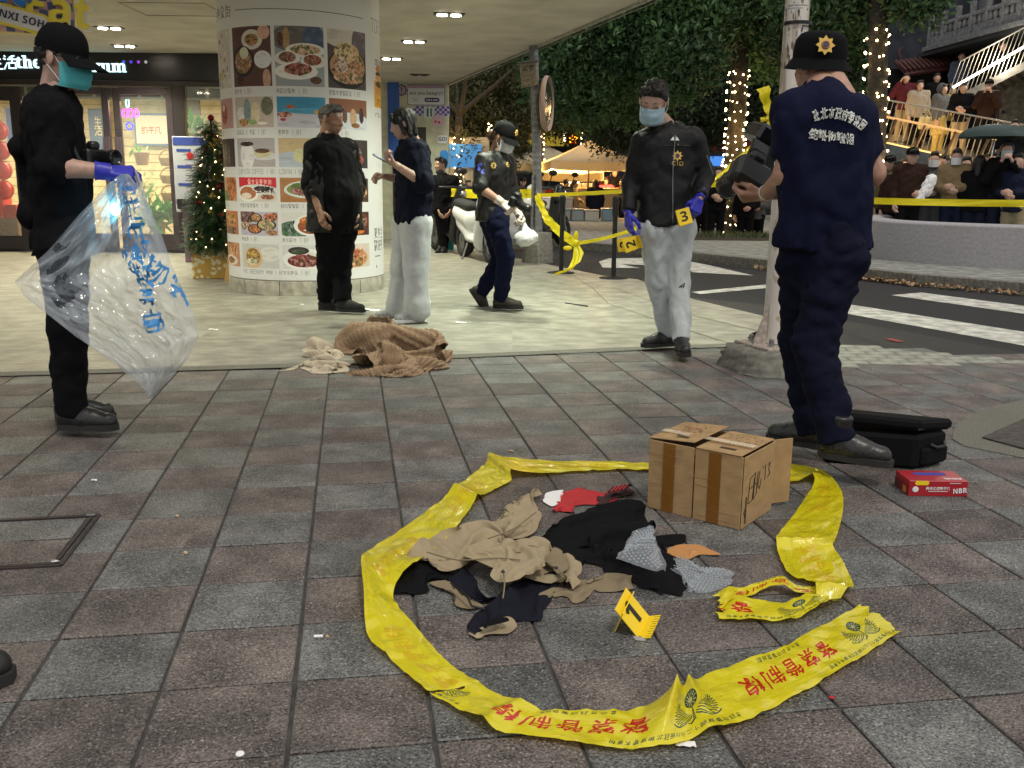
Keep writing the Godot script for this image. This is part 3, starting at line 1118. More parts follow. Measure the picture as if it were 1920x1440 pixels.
	for q in [["to",Vector3(-0.08,0.22,0.10),0.30,blue],["Eat",Vector3(0.31,0.06,0.10),0.30,yel],["g",Vector3(-0.42,0.30,0.10),0.30,grn]]:
		obj("bubble_letter_back",letters(q[0],q[2]*1.12,true,false,0.03),M.white,s,Transform3D(Basis(Vector3.BACK,-0.12),q[1]-Vector3(0,0.0,0.03)))
		obj("bubble_letter",letters(q[0],q[2],true,false,0.05),q[3],s,Transform3D(Basis(Vector3.BACK,-0.12),q[1]))
	var plate:=MB.new().poly(round_rect(0.56,0.16,0.07),Transform3D.IDENTITY,0.03)
	obj("name_plate_rim",MB.new().poly(round_rect(0.62,0.21,0.09),Transform3D.IDENTITY,0.03),yel,s,Transform3D(Basis(Vector3.BACK,-0.22),Vector3(-0.06,-0.06,0.12)))
	obj("name_plate",plate,M.white,s,Transform3D(Basis(Vector3.BACK,-0.22),Vector3(-0.06,-0.06,0.135)))
	obj("lettering",letters("NANXI SOHO",0.075,true),mat("ink_navy",lin(0.02,0.03,0.10),0.5),s,Transform3D(Basis(Vector3.BACK,-0.22),Vector3(-0.06,-0.06,0.142)))
	obj("round_charm",MB.new().lathe([Vector2(0,0.03),Vector2(0.07,0.03),Vector2(0.085,0.02),Vector2(0.09,-0.02)],24),mat("charm",lin(0.6,0.36,0.12),0.5),s,Transform3D(Basis(Vector3.RIGHT,PI/2),Vector3(0.42,0.36,0.08)))
	obj("hanger",MB.new().tube([Vector3(-0.5,0.6,0),Vector3(-0.5,1.0,0)],0.012),M.steel,s)
	obj("hanger",MB.new().tube([Vector3(0.3,0.6,0),Vector3(0.3,1.0,0)],0.012),M.steel,s)

func round_rect(w: float,h: float,r: float) -> PackedVector2Array:
	var q:=PackedVector2Array()
	for c in 4:
		for k in 6:
			var a:=PI/2*(c+k/5.0)
			q.append(Vector2((w/2-r)*(1 if c in [0,3] else -1),(h/2-r)*(1 if c < 2 else -1))+Vector2(cos(a),sin(a))*r)
	return q

func star(n: int,r0: float,r1: float) -> PackedVector2Array:
	var q:=PackedVector2Array()
	for i in n*2:
		var a:=PI*i/n
		q.append(Vector2(sin(a),cos(a))*(r0 if i % 2 == 0 else r1))
	return q

func light_at(called: String,p: Vector3,c: Color,e: float,size: float) -> OmniLight3D:
	var l:=OmniLight3D.new()
	l.name = called
	l.light_color = c
	l.light_energy = e
	l.light_size = size
	l.omni_range = 25.0
	l.omni_attenuation = 2.0
	l.shadow_enabled = true
	add_child(l,true)
	l.position = p
	return l

# ---------------------------------------------------------------- shop behind the plaza
func shop():
	var z:=-14.7
	var front:=thing("shop_facade","dark framed glass shop front under a black sign band","shop front",Vector3(-7,0,z))
	var o:=Vector3(7,0,-z)
	# sign band, frames and glass
	obj("sign_band",MB.new().box(Vector3(-8.4,2.705,z-0.05)+o,Vector3(9.0,0.39,0.14),Basis.IDENTITY,0.006),mat("band",lin(0.012,0.011,0.013),0.3),front)
	var fr = M.bronze
	var dk = M.dark_metal
	for q in [[-13.0,0.14],[-9.2,0.14],[-5.04+0.08,0.17],[-4.02,0.16],[-6.66,0.12]]:
		obj("upright",MB.new().box(Vector3(q[0],1.25,z)+o,Vector3(q[1],2.5,0.10),Basis.IDENTITY,0.005),dk,front)
	obj("head_rail",MB.new().box(Vector3(-8.4,2.47,z+0.002)+o,Vector3(9.0,0.07,0.104),Basis.IDENTITY,0.004),dk,front)
	obj("threshold",MB.new().box(Vector3(-8.4,0.03,z+0.002)+o,Vector3(9.0,0.05,0.12),Basis.IDENTITY,0.004),dk,front)
	for q in [[-6.60,-6.00,"left"],[-5.93,-5.05,"right"]]:
		var w: float = q[1]-q[0]
		var c: float = (q[0]+q[1])/2
		var lf:=Node3D.new()
		lf.name = "door"
		front.add_child(lf,true)
		var b:=MB.new()
		for s in [-1,1]: b.box(Vector3(c+s*(w/2-0.05),1.22,z+0.01)+o,Vector3(0.10,2.36,0.06),Basis.IDENTITY,0.004)
		b.box(Vector3(c,2.36,z+0.012)+o,Vector3(w-0.2,0.10,0.055))
		b.box(Vector3(c,0.17,z+0.012)+o,Vector3(w-0.2,0.22,0.055))
		obj("frame",b,fr,lf)
		obj("pane",MB.new().box(Vector3(c,1.29,z+0.005)+o,Vector3(w-0.2,2.02,0.01)),M.glass,lf)
		var hx: float = (q[1]-0.05) if q[2] == "left" else (q[0]+0.05)
		obj("handle",MB.new().box(Vector3(hx,1.25,z+0.075)+o,Vector3(0.10,0.9,0.02),Basis.IDENTITY,0.005),mat("handle",lin(0.14,0.10,0.13),0.4,null,1,null,1,0.4),lf)
	obj("window",MB.new().box(Vector3(-4.48,1.26,z)+o,Vector3(0.72,2.36,0.012)),M.glass,front)
	obj("window",MB.new().box(Vector3(-11.1,1.26,z)+o,Vector3(3.6,2.36,0.012)),M.glass,front)
	# the left sliding door stands open in front of its bay
	var sd:=Node3D.new()
	sd.name = "sliding_door"
	front.add_child(sd,true)
	var sb:=MB.new()
	for x in [-8.5,-7.33]: sb.box(Vector3(x,1.2,z+0.09)+o,Vector3(0.17,2.4,0.06),Basis.IDENTITY,0.004)
	for y in [0.14,2.3]: sb.box(Vector3(-7.9,y,z+0.09)+o,Vector3(1.0,0.2,0.055))
	obj("frame",sb,dk,sd)
	obj("pane",MB.new().box(Vector3(-7.9,1.22,z+0.09)+o,Vector3(1.0,1.96,0.01)),M.glass,sd)
	# lit lettering on the band
	var lit:=glow("sign_letters",Color(0.80,0.97,1.0),1.5)
	for q in [["the",Vector3(-7.119,2.745,-14.66),0.165],["spectrum",Vector3(-6.241,2.701,-14.66),0.165]]:
		obj("sign_lettering",letters(q[0],q[2],true,true,0.02),lit,front,Transform3D(Basis.IDENTITY,q[1]+o))
	obj("sign_lettering",brush(MB.new(),"生活",func(p): return Vector3(-7.695,2.836,-14.66)+Vector3(p.x*0.205,-p.y*0.185,0)+o,0.10),lit,front)
	var cols:=[Color(0.25,0.35,0.8),Color(0.3,0.25,0.8),Color(0.55,0.25,0.8),Color(0.6,0.6,0.6)]
	for i in 4: obj("sign_dot",MB.new().lathe([Vector2(0,0.012),Vector2(0.02,0.01),Vector2(0.022,0)],12),glow("sign_dot_%d" % i,cols[i],0.8),front,Transform3D(Basis(Vector3.RIGHT,PI/2),Vector3(-5.73+i*0.108,2.77,z+0.022)+o))
	# the room behind
	var room:=thing("shop_room","pale lit shop interior with planked walls behind the glass doors","shop interior")
	var cream:=mat("cream_plank",lin(0.66,0.58,0.36),0.7,M.t_soft,0.8)
	var zb:=-19.2
	obj("floor",slab([Vector3(-13,0,-14.8),Vector3(-3.98,0,-14.8),Vector3(-3.98,0,zb),Vector3(-13,0,zb)],0.012,0.02),mat("shop_floor",lin(0.42,0.38,0.30),0.4,M.t_dirt,0.8),room)
	obj("ceiling",MB.new().box(Vector3(-8.4,2.62,-17.0),Vector3(9.4,0.1,4.4)),cream,room)
	obj("side_wall",MB.new().box(Vector3(-13.1,1.25,-17.0),Vector3(0.12,2.64,4.5)),cream,room)
	obj("side_wall",MB.new().box(Vector3(-3.9,1.4,-16.6),Vector3(0.14,2.78,3.7)),M.white_wall,room)
	obj("back_wall",MB.new().box(Vector3(-8.5,1.25,zb-0.1),Vector3(9.2,2.66,0.1)),mat("plank_gap",lin(0.25,0.21,0.12),0.8),room)
	for k in 17: obj("plank",MB.new().box(Vector3(-8.5,0.09+k*0.155,zb-0.04),Vector3(9.1,0.145,0.03),Basis.IDENTITY,0.004),cream,room)
	for k in 3:
		var lp:=obj("ceiling_lamp",MB.new().box(Vector3(-10.5+k*2.4,2.545,-16.6),Vector3(1.5,0.03,0.30),Basis.IDENTITY,0.005),glow("shop_lamp",Color(1.0,0.95,0.82),5.0),room)
		var al:=AreaLight3D.new()
		al.name = "ceiling_lamp_light"
		al.area_size = Vector2(1.5,0.3)
		al.light_energy = 14.0
		al.light_color = Color(1.0,0.93,0.76)
		al.area_range = 20.0
		al.area_attenuation = 2.0
		al.shadow_enabled = true
		al.position = Vector3(-10.5+k*2.4,2.52,-16.6)
		al.rotation.x = -PI/2
		add_child(al,true)
	obj("transom_panel",MB.new().box(Vector3(-8.4,2.36,-14.95),Vector3(8.8,0.20,0.02)),mat("transom",lin(0.5,0.5,0.48),0.6),room)
	for k in 26: obj("louvre",MB.new().box(Vector3(-12.6+k*0.34,2.36,-14.935),Vector3(0.29,0.13,0.012)),mat("louvre",lin(0.16,0.17,0.17),0.6),room)
	# framed posters inside
	var ps:=[["blue framed notice on the shop's back wall beside the neon sign",Vector3(-6.841,2.023,-19),Vector2(0.92,0.60),lin(0.70,0.66,0.60),lin(0.05,0.13,0.32),"的平凡"],["tall navy banner on the shop's back wall left of the doors' meeting stiles",Vector3(-7.981,1.982,-19),Vector2(0.38,0.84),lin(0.04,0.09,0.20),lin(0.04,0.09,0.2),"生活"],["blue banner seen past the backpack at the shop's left side",Vector3(-9.607,2.026,-19),Vector2(0.34,0.8),lin(0.06,0.10,0.30),lin(0.3,0.3,0.4),""],["dark hanging sign with a pale blue screen, behind the narrow window",Vector3(-5.826,2.383,-18),Vector2(0.26,0.3),lin(0.05,0.05,0.05),lin(0.02,0.02,0.02),""]]
	for q in ps:
		var p:=thing("shop_poster",q[0],"poster",q[1])
		var w: Vector2 = q[2]
		obj("frame",MB.new().box(Vector3.ZERO,Vector3(w.x,w.y,0.04),Basis.IDENTITY,0.008),mat("frame_"+q[5]+str(w),q[4],0.5),p)
		obj("sheet",MB.new().box(Vector3(0,0,0.022),Vector3(w.x-0.08,w.y-0.08,0.008)),mat("sheet_"+q[5]+str(w),q[3],0.6),p)
		if q[5]:
			var up: bool = w.y > w.x
			obj("lettering",brush(MB.new(),q[5],func(t): return Vector3((fmod(t.x,1.0)-0.5)*0.15,0.26-(floorf(t.x)+t.y)*0.17,0.032) if up else Vector3(-0.32+t.x*0.13,0.05-t.y*0.13,0.032),0.1),mat("poster_ink_%s" % up,lin(0.7,0.6,0.3) if up else lin(0.45,0.05,0.04),0.6),p)
	# neon
	var neon:=thing("neon_sign","pink neon word with a small blue ring below, hung in the right door's glass","neon sign",Vector3(-5.883,2.073,-15.1))
	var pink:=glow("neon_pink",Color(1.0,0.12,0.95),3.0)
	for k in 4:
		var ring:=[]
		for i in 13: ring.append(Vector3((k-1.5)*0.085+sin(TAU*i/12)*0.032,cos(TAU*i/12)*0.062,0))
		obj("tube",MB.new().tube(ring,0.009,6),pink,neon)
	var ring2:=[]
	for i in 13: ring2.append(Vector3(0.01+sin(TAU*i/12)*0.05,-0.19+cos(TAU*i/12)*0.05,0))
	obj("tube",MB.new().tube(ring2,0.012,6),glow("neon_blue",Color(0.08,0.08,1.0),3.0),neon)
	var ring3:=[]
	for i in 9: ring3.append(Vector3(0.0+sin(TAU*i/8)*0.025,0.15+cos(TAU*i/8)*0.07,0))
	obj("tube",MB.new().tube(ring3,0.010,6),glow("neon_white",Color(0.6,1.0,1.0),2.5),neon)
	# red gift balls and boxes at the left, plants and baskets at the right
	var red:=mat("gift_red",lin(0.62,0.03,0.03),0.4)
	var reddark:=mat("gift_red_dark",lin(0.40,0.02,0.02),0.5)
	var where:=["at the top of the hanging row","second from the top","third from the top","lowest of the hanging row"]
	for k in 4:
		var p:=thing("red_lantern","round red ornament hanging inside the left sliding door, "+where[k],"ornament",Vector3(-7.946,1.386,-15.3)+Vector3(-0.05,0.42-k*0.30,0),0,"red ornaments in the shop")
		obj("globe",MB.new().ball(Vector3.ZERO,Vector3.ONE*0.145,8),red,p)
		var rib:=MB.new()
		for a in 6:
			var pts:=[]
			for i in 9: pts.append(Basis(Vector3.UP,PI*a/6)*Vector3(sin(PI*i/8),cos(PI*i/8),0)*0.147)
			rib.tube(pts,0.006,5)
		obj("ribbing",rib,reddark,p)
	var crates:=[["stack of red gift boxes on a wooden crate behind the sliding door",Vector3(-8.078,0.497,-15.4)]]
	for q in crates:
		var p:=thing("gift_stack",q[0],"gift boxes",Vector3(q[1].x,0.02,q[1].z))
		obj("crate",MB.new().box(Vector3(0,0.22,0),Vector3(0.6,0.44,0.4),Basis.IDENTITY,0.01),M.wood,p)
		obj("gift_box",MB.new().box(Vector3(-0.08,0.62,0),Vector3(0.30,0.36,0.3),Basis.IDENTITY,0.01),red,p)
		obj("gift_box",MB.new().box(Vector3(0.18,0.55,0.05),Vector3(0.18,0.22,0.2),Basis.IDENTITY,0.01),reddark,p)
		obj("bow",MB.new().ball(Vector3(-0.08,0.86,0),Vector3(0.2,0.1,0.16),6),red,p)
	var lm:=leaf_mesh(0.5)
	for q in [["leafy green pot plant inside the right shop door",Vector3(-5.717,0.217,-15.6),0.34,90,0.42],["small pot plant on a high ledge by the door's stile",Vector3(-5.983,1.308,-15.8),0.14,14,0.2],["fern standing on the poster stand's top ledge",Vector3(-5.035,1.586,-15.6),0.2,40,0.3]]:
		var p:=thing("pot_plant",q[0],"plant",q[1])
		obj("pot",MB.new().lathe([Vector2(0.09,0),Vector2(0.12,0.18),Vector2(0.13,0.2),Vector2(0.0,0.19)],14),mat("terracotta",lin(0.42,0.22,0.11),0.8),p)
		var mm:=[]
		for i in q[3]:
			var d:=Vector3(rng.randfn(),rng.randf_range(-0.1,1.0),rng.randfn()).normalized()
			mm.append([Transform3D(Basis(Vector3.UP,rng.randf()*TAU)*Basis(Vector3.RIGHT,rng.randfn()*0.6)*rng.randf_range(0.6,1.1)*q[4],Vector3(0,0.24,0)+d*q[2]*rng.randf_range(0.3,1.0)),Color(0.05,0.20,0.04).lerp(Color(0.14,0.34,0.07),rng.randf())])
		var lo:=scatter("foliage",lm,mm,M.leaf,p)
		lo.set_meta("kind","stuff")
		if q[2] > 0.3: obj("stand",MB.new().box(Vector3(0.1,-0.14,0),Vector3(0.4,0.28,0.3),Basis.IDENTITY,0.01),mat("wicker_tan",lin(0.50,0.33,0.14),0.8,M.n_cloth),p)
	var wick:=mat("wicker",lin(0.46,0.27,0.09),0.8,null,1,M.n_cloth,1.0)
	wick.uv1_triplanar = true
	wick.uv1_scale = Vector3.ONE*4
	var high:=["topmost of the hanging wicker baskets in the right door","middle hanging wicker basket in the right door","lowest hanging wicker basket in the right door"]
	for k in 3:
		var p:=thing("wicker_basket",high[k],"basket",Vector3(-5.458,1.292,-15.5)+Vector3(0,-k*0.27,0),0,"hanging baskets in the shop")
		obj("bowl",MB.new().lathe([Vector2(0.0,0),Vector2(0.11,0.01),Vector2(0.15,0.13),Vector2(0.14,0.13),Vector2(0.1,0.02)],16),wick,p)
		var hp:=[]
		for i in 11: hp.append(Vector3(cos(PI*i/10)*0.14,0.12+sin(PI*i/10)*0.13,0))
		obj("handle",MB.new().tube(hp,0.012,6),wick,p)
	var fl:=thing("white_flowers","bunch of small white flowers beside the baskets in the shop","flowers",Vector3(-5.875,0.957,-15.7))
	var fm:=[]
	for i in 60: fm.append([Transform3D(Basis.from_euler(Vector3(rng.randf()*6,rng.randf()*6,0))*0.10,Vector3(rng.randfn()*0.13,rng.randfn()*0.13,rng.randfn()*0.06)),Color(0.7,0.66,0.5).lerp(Color(0.2,0.3,0.1),rng.randf()*0.7)])
	scatter("blossom",leaf_mesh(0.9),fm,M.leaf,fl).set_meta("kind","stuff")
	obj("stem",MB.new().tube([Vector3(0,-0.6,0),Vector3(0,0,0)],0.012),mat("stem",lin(0.1,0.16,0.05),0.8),fl)
	# notice stand by the right window
	var ns:=thing("notice_stand","purple stand holding a white notice with blue headings, behind the Christmas tree","notice stand",Vector3(-4.236,0,-12.986),0.1)
	obj("post",MB.new().box(Vector3(0,0.42,-0.02),Vector3(0.36,0.84,0.10),Basis.IDENTITY,0.01),mat("stand_purple",lin(0.22,0.12,0.16),0.5),ns)
	obj("ledge",MB.new().box(Vector3(0,0.78,0.05),Vector3(0.44,0.14,0.16),Basis.IDENTITY,0.01),M.dark_metal,ns)
	obj("board",MB.new().box(Vector3(0,1.16,0),Vector3(0.52,0.98,0.03),Basis.IDENTITY,0.008),mat("notice_white",lin(0.66,0.66,0.72),0.5),ns)
	var hb:=mat("notice_blue",lin(0.06,0.10,0.42),0.5)
	obj("heading",MB.new().box(Vector3(0,1.585,0.017),Vector3(0.50,0.10,0.005)),hb,ns)
	obj("heading",MB.new().box(Vector3(0,0.80,0.017),Vector3(0.50,0.06,0.005)),hb,ns)
	for y in [1.47,1.26,1.03]: obj("heading",MB.new().box(Vector3(-0.12,y,0.017),Vector3(0.18,0.035,0.005)),hb,ns)
	var ln:=MB.new()
	for i in 16: ln.box(Vector3(-0.02+(i % 2)*0.12,1.42-i*0.034,0.017),Vector3(0.16+rng.randf()*0.06,0.009,0.003))
	obj("print_line",ln,mat("notice_ink",lin(0.25,0.12,0.16),0.6),ns)
	obj("red_dot",MB.new().lathe([Vector2(0,0.004),Vector2(0.045,0.004),Vector2(0.045,0)],16),red,ns,Transform3D(Basis(Vector3.RIGHT,PI/2),Vector3(-0.04,1.40,0.018)))
	# end wall with printed panel
	var ew:=thing("end_wall","cream end wall with printed pictures and an Are you hungry speech panel","wall",Vector3(-2.4,0,-18.6))
	obj("wall",MB.new().box(Vector3(-0.25,1.45,-0.15),Vector3(2.8,2.9,0.3)),mat("end_cream",lin(0.62,0.60,0.44),0.6,M.t_soft,0.8),ew)
	var nv:=mat("print_navy",lin(0.02,0.035,0.12),0.5)
	obj("blue_band",MB.new().box(Vector3(-2.217,2.463,-18.6)+Vector3(2.35,0,18.61),Vector3(0.22,2.0,0.02)),mat("print_blue",lin(0.03,0.10,0.42),0.5),ew)
	obj("doorway",MB.new().box(Vector3(-1.983,1.197,-18.6)+Vector3(2.4,-0.2,18.6),Vector3(0.64,2.2,0.03)),M.dark_metal,ew)
	var bp:=Vector3(-1.656,2.679,-18.6)+Vector3(2.4,0,18.6)
	obj("panel_edge",MB.new().poly(round_rect(0.70,0.37,0.04),Transform3D(Basis.IDENTITY,bp+Vector3(0,0,0.012)),0.02),nv,ew)
	obj("speech_panel",MB.new().poly(round_rect(0.68,0.35,0.035),Transform3D(Basis.IDENTITY,bp+Vector3(0,0,0.016)),0.02),mat("panel_white",lin(0.66,0.66,0.68),0.5),ew)
	obj("panel_header",MB.new().box(bp+Vector3(0,0.145,0.018),Vector3(0.66,0.05,0.006)),mat("print_mauve",lin(0.42,0.26,0.40),0.5),ew)
	obj("lettering",letters("Are you hungry?",0.055,true,true),nv,ew,Transform3D(Basis.IDENTITY,bp+Vector3(0,0.03,0.02)))
	obj("pill",MB.new().poly(round_rect(0.17,0.08,0.038),Transform3D(Basis.IDENTITY,bp+Vector3(-0.20,-0.09,0.02)),0.006),nv,ew)
	obj("pill",MB.new().poly(round_rect(0.16,0.07,0.034),Transform3D(Basis.IDENTITY,bp+Vector3(-0.20,-0.09,0.024)),0.006),M.white,ew)
	obj("pill",MB.new().poly(round_rect(0.28,0.08,0.038),Transform3D(Basis.IDENTITY,bp+Vector3(0.11,-0.09,0.02)),0.006),nv,ew)
	obj("lettering",letters("Yes!",0.04,true),nv,ew,Transform3D(Basis.IDENTITY,bp+Vector3(-0.20,-0.09,0.026)))
	obj("lettering",letters("Let's eat!",0.036,true),M.white,ew,Transform3D(Basis.IDENTITY,bp+Vector3(0.11,-0.09,0.022)))
	var ip:=Vector3(-2.113,2.76,-18.6)+Vector3(2.4,0,18.6)
	obj("badge",MB.new().poly(star(8,0.11,0.09),Transform3D(Basis.IDENTITY,ip+Vector3(0,0,0.012)),0.012),nv,ew)
	obj("badge",MB.new().poly(star(8,0.085,0.07),Transform3D(Basis.IDENTITY,ip+Vector3(0,0,0.018)),0.012),mat("print_lilac",lin(0.46,0.30,0.45),0.5),ew)
	obj("lettering",letters("!",0.10,true),nv,ew,Transform3D(Basis.IDENTITY,ip+Vector3(0,0,0.022)))
	var cp:=Vector3(-1.369,2.394,-18.6)+Vector3(2.4,0,18.6)
	var ck:=MB.new()
	for i in 14:
		for j in 4:
			if (i+j) % 2 == 0: ck.box(cp+Vector3(-0.5+i*0.048,-0.07+j*0.045,0.003),Vector3(0.048,0.045,0.006))
	obj("check_print",ck,M.print_blue,ew)
	obj("check_back",MB.new().box(cp+Vector3(-0.19,0,0.001),Vector3(0.68,0.19,0.004)),mat("print_pink",lin(0.60,0.42,0.52),0.5),ew)
	var tp:=Vector3(-1.599,2.363,-18.6)+Vector3(2.4,0,18.6)
	obj("cutlery_card",MB.new().poly(round_rect(0.20,0.21,0.03),Transform3D(Basis.IDENTITY,tp+Vector3(0,0,0.02)),0.014),mat("print_mint",lin(0.55,0.66,0.60),0.5),ew)
	obj("cutlery",MB.new().box(tp+Vector3(-0.03,0,0.022),Vector3(0.03,0.15,0.006)).box(tp+Vector3(0.035,0,0.022),Vector3(0.025,0.15,0.006)),nv,ew)
	var hp2:=Vector3(-1.45,2.22,-18.6)+Vector3(2.4,0,18.6)
	obj("cherry_card",MB.new().poly(round_rect(0.20,0.20,0.03),Transform3D(Basis.IDENTITY,hp2+Vector3(0.01,0,0.024)),0.014),M.print_pink,ew)
	obj("cherry",MB.new().ball(hp2+Vector3(-0.03,-0.02,0.026),Vector3(0.024,0.024,0.006),6).ball(hp2+Vector3(0.035,-0.035,0.026),Vector3(0.024,0.024,0.006),6),red,ew)
	var gp:=Vector3(-1.352,1.881,-18.6)+Vector3(2.4,0,18.6)
	obj("bubble",MB.new().poly(round_rect(0.19,0.15,0.05),Transform3D(Basis.IDENTITY,gp+Vector3(0,0,0.014)),0.01),M.white,ew)
	obj("lettering",letters("GO!",0.07,true),nv,ew,Transform3D(Basis.IDENTITY,gp+Vector3(0,0,0.017)))
	var dp:=Vector3(-1.324,1.5,-18.6)+Vector3(2.4,0,18.6)
	obj("dome_print",MB.new().ball(dp+Vector3(0,0.1,0.0),Vector3(0.085,0.09,0.012),8).box(dp+Vector3(0,-0.02,0.004),Vector3(0.16,0.22,0.01)),mat("print_sky",lin(0.04,0.25,0.65),0.5),ew)
	# Christmas tree on its gold box
	var t:=thing("christmas_tree","Christmas tree with red and gold baubles standing beside the column","Christmas tree",Vector3(-3.36,0.36,-10.95))
	obj("trunk",MB.new().tube([Vector3(0,-0.04,0),Vector3(0,1.40,0)],[0.03,0.01],7),M.bark,t)
	var nm:=[]
	for i in 2300:
		var f:=sqrt(rng.randf())
		var y:=1.46*(1-f)
		var r:=0.28*pow(f,0.8)*rng.randf_range(0.35,1.08)
		var a:=rng.randf()*TAU
		nm.append([Transform3D(Basis(Vector3.UP,a)*Basis(Vector3.RIGHT,rng.randf_range(0.0,1.0))*rng.randf_range(0.10,0.17),Vector3(sin(a)*r,y,cos(a)*r)),Color(0.012,0.045,0.018).lerp(Color(0.05,0.10,0.035),rng.randf())])
	scatter("needles",needle_mesh(),nm,M.leaf,t).set_meta("kind","stuff")
	mat("bauble_red",lin(0.30,0.01,0.02),0.18,null,1,null,1,0.5)
	mat("bauble_gold",lin(0.62,0.42,0.10),0.18,null,1,null,1,0.7)
	var ball:=MB.new().ball(Vector3.ZERO,Vector3.ONE*0.042,7).mesh()
	for i in 46:
		var f:=sqrt(rng.randf())
		var a:=rng.randf()*TAU
		obj("bauble",ball,M.bauble_red if rng.randf() < 0.55 else M.bauble_gold,t,Transform3D(Basis.IDENTITY*rng.randf_range(0.6,1.1),Vector3(sin(a)*0.28*pow(f,0.8),1.42*(1-f),cos(a)*0.28*pow(f,0.8))))
	var bl:=[]
	for i in 80:
		var f:=sqrt(rng.randf())
		var a:=rng.randf()*TAU
		bl.append([Transform3D(Basis.IDENTITY*rng.randf_range(0.3,0.6),Vector3(sin(a)*0.29*pow(f,0.8),1.44*(1-f),cos(a)*0.29*pow(f,0.8))),Color.WHITE])
	scatter("fairy_bulb",bulb_mesh(),bl,M.bulb,t).set_meta("kind","stuff")
	var gb:=thing("gift_wrapped_tub","square tub wrapped in gold patterned paper under the Christmas tree","tub",Vector3(-3.44,0,-11.0),0.25)
	var gold_im:=Image.create(256,256,false,Image.FORMAT_RGB8)
	gold_im.fill(Color(0.78,0.62,0.28))
	for i in 120: ellipse(gold_im,Vector2(rng.randf()*256,rng.randf()*256),Vector2.ONE*rng.randf_range(4,11),Color(0.90,0.86,0.72))
	obj("tub",MB.new().box(Vector3(0,0.19,0),Vector3(0.42,0.38,0.42),Basis.IDENTITY,0.01),mat("gold_paper",Color.WHITE,0.45,ImageTexture.create_from_image(gold_im),1.6),gb)
	var bk:=thing("wicker_stand","tapered wicker basket upside down at the column's foot","basket",Vector3(-3.08,0,-10.66))
	obj("weave",MB.new().lathe([Vector2(0.13,0),Vector2(0.10,0.16),Vector2(0.06,0.34),Vector2(0.0,0.35)],18),wick,bk)

func scatter(called: String,m: Mesh,list: Array,material: Material,parent: Node3D = null) -> MultiMeshInstance3D:
	var mm:=MultiMesh.new()
	mm.transform_format = MultiMesh.TRANSFORM_3D
	mm.use_colors = true
	mm.mesh = m
	mm.instance_count = list.size()
	for i in list.size():
		mm.set_instance_transform(i,list[i][0])
		mm.set_instance_color(i,(list[i][1] as Color))
	var o:=MultiMeshInstance3D.new()
	o.multimesh = mm
	o.material_override = material
	if parent:
		o.name = called
		parent.add_child(o,true)
	else:
		o.name = numbered(called)
		add_child(o)
	return o

func leaf_mesh(w: float) -> Mesh:
	# a single pointed leaf, one unit long, folded along its middle
	var m:=MB.new()
	m.use_c = true
	var a:=Vector3(0,0,0)
	var b:=Vector3(w*0.35,0.06,0.4)
	var c:=Vector3(0,0.05,1.0)
	var d:=Vector3(-w*0.35,0.06,0.4)
	m.ftri(a,c,b)
	m.ftri(a,d,c)
	return m.mesh()

func needle_mesh() -> Mesh:
	# a short fir twig with its needles
	var m:=MB.new()
	m.use_c = true
	for i in 9:
		var z:=0.1+i*0.1
		for s in [-1,1]:
			var q:=Vector3(s*0.28*(1.1-z*0.6),rng.randf_range(-0.1,0.16),z+0.22)
			m.ftri(Vector3(0,0,z-0.03),Vector3(0,0,z+0.05),q)
	return m.mesh()

func bulb_mesh() -> Mesh:
	return MB.new().ball(Vector3.ZERO,Vector3.ONE*0.017,3).tint(Color.WHITE).mesh()

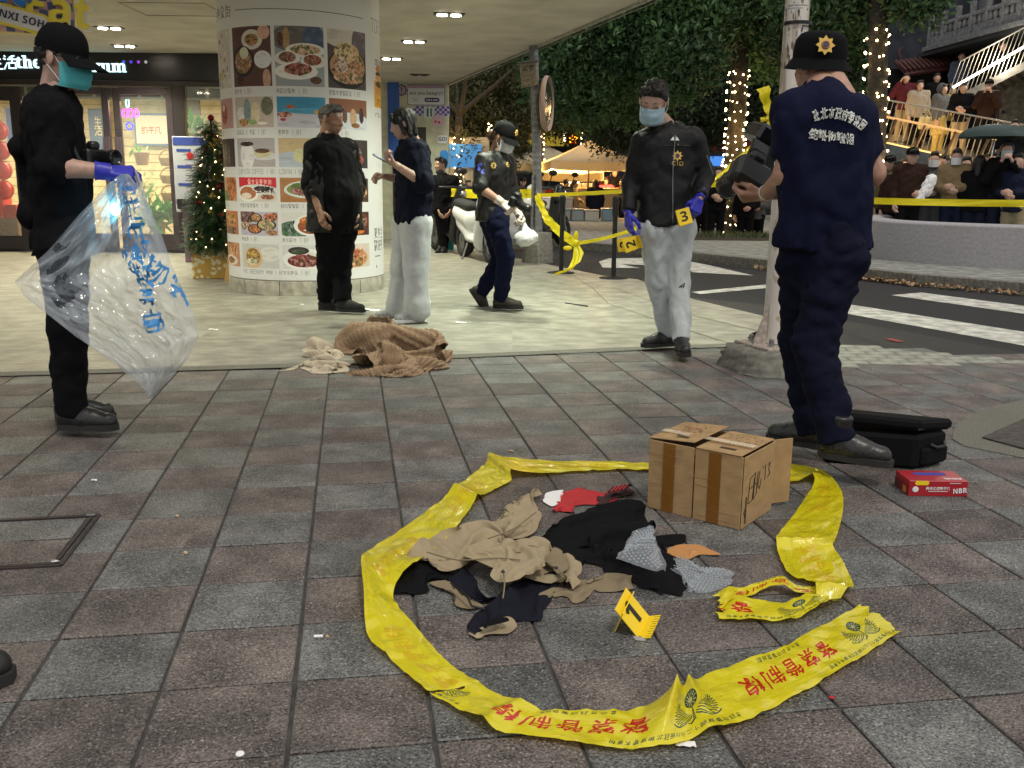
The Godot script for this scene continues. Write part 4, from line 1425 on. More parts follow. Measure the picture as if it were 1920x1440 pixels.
# ---------------------------------------------------------------- round column wrapped in a printed food guide
const DISHES:=["5a3a33|55,22,26,17,d8cfc6|55,22,17,10,b07a45*|30,58,30,26,1d1a1c|30,58,24,21,9b6b46*|34,44,12,10,d7d6bd|80,56,20,15,e4e2e4|88,88,9,16,c89a84|20,90,10,8,3a1517|84,10,14,12,d9a793",
	"9aa0a6|50,20,60,24,6a6260|80,22,22,26,4a5a78|24,22,7,20,b08a58|12,22,6,12,5d3526|62,40,40,12,e6e2dc|62,39,30,8,c9a47c*|25,54,26,12,e2ded8|25,52,17,9,8a4a3a*|78,58,26,12,e4e0da|76,56,18,9,a0573a*|42,76,44,14,ece8e2|46,72,28,10,a4503f*|82,90,12,6,5d3a24",
	"4f4440|40,12,50,20,cfc4ba|80,20,22,30,6b5f66|50,66,52,34,191717|50,62,46,29,b98c62*|46,38,32,16,d6b27e*|34,64,18,12,d3b0a2*|66,66,20,14,c08258*|50,82,38,10,c8956c*",
	"b98e8a|50,50,22,36,a22f34*|50,30,10,12,d7c8c0","c3b2a6|18,55,14,22,d8d2d0|36,45,10,40,7d8f8e|58,52,11,34,d9cba6|50,82,10,9,93a86a|74,86,12,5,e9e4de|86,30,14,30,6e6d5a|24,82,14,12,c98a4c*","3f8fb4|50,90,70,40,c9c6d0|70,45,60,10,4f9fc0|84,48,9,7,d79a54|28,32,9,6,c0552f|14,58,16,8,cf7a68*|12,74,6,5,b3323a|62,82,18,6,b6b6bc","8f5b40|50,80,60,36,d0d2da|58,60,9,30,caa27c|36,58,6,22,6a4a3a|82,52,7,26,3a2420|64,86,12,8,8a5a2f",
	"2e2624|50,45,9,34,4a382c*|30,50,6,30,5b4a3a*|70,60,6,34,6a4334*","b3aaae|30,60,20,50,e2dfe0|30,20,19,8,2a1a14|74,62,32,14,d6d4d8|70,52,20,16,d2c69a|70,44,18,8,5a3c28","d0b68c|50,78,70,34,b9bfcf|72,36,18,20,6a68b8|48,60,18,26,d6cfa0|80,74,8,8,3a4aa0","3a322f|40,50,40,40,7a5a50*|48,48,20,12,c9c4a0|62,70,24,20,a53a34*",
	"c9a27c|70,40,30,60,c86a34*|30,80,34,26,64783a*","cf2a35|50,70,70,44,d8d5d3|26,66,30,34,efeae4|26,62,24,27,b06a44|22,74,16,14,e8d8c8|66,42,26,12,e9e2de|66,42,22,9,4a3a34*|78,80,24,16,d9c9bd|78,78,16,10,a9573a*","b07a4e|50,96,80,24,a86f3f|60,46,52,36,d9ddda|56,44,42,27,8a8f5c*|50,50,26,16,a05a58*","4a2f22|30,30,22,22,b5722f*|70,55,26,24,c98a45*|40,84,24,14,caa06a*",
	"b9744c|50,40,40,36,d0873e*|50,84,40,18,7b4a33*","b9b4c6|20,20,30,26,6d4144*|46,24,17,18,2c2220|46,24,13,14,c98850*|16,60,18,16,caa58a*|42,72,20,20,2f2522|42,72,16,16,c06a34*|72,54,24,24,33261f|72,54,20,20,b9a078*|86,20,20,16,c46a46*|86,86,18,14,b8a9a0|86,86,12,10,b5734f*","d9d5d2|26,70,34,34,4e6a58*|62,54,36,44,ece9e6|62,58,28,32,9a4f26|60,34,22,18,d1732f*|58,74,12,4,e9e4de","4a2a20|60,40,36,40,7a3d2a*|40,84,44,14,c96a28",
	"c08a68|50,30,40,30,d08a54*|50,76,40,22,e0d8cc|50,76,24,14,b55a32*","c9c8c4|78,40,26,30,dcd9d4|34,58,26,44,d7b48a|34,52,20,34,8a6a36*|34,40,16,12,d09a3a*|30,74,16,14,d8cfae*","d0ced0|50,60,50,44,e8e5e4|34,24,22,16,2a2422|34,26,15,10,3f4a33|44,66,34,26,7c2f2a*|84,44,14,26,5f8a44*","d0bfb4|50,60,42,40,c88a5a*|50,40,24,18,b0582f*","2b211f|30,40,22,24,c9853f*|64,52,30,26,b5702f*|44,80,26,20,c98a48*"]

func dish(im: Image,r: Rect2i,spec: String,g: RandomNumberGenerator) -> void:
	var t:=Image.create(r.size.x,r.size.y,false,Image.FORMAT_RGB8)
	var s:=spec.split("|")
	t.fill(Color.html(s[0]))
	var w:=r.size/100.0
	for i in 260:
		var c:=Color.html(s[0]).lightened(g.randf()*0.10) if g.randf() < 0.5 else Color.html(s[0]).darkened(g.randf()*0.12)
		t.fill_rect(Rect2i(g.randi() % r.size.x,g.randi() % r.size.y,g.randi_range(3,30),g.randi_range(1,3)),c)
	for k in range(1,s.size()):
		var q:=s[k].trim_suffix("*").split(",")
		var c:=Vector2(q[0].to_float(),q[1].to_float())*Vector2(w)
		var e:=Vector2(q[2].to_float(),q[3].to_float())*Vector2(w)
		var col:=Color.html(q[4])
		ellipse(t,c,e,col)
		if s[k].ends_with("*"):
			for i in 90:
				var a:=g.randf()*TAU
				var f:=sqrt(g.randf())*0.9
				var cc:=col.lightened(g.randf()*0.45) if g.randf() < 0.5 else col.darkened(g.randf()*0.6)
				if g.randf() < 0.12: cc = Color(0.25,0.4,0.12).lerp(col,0.3)
				ellipse(t,c+Vector2(cos(a),sin(a))*e*f,Vector2(g.randf_range(0.04,0.16),g.randf_range(0.03,0.10))*e.x+Vector2.ONE,cc,g.randf()*PI)
		else:
			for i in 12:
				var a:=g.randf()*TAU
				ellipse(t,c+Vector2(cos(a),sin(a))*e*0.6,e*Vector2(0.25,0.12)+Vector2.ONE,col.lightened(0.10) if i % 2 else col.darkened(0.06))
	im.blit_rect(t,Rect2i(0,0,r.size.x,r.size.y),r.position)

func column():
	var at:=Vector3(-2.15,0,-10.05)
	var c:=thing("poster_column","thick round white column wrapped in rows of food photographs","column",at)
	var W:=1408
	var H:=1500
	var im:=Image.create(W,H,false,Image.FORMAT_RGB8)
	im.fill(Color(0.87,0.86,0.86))
	var g:=RandomNumberGenerator.new()
	g.seed = 5
	var px:=W/180.0
	var y_px:=func(y: float) -> int: return int((2.86-y)/2.71*H)
	var ink:=Color(0.12,0.11,0.12)
	var rows:=[[2.465,1.915],[1.829,1.578],[1.491,1.252],[1.163,0.94],[0.84,0.599],[0.513,0.267]]
	var names:=[["食善街","大戶屋 | B1","美林街板物 | B1","大心新泰式麵食 | B1"],["生物 | B","右五食 X 森林 | B1","先物道 | B1","AAVE | B1"],["活局 | B","CURISTA COFFEE | B1","LOVIN | B1","街物 | B1"],["食北市 | B","小南門傳統豆花 | B1","局街牛肉麵 | B1","政府 | B1"],["平食 | B","物臺手 | B1","善街咖哩 | B1","生物房 | B1"],["食 | B","THE GREENERY 物局 | B1","名街物食 | B1","善活 | B1"]]
	var k:=0
	for ri in 6:
		var cols:=[[-86.0,-55.0],[-51.6,-19.5],[-16.9,15.8],[18.4,51.0]]
		for ci in 4:
			var x0:=int((cols[ci][0]+90)*px)
			var x1:=int((cols[ci][1]+90)*px)
			var y0: int = y_px.call(rows[ri][0])
			var y1: int = y_px.call(rows[ri][1])
			var di:=0
			if ri == 0: di = [3,0,1,2][ci]
			elif ri == 1: di = 3+ci
			else: di = 7+(ri-2)*4+ci
			if ri == 0 and ci == 0:
				im.fill_rect(Rect2i(x0,y0,x1-x0,y1-y0),Color(0.80,0.76,0.74))
				for q in 40: ellipse(im,Vector2(x0+12+g.randf()*(x1-x0-24),y0+12+g.randf()*(y1-y0-24)),Vector2(g.randf_range(4,14),g.randf_range(4,20)),[Color(0.75,0.62,0.12),Color(0.28,0.3,0.5),Color(0.86,0.82,0.78),Color(0.66,0.55,0.42)][q % 4],g.randf()*3)
			else: dish(im,Rect2i(x0,y0,x1-x0,y1-y0),DISHES[di % DISHES.size()],g)
			var x:=float(x0)+2
			for ch in names[ri][ci]:
				var latin: bool = ch.unicode_at(0) < 128
				draw_glyph(im,ch,Vector2(x,y1+11),Vector2(12 if latin else 18,0),Vector2(0,22),1.7,ink)
				x += 13 if latin else 20
			if ri == 3 and ci == 1:
				draw_glyph(im,"食",Vector2(x0+70,y0+8),Vector2(24,0),Vector2(0,24),3,Color(1,0.8,0.75))
				for q in 5: draw_glyph(im,"小食善物街"[q],Vector2(x0+100+q*26,y0+10),Vector2(20,0),Vector2(0,22),2.5,Color(1,0.85,0.8))
				for q in 4: draw_glyph(im,"生食物水"[q],Vector2(x0+130+q*28,y0+44),Vector2(24,0),Vector2(0,28),4,ink)
	# heading, rule, right-hand column
	var hx:=int((-90+90)*px)
	for q in 4: draw_glyph(im,"生美食街"[q],Vector2((6+q*8.2)*px,y_px.call(2.685)),Vector2(7.2*px,0),Vector2(0,62),4.5,ink)
	draw_line(im,Vector2(43*px,y_px.call(2.625)),Vector2(139*px,y_px.call(2.60)),3,ink)
	for q in 5: draw_glyph(im,"TOFOO"[q],Vector2((149+q*6)*px,y_px.call(2.63)),Vector2(5*px,0),Vector2(0,70),3.5,ink)
	for q in 5: draw_glyph(im,"SEVEN"[q],Vector2((155+q*4)*px,y_px.call(2.24)),Vector2(3.4*px,0),Vector2(0,26),4,ink)
	im.fill_rect(Rect2i(int(153*px),y_px.call(2.03),int(26*px),int(0.24/2.71*H)),Color(0.86,0.62,0.08))
	ellipse(im,Vector2(164*px,y_px.call(2.15)),Vector2(8*px,24),Color(0.75,0.5,0.25))
	ellipse(im,Vector2(164*px,y_px.call(2.10)),Vector2(8.5*px,14),Color(0.22,0.14,0.1))
	ellipse(im,Vector2(164*px,y_px.call(2.06)),Vector2(9*px,16),Color(0.85,0.62,0.3))
	ellipse(im,Vector2(164*px,y_px.call(2.0)),Vector2(8.5*px,18),Color(0.35,0.18,0.12))
	ellipse(im,Vector2(164*px,y_px.call(1.93)),Vector2(8*px,20),Color(0.82,0.56,0.3))
	for q in 3: draw_glyph(im,"VTV"[q],Vector2((158+q*5)*px,y_px.call(1.86)),Vector2(4*px,0),Vector2(0,30),5,ink)
	for q in 6: draw_glyph(im,"VTSUSI"[q],Vector2((153+q*3.4)*px,y_px.call(1.74)),Vector2(3*px,0),Vector2(0,18),2,ink)
	for q in 3: draw_glyph(im,"更多生"[q],Vector2((148+q*6)*px,y_px.call(0.66)),Vector2(5.4*px,0),Vector2(0,58),4.5,ink)
	for q in 3: draw_glyph(im,"歡迎平"[q],Vector2((148+q*6)*px,y_px.call(0.53)),Vector2(5.4*px,0),Vector2(0,58),4.5,ink)
	draw_line(im,Vector2(149*px,y_px.call(0.36)),Vector2(158*px,y_px.call(0.36)),5,ink)
	ellipse(im,Vector2(151*px,y_px.call(0.25)),Vector2(5,10),ink)
	var a0:=0.211-PI/2
	var wrap:=mat("column_print",Color.WHITE,0.5)
	wrap.albedo_texture = ImageTexture.create_from_image(im)
	wrap.texture_repeat = false
	wrap.normal_enabled = true
	wrap.normal_texture = M.n_crumple
	wrap.normal_scale = 0.10
	obj("printed_wrap",MB.new().lathe([Vector2(0.79,0.15),Vector2(0.79,1.0),Vector2(0.79,2.0),Vector2(0.79,2.86)],72,Transform3D(Basis(Vector3.UP,a0),Vector3.ZERO),PI),wrap,c)
	obj("shaft_back",MB.new().lathe([Vector2(0.79,0.15),Vector2(0.79,2.86)],48,Transform3D(Basis(Vector3.UP,a0+PI),Vector3.ZERO),PI),M.white_wall,c)
	obj("shaft_head",MB.new().lathe([Vector2(0.775,2.84),Vector2(0.775,2.91)],72),M.white_wall,c)
	obj("seam_ring",MB.new().lathe([Vector2(0.786,0.135),Vector2(0.786,0.16)],72),M.joint,c)
	var stone:=mat("plinth",lin(0.62,0.57,0.48),0.6,M.t_dirt,1.2)
	for i in 12:
		var w:=TAU/12-0.008
		obj("plinth_stone",MB.new().lathe([Vector2(0.79,0.0),Vector2(0.795,0.01),Vector2(0.795,0.132),Vector2(0.785,0.14)],8,Transform3D(Basis(Vector3.UP,TAU*i/12+0.39),Vector3.ZERO),w),stone,c)

# ---------------------------------------------------------------- street furniture between plaza and road, houses across the road
func ribbon(path: Array,w: Array,up: Array,cols:=4,wob:=0.0,sd:=0.0) -> MB:
	# a strip through the points; up[i] is the strip's cross direction, w[i] its width
	var m:=MB.new()
	var n:=path.size()
	for i in n:
		for k in cols+1:
			var f:=float(k)/cols-0.5
			var p: Vector3 = path[i]+up[i]*(w[i]*f)
			if wob > 0: p += (up[i] as Vector3).cross((path[mini(i+1,n-1)]-path[maxi(i-1,0)]).normalized())*wob*fine_noise.get_noise_2d(i*0.6+sd,k*0.9+sd)
			m.p(p,Vector2(float(i),f+0.5))
	for i in n-1:
		for k in cols:
			var a:=i*(cols+1)+k
			m.quad(a,a+cols+1,a+cols+2,a+1)
	return m

func span(a: Vector3,b: Vector3,sag: float,n:=24) -> Array:
	var q:=[]
	for i in n+1:
		var f:=float(i)/n
		q.append(a.lerp(b,f)-Vector3(0,sag*4*f*(1-f),0))
	return q

func same(v,n: int) -> Array:
	var q:=[]
	for i in n: q.append(v)
	return q

func scooter(label: String,body: Color,at: Vector3,turn: float) -> Node3D:
	var t:=thing("parked_scooter",label,"scooter",at,turn,"scooters parked at the plaza's edge")
	var paint:=mat("scooter_paint_%s" % body.to_html(),body,0.25)
	for x in [-0.58,0.62]:
		var w:=Node3D.new()
		w.name = "wheel"
		t.add_child(w,true)
		var ring:=[]
		for i in 21: ring.append(Vector3(x+sin(TAU*i/20)*0.20,0.25+cos(TAU*i/20)*0.20,0))
		obj("tyre",MB.new().tube(ring,0.055,10),M.rubber,w)
		obj("rim",MB.new().lathe([Vector2(0.03,0.03),Vector2(0.14,0.025),Vector2(0.155,0.0),Vector2(0.14,-0.025),Vector2(0.03,-0.03)],18),M.steel,w,Transform3D(Basis(Vector3.RIGHT,PI/2),Vector3(x,0.25,0)))
	var f:=Field.new()
	f.cap(Vector3(-0.75,0.66,0),Vector3(-0.12,0.56,0),0.12,0.15)
	f.cap(Vector3(-0.62,0.50,0),Vector3(-0.15,0.36,0),0.10,0.12)
	f.cap(Vector3(-0.15,0.30,0),Vector3(0.28,0.28,0),0.11,0.11,Vector3.UP,2.0)
	obj("rear_body",f.build(0.022,45.0),paint,t)
	var s:=Field.new()
	s.cap(Vector3(0.34,0.30,0),Vector3(0.45,0.80,0),0.17,0.15,Vector3(0.97,-0.2,0),2.6)
	s.cap(Vector3(0.45,0.80,0),Vector3(0.50,0.98,0),0.13,0.10)
	s.cap(Vector3(0.60,0.52,0),Vector3(0.72,0.46,0),0.07,0.06)
	obj("front_shield",s.build(0.02,50.0),paint,t)
	obj("inner_shield",MB.new().box(Vector3(0.315,0.56,0),Vector3(0.02,0.5,0.2),Basis(Vector3.BACK,-0.2),0.008),M.black_plastic,t)
	var q:=Field.new()
	q.cap(Vector3(-0.72,0.80,0),Vector3(-0.15,0.75,0),0.11,0.12,Vector3.UP,1.7)
	obj("seat",q.build(0.022,50.0),M.rubber,t)
	obj("fork",MB.new().tube([Vector3(0.62,0.25,0.07),Vector3(0.52,0.6,0.07)],0.02,7).tube([Vector3(0.62,0.25,-0.07),Vector3(0.52,0.6,-0.07)],0.02,7),M.steel,t)
	obj("handlebar",MB.new().tube([Vector3(0.36,1.02,-0.34),Vector3(0.46,1.02,-0.12),Vector3(0.46,1.02,0.12),Vector3(0.36,1.02,0.34)],0.018,8),M.black_plastic,t)
	obj("headlight",MB.new().ball(Vector3(0.60,0.92,0),Vector3(0.035,0.06,0.09),6),M.chrome,t)
	obj("tail_light",MB.new().box(Vector3(-0.87,0.68,0),Vector3(0.03,0.06,0.16),Basis.IDENTITY,0.01),mat("tail_red",lin(0.4,0.01,0.01),0.2),t)
	for z in [-0.3,0.3]:
		var mr:=MB.new().tube([Vector3(0.40,1.02,z*0.9),Vector3(0.42,1.2,z*1.1)],0.007,6)
		mr.ball(Vector3(0.42,1.24,z*1.15),Vector3(0.02,0.045,0.07),5)
		obj("mirror",mr,M.black_plastic,t)
	obj("stand",MB.new().tube([Vector3(-0.1,0.24,0.1),Vector3(-0.05,0.0,0.2)],0.014,6),M.steel,t)
	return t

func street_far():
	# lamp pole of flaking white paint, bolted to a rough concrete foot
	var pole:=thing("white_lamp_pole","flaking white steel lamp pole covered in torn stickers, on a concrete foot","lamp pole",Vector3(1.61,0,-5.781))
	var im:=Image.create(256,1024,false,Image.FORMAT_RGB8)
	im.fill(Color(0.80,0.77,0.73))
	for i in 500: ellipse(im,Vector2(rng.randf()*256,rng.randf()*1024),Vector2(rng.randf_range(1,22),rng.randf_range(1,30)),Color(0.80,0.77,0.73).lightened(rng.randf()*0.2) if i % 3 else Color(0.70,0.65,0.58))
	for i in 900:
		var y:=rng.randf()*620
		var dark:=rng.randf()*0.5+0.15
		draw_line(im,Vector2(rng.randf()*256,y),Vector2(rng.randf()*256,y)*0+Vector2(rng.randf()*256,y+rng.randfn()*20) if i % 40 == 0 else Vector2(rng.randf()*256,y),rng.randf_range(1,4),Color(dark,dark,dark*1.05)) if i % 12 == 0 else ellipse(im,Vector2(128+rng.randfn()*60,y),Vector2(rng.randf_range(0.6,3),rng.randf_range(0.6,5)),Color(dark,dark,dark))
	for q in [[70,60,46],[140,200,34],[86,330,40],[150,430,30],[100,250,60]]:
		for i in 14: draw_line(im,Vector2(q[0]+rng.randf()*q[2],q[1]+rng.randf()*q[2]),Vector2(q[0]+rng.randf()*q[2],q[1]+rng.randf()*q[2]),2,Color(0.28,0.28,0.30))
	for i in 16: draw_line(im,Vector2(96+rng.randf()*30,740+rng.randf()*40),Vector2(96+rng.randf()*30,750+rng.randf()*40),5,Color(0.35,0.45,0.52))
	for i in 30: ellipse(im,Vector2(60+rng.randf()*110,620+rng.randf()*30),Vector2(3,5),Color(0.42,0.38,0.33))
	var pm:=mat("pole_paint",Color.WHITE,0.55,null,1)
	pm.albedo_texture = ImageTexture.create_from_image(im)
	var lean:=Basis(Vector3.BACK,0.004)
	var prof:=[]
	for i in 23: prof.append(Vector2(0.082-0.0035*i*0.4,0.16+i*0.2))
	obj("shaft",MB.new().lathe(prof,24),pm,pole,Transform3D(lean*Basis(Vector3.UP,2.6),Vector3.ZERO))
	obj("steel_band",MB.new().lathe([Vector2(0.0815,1.99),Vector2(0.0815,2.01)],24),M.black_steel,pole)
	obj("steel_band",MB.new().lathe([Vector2(0.0825,1.27),Vector2(0.0825,1.285)],24),M.black_steel,pole)
	var gus:=mat("gusset",lin(0.58,0.50,0.44),0.7,M.t_dirt,4.0)
	for k in 4: obj("gusset",MB.new().poly(PackedVector2Array([Vector2(0.078,0.155),Vector2(0.17,0.155),Vector2(0.165,0.18),Vector2(0.088,0.36),Vector2(0.078,0.36)]),Transform3D(Basis(Vector3.UP,PI/2*k+0.35),Vector3.ZERO),0.014),gus,pole)
	obj("base_plate",MB.new().box(Vector3(0,0.146,0),Vector3(0.36,0.02,0.36),Basis(Vector3.UP,0.35),0.004),gus,pole)
	for k in 4: obj("bolt",MB.new().lathe([Vector2(0.016,0),Vector2(0.016,0.035),Vector2(0.012,0.045),Vector2(0,0.047)],8),M.steel,pole,Transform3D(Basis.IDENTITY,Basis(Vector3.UP,PI/2*k+1.13)*Vector3(0.15,0.155,0)))
	var foot:=MB.new().grid(36,10,func(u,w):
		var a: float = TAU*u
		var r: float = (0.30 if w < 0.75 else 0.30-(w-0.75)*1.0)/pow(pow(absf(cos(a)),4.0)+pow(absf(sin(a)),4.0),0.25)
		r *= 1.0-0.20*w+0.07*fine_noise.get_noise_2d(cos(a)*3.0+5,sin(a)*3.0+w*4.0)
		if w > 0.97: r = 0.0
		return Vector3(sin(a)*r,minf(w/0.75,1.0)*0.138+0.01*fine_noise.get_noise_2d(u*20,w*9.0)*(1.0 if w < 0.9 else 0.3),cos(a)*r))
	obj("concrete_foot",foot,M.concrete,pole,Transform3D(Basis(Vector3.UP,0.3),Vector3.ZERO))
	var tp:=thing("tape_knot","yellow barrier tape knotted round the white lamp pole, ends sticking up","tape",Vector3.ZERO)
	var k0:=Vector3(1.476,1.477,-5.75)
	var fan:=MB.new()
	for q in [[Vector3(-0.055,0.17,0.03),0.075],[Vector3(-0.01,-0.13,0.06),0.06],[Vector3(-0.06,-0.01,0.05),0.025]]:
		var pth:=[]
		var ww:=[]
		for i in 9:
			var f:=i/8.0
			pth.append(k0+(q[0] as Vector3)*f+Vector3(0.006*sin(i*2.0),0,0.01*sin(i*1.3)))
			ww.append(lerpf(0.022,q[1],f))
		fan.add(ribbon(pth,ww,same((q[0] as Vector3).cross(Vector3.BACK).normalized(),9),5,0.012,q[1]*99))
	fan.ball(k0,Vector3(0.025,0.022,0.025),6)
	obj("tape_ends",fan,M.tape,tp)
	# grey pole with a round traffic mirror and a small sign box
	var gp:=thing("mirror_pole","grey steel pole carrying a round traffic mirror and a small box","pole",Vector3(0.343,0,-13.551))
	obj("footing",MB.new().lathe([Vector2(0.22,0),Vector2(0.19,0.42),Vector2(0.0,0.43)],8),M.concrete,gp)
	obj("shaft",MB.new().tube([Vector3(0,0.4,0),Vector3(-0.03,1.4,0),Vector3(-0.10,2.9,0)],0.062,14),M.steel,gp)
	obj("conduit",MB.new().tube([Vector3(-0.09,0.1,0.02),Vector3(-0.08,1.2,0.05)],0.02,8),M.steel,gp)
	obj("bracket",MB.new().box(Vector3(0.01,2.15,0),Vector3(0.2,0.04,0.04)),M.steel,gp)
	var mb:=Basis(Vector3.UP,1.36)
	obj("mirror_hood",MB.new().lathe([Vector2(0.0,-0.05),Vector2(0.34,-0.03),Vector2(0.37,0.0),Vector2(0.36,0.05)],28),mat("mirror_rim",lin(0.42,0.30,0.24),0.5),gp,Transform3D(mb*Basis(Vector3.RIGHT,PI/2),Vector3(0.08,2.15,0.02)))
	obj("mirror_glass",MB.new().lathe([Vector2(0.35,0.0),Vector2(0.25,0.04),Vector2(0.12,0.065),Vector2(0.0,0.072)],28),M.chrome,gp,Transform3D(mb*Basis(Vector3.RIGHT,PI/2),Vector3(0.085,2.15,0.02)))
	obj("small_box",MB.new().box(Vector3(-0.16,2.52,0.05),Vector3(0.22,0.30,0.16),Basis(Vector3.BACK,0.12),0.01),mat("box_cream",lin(0.40,0.32,0.22),0.6,M.t_dirt,3.0),gp)
	obj("box_roof",MB.new().box(Vector3(-0.18,2.68,0.05),Vector3(0.28,0.02,0.22),Basis(Vector3.BACK,0.12)),M.steel,gp)
	obj("print",brush(MB.new(),"北市",func(p): return Vector3(-0.24+p.x*0.075,2.63-p.y*0.07+p.x*0.008,0.134),0.12),M.print_black,gp)
	# belt posts and barrier tape
	var posts:=[Vector3(0.597,0,-11.959),Vector3(1.185,0,-11.343)]
	var b0: Node3D
	for i in 2:
		var o: Node3D
		if i == 0:
			o = thing("barrier_post","","barrier post",Vector3.ZERO,0,"black barrier posts by the road")
			obj("base",MB.new().lathe([Vector2(0.17,0),Vector2(0.168,0.012),Vector2(0.03,0.03),Vector2(0.0,0.03)],28),M.black_steel,o)
			obj("tube",MB.new().lathe([Vector2(0.028,0.02),Vector2(0.028,0.72),Vector2(0.036,0.73),Vector2(0.036,0.93),Vector2(0.03,0.95),Vector2(0,0.955)],16),M.black_steel,o)
			b0 = o
		else: o = dup(b0,Vector3.ZERO,0)
		o.position = posts[i]
		o.set_meta("label",["black barrier post with loose yellow tape lying at its base","black barrier post beside the grey-trousered detective"][i])
	var tapes:=[
		["tight twisted yellow tape between the grey pole and the black-jacketed detective",span(Vector3(0.328,0.929,-13.5),Vector3(1.59,1.034,-11.6),0.01),0.05],
		["yellow tape stretched behind the walking woman officer",span(Vector3(-0.963,0.937,-15),Vector3(0.292,0.956,-13.6),0.02),0.13],
		["yellow tape tied round the lit tree trunk in front of the bystanders",span(Vector3(2.755,1.089,-14),Vector3(3.475,1.163,-14),0.0),0.08],
		["long yellow tape stretched in front of the crowd on the right",span(Vector3(4.554,0.915,-12.6),Vector3(7.131,0.946,-11),0.02),0.085],
		["twisted yellow tape slanting up to the white lamp pole",span(Vector3(1.738,1.068,-9),Vector3(1.511,1.405,-6),0.02),0.035]]
	for q in tapes:
		var n: int = q[1].size()
		var ups:=[]
		for i in n: ups.append(Vector3(0.1,1,0.25*sin(i*0.7)).normalized())
		tag(obj("barrier_tape",ribbon(q[1],same(q[2],n),ups,4,0.02,q[2]*40),M.tape),q[0],"barrier tape","stretched barrier tapes")
	var hang:=thing("hanging_tape","slack yellow tape drooping from the grey pole to a knot by the barrier post","barrier tape",Vector3.ZERO)
	var pa:=[Vector3(0.31,0.93,-13.4),Vector3(0.438,0.632,-12.9),Vector3(0.624,0.455,-12.3),Vector3(0.764,0.38,-11.8)]
	var c3:=Curve3D.new()
	for p in pa: c3.add_point(p)
	var hp:=c3.tessellate_even_length(4,0.09)
	var arr:=[]
	for p in hp: arr.append(p)
	var up2:=[]
	for i in arr.size(): up2.append(Vector3(0.45,0.8,0.3*sin(i*0.5)).normalized())
	obj("slack_length",ribbon(arr,same(0.11,arr.size()),up2,5,0.035,3.0),M.tape,hang)
	obj("knot",MB.new().ball(pa[3],Vector3(0.05,0.05,0.04),6).ball(pa[3]+Vector3(0,0.09,0),Vector3(0.03,0.06,0.02),5).ball(pa[3]+Vector3(-0.10,-0.06,0),Vector3(0.06,0.03,0.02),5),M.tape,hang)
	var tail:=[pa[3],Vector3(0.79,0.242,-11.75),Vector3(0.75,0.135,-11.7),Vector3(0.671,0.062,-11.65),Vector3(0.54,0.033,-11.6),Vector3(0.502,0.026,-11.6)]
	obj("tail",ribbon(tail,[0.05,0.14,0.15,0.13,0.07,0.05],same(Vector3(0.8,0.5,0.3).normalized(),6),6,0.05,8.0),M.tape,hang)
	obj("taut_length",ribbon(span(pa[3],Vector3(1.473,0.669,-10.6),0.03),same(0.045,25),same(Vector3(0,1,0.2).normalized(),25),4,0.02,5.0),M.tape,hang)
	# scooters
	var white:=lin(0.70,0.71,0.72)
	var blk:=lin(0.015,0.015,0.017)
	scooter("white-fronted scooter parked left of the walking woman's legs",white,Vector3(-0.534,0,-13.914),-1.2)
	scooter("black scooter parked behind the young man, half hidden",blk,Vector3(-0.799,0,-14.383)+Vector3(-0.2,0,-0.9),-1.1)
	scooter("white scooter parked between the walking woman and the grey pole",white,Vector3(0.072,0,-13.337)+Vector3(0,0,-0.5),1.15)
	scooter("black scooter parked behind the white one by the grey pole",blk,Vector3(-0.259,0,-14.455)+Vector3(0,0,-1.2),1.3)
	scooter("black scooter with red tail light parked behind the grey pole",blk,Vector3(0.33,0,-15.915)+Vector3(0.2,0,-0.8),1.0)
	var ab:=thing("teal_sign_board","teal folding sign board standing behind the young man","sign board",Vector3(-1.15,0,-15.9))
	for s in [-1,1]: obj("leaf",MB.new().box(Vector3(s*0.10+0.02,0.42,0),Vector3(0.11,0.84,0.05),Basis(Vector3.BACK,s*-0.02),0.01),mat("teal",lin(0.02,0.34,0.33),0.5),ab)

func windows(b: Node3D,w: float,h: float,z: float,nx: int,ny: int,lit: float,y0:=3.4):
	for j in ny:
		for i in nx:
			var on:=rng.randf() < lit
			var x:=-w/2+(i+0.5)*w/nx
			var y:=y0+j*2.9
			var f:=obj("window",MB.new().box(Vector3(x,y,z+0.03),Vector3(w/nx*0.62,1.5,0.10),Basis.IDENTITY,0.02),M.building_dark,b)
			obj("pane",MB.new().box(Vector3(x,y,z+0.085),Vector3(w/nx*0.54,1.35,0.02)),M.window_lit if on else M.window_dark,f)

# ---------------------------------------------------------------- houses across the road and the trees in front of them
func leaf_cluster() -> Mesh:
	# a spray of small leaves
	var m:=MB.new()
	m.use_c = true
	var r:=RandomNumberGenerator.new()
	r.seed = 77
	for i in 16:
		var b:=Basis.from_euler(Vector3(r.randfn()*0.7,r.randf()*TAU,r.randfn()*0.7))
		var o:=Vector3(r.randfn()*0.13,r.randfn()*0.11,r.randfn()*0.13)
		var l:=r.randf_range(0.08,0.15)
		var a:=o
		var c:=o+b*Vector3(0,-0.01,l)
		var s:=b*Vector3(l*0.24,0.012,l*0.45)
		var t:=b*Vector3(-l*0.24,0.012,l*0.45)
		m.ftri(a,c,o+s)
		m.ftri(a,o+t,c)
	return m.mesh()

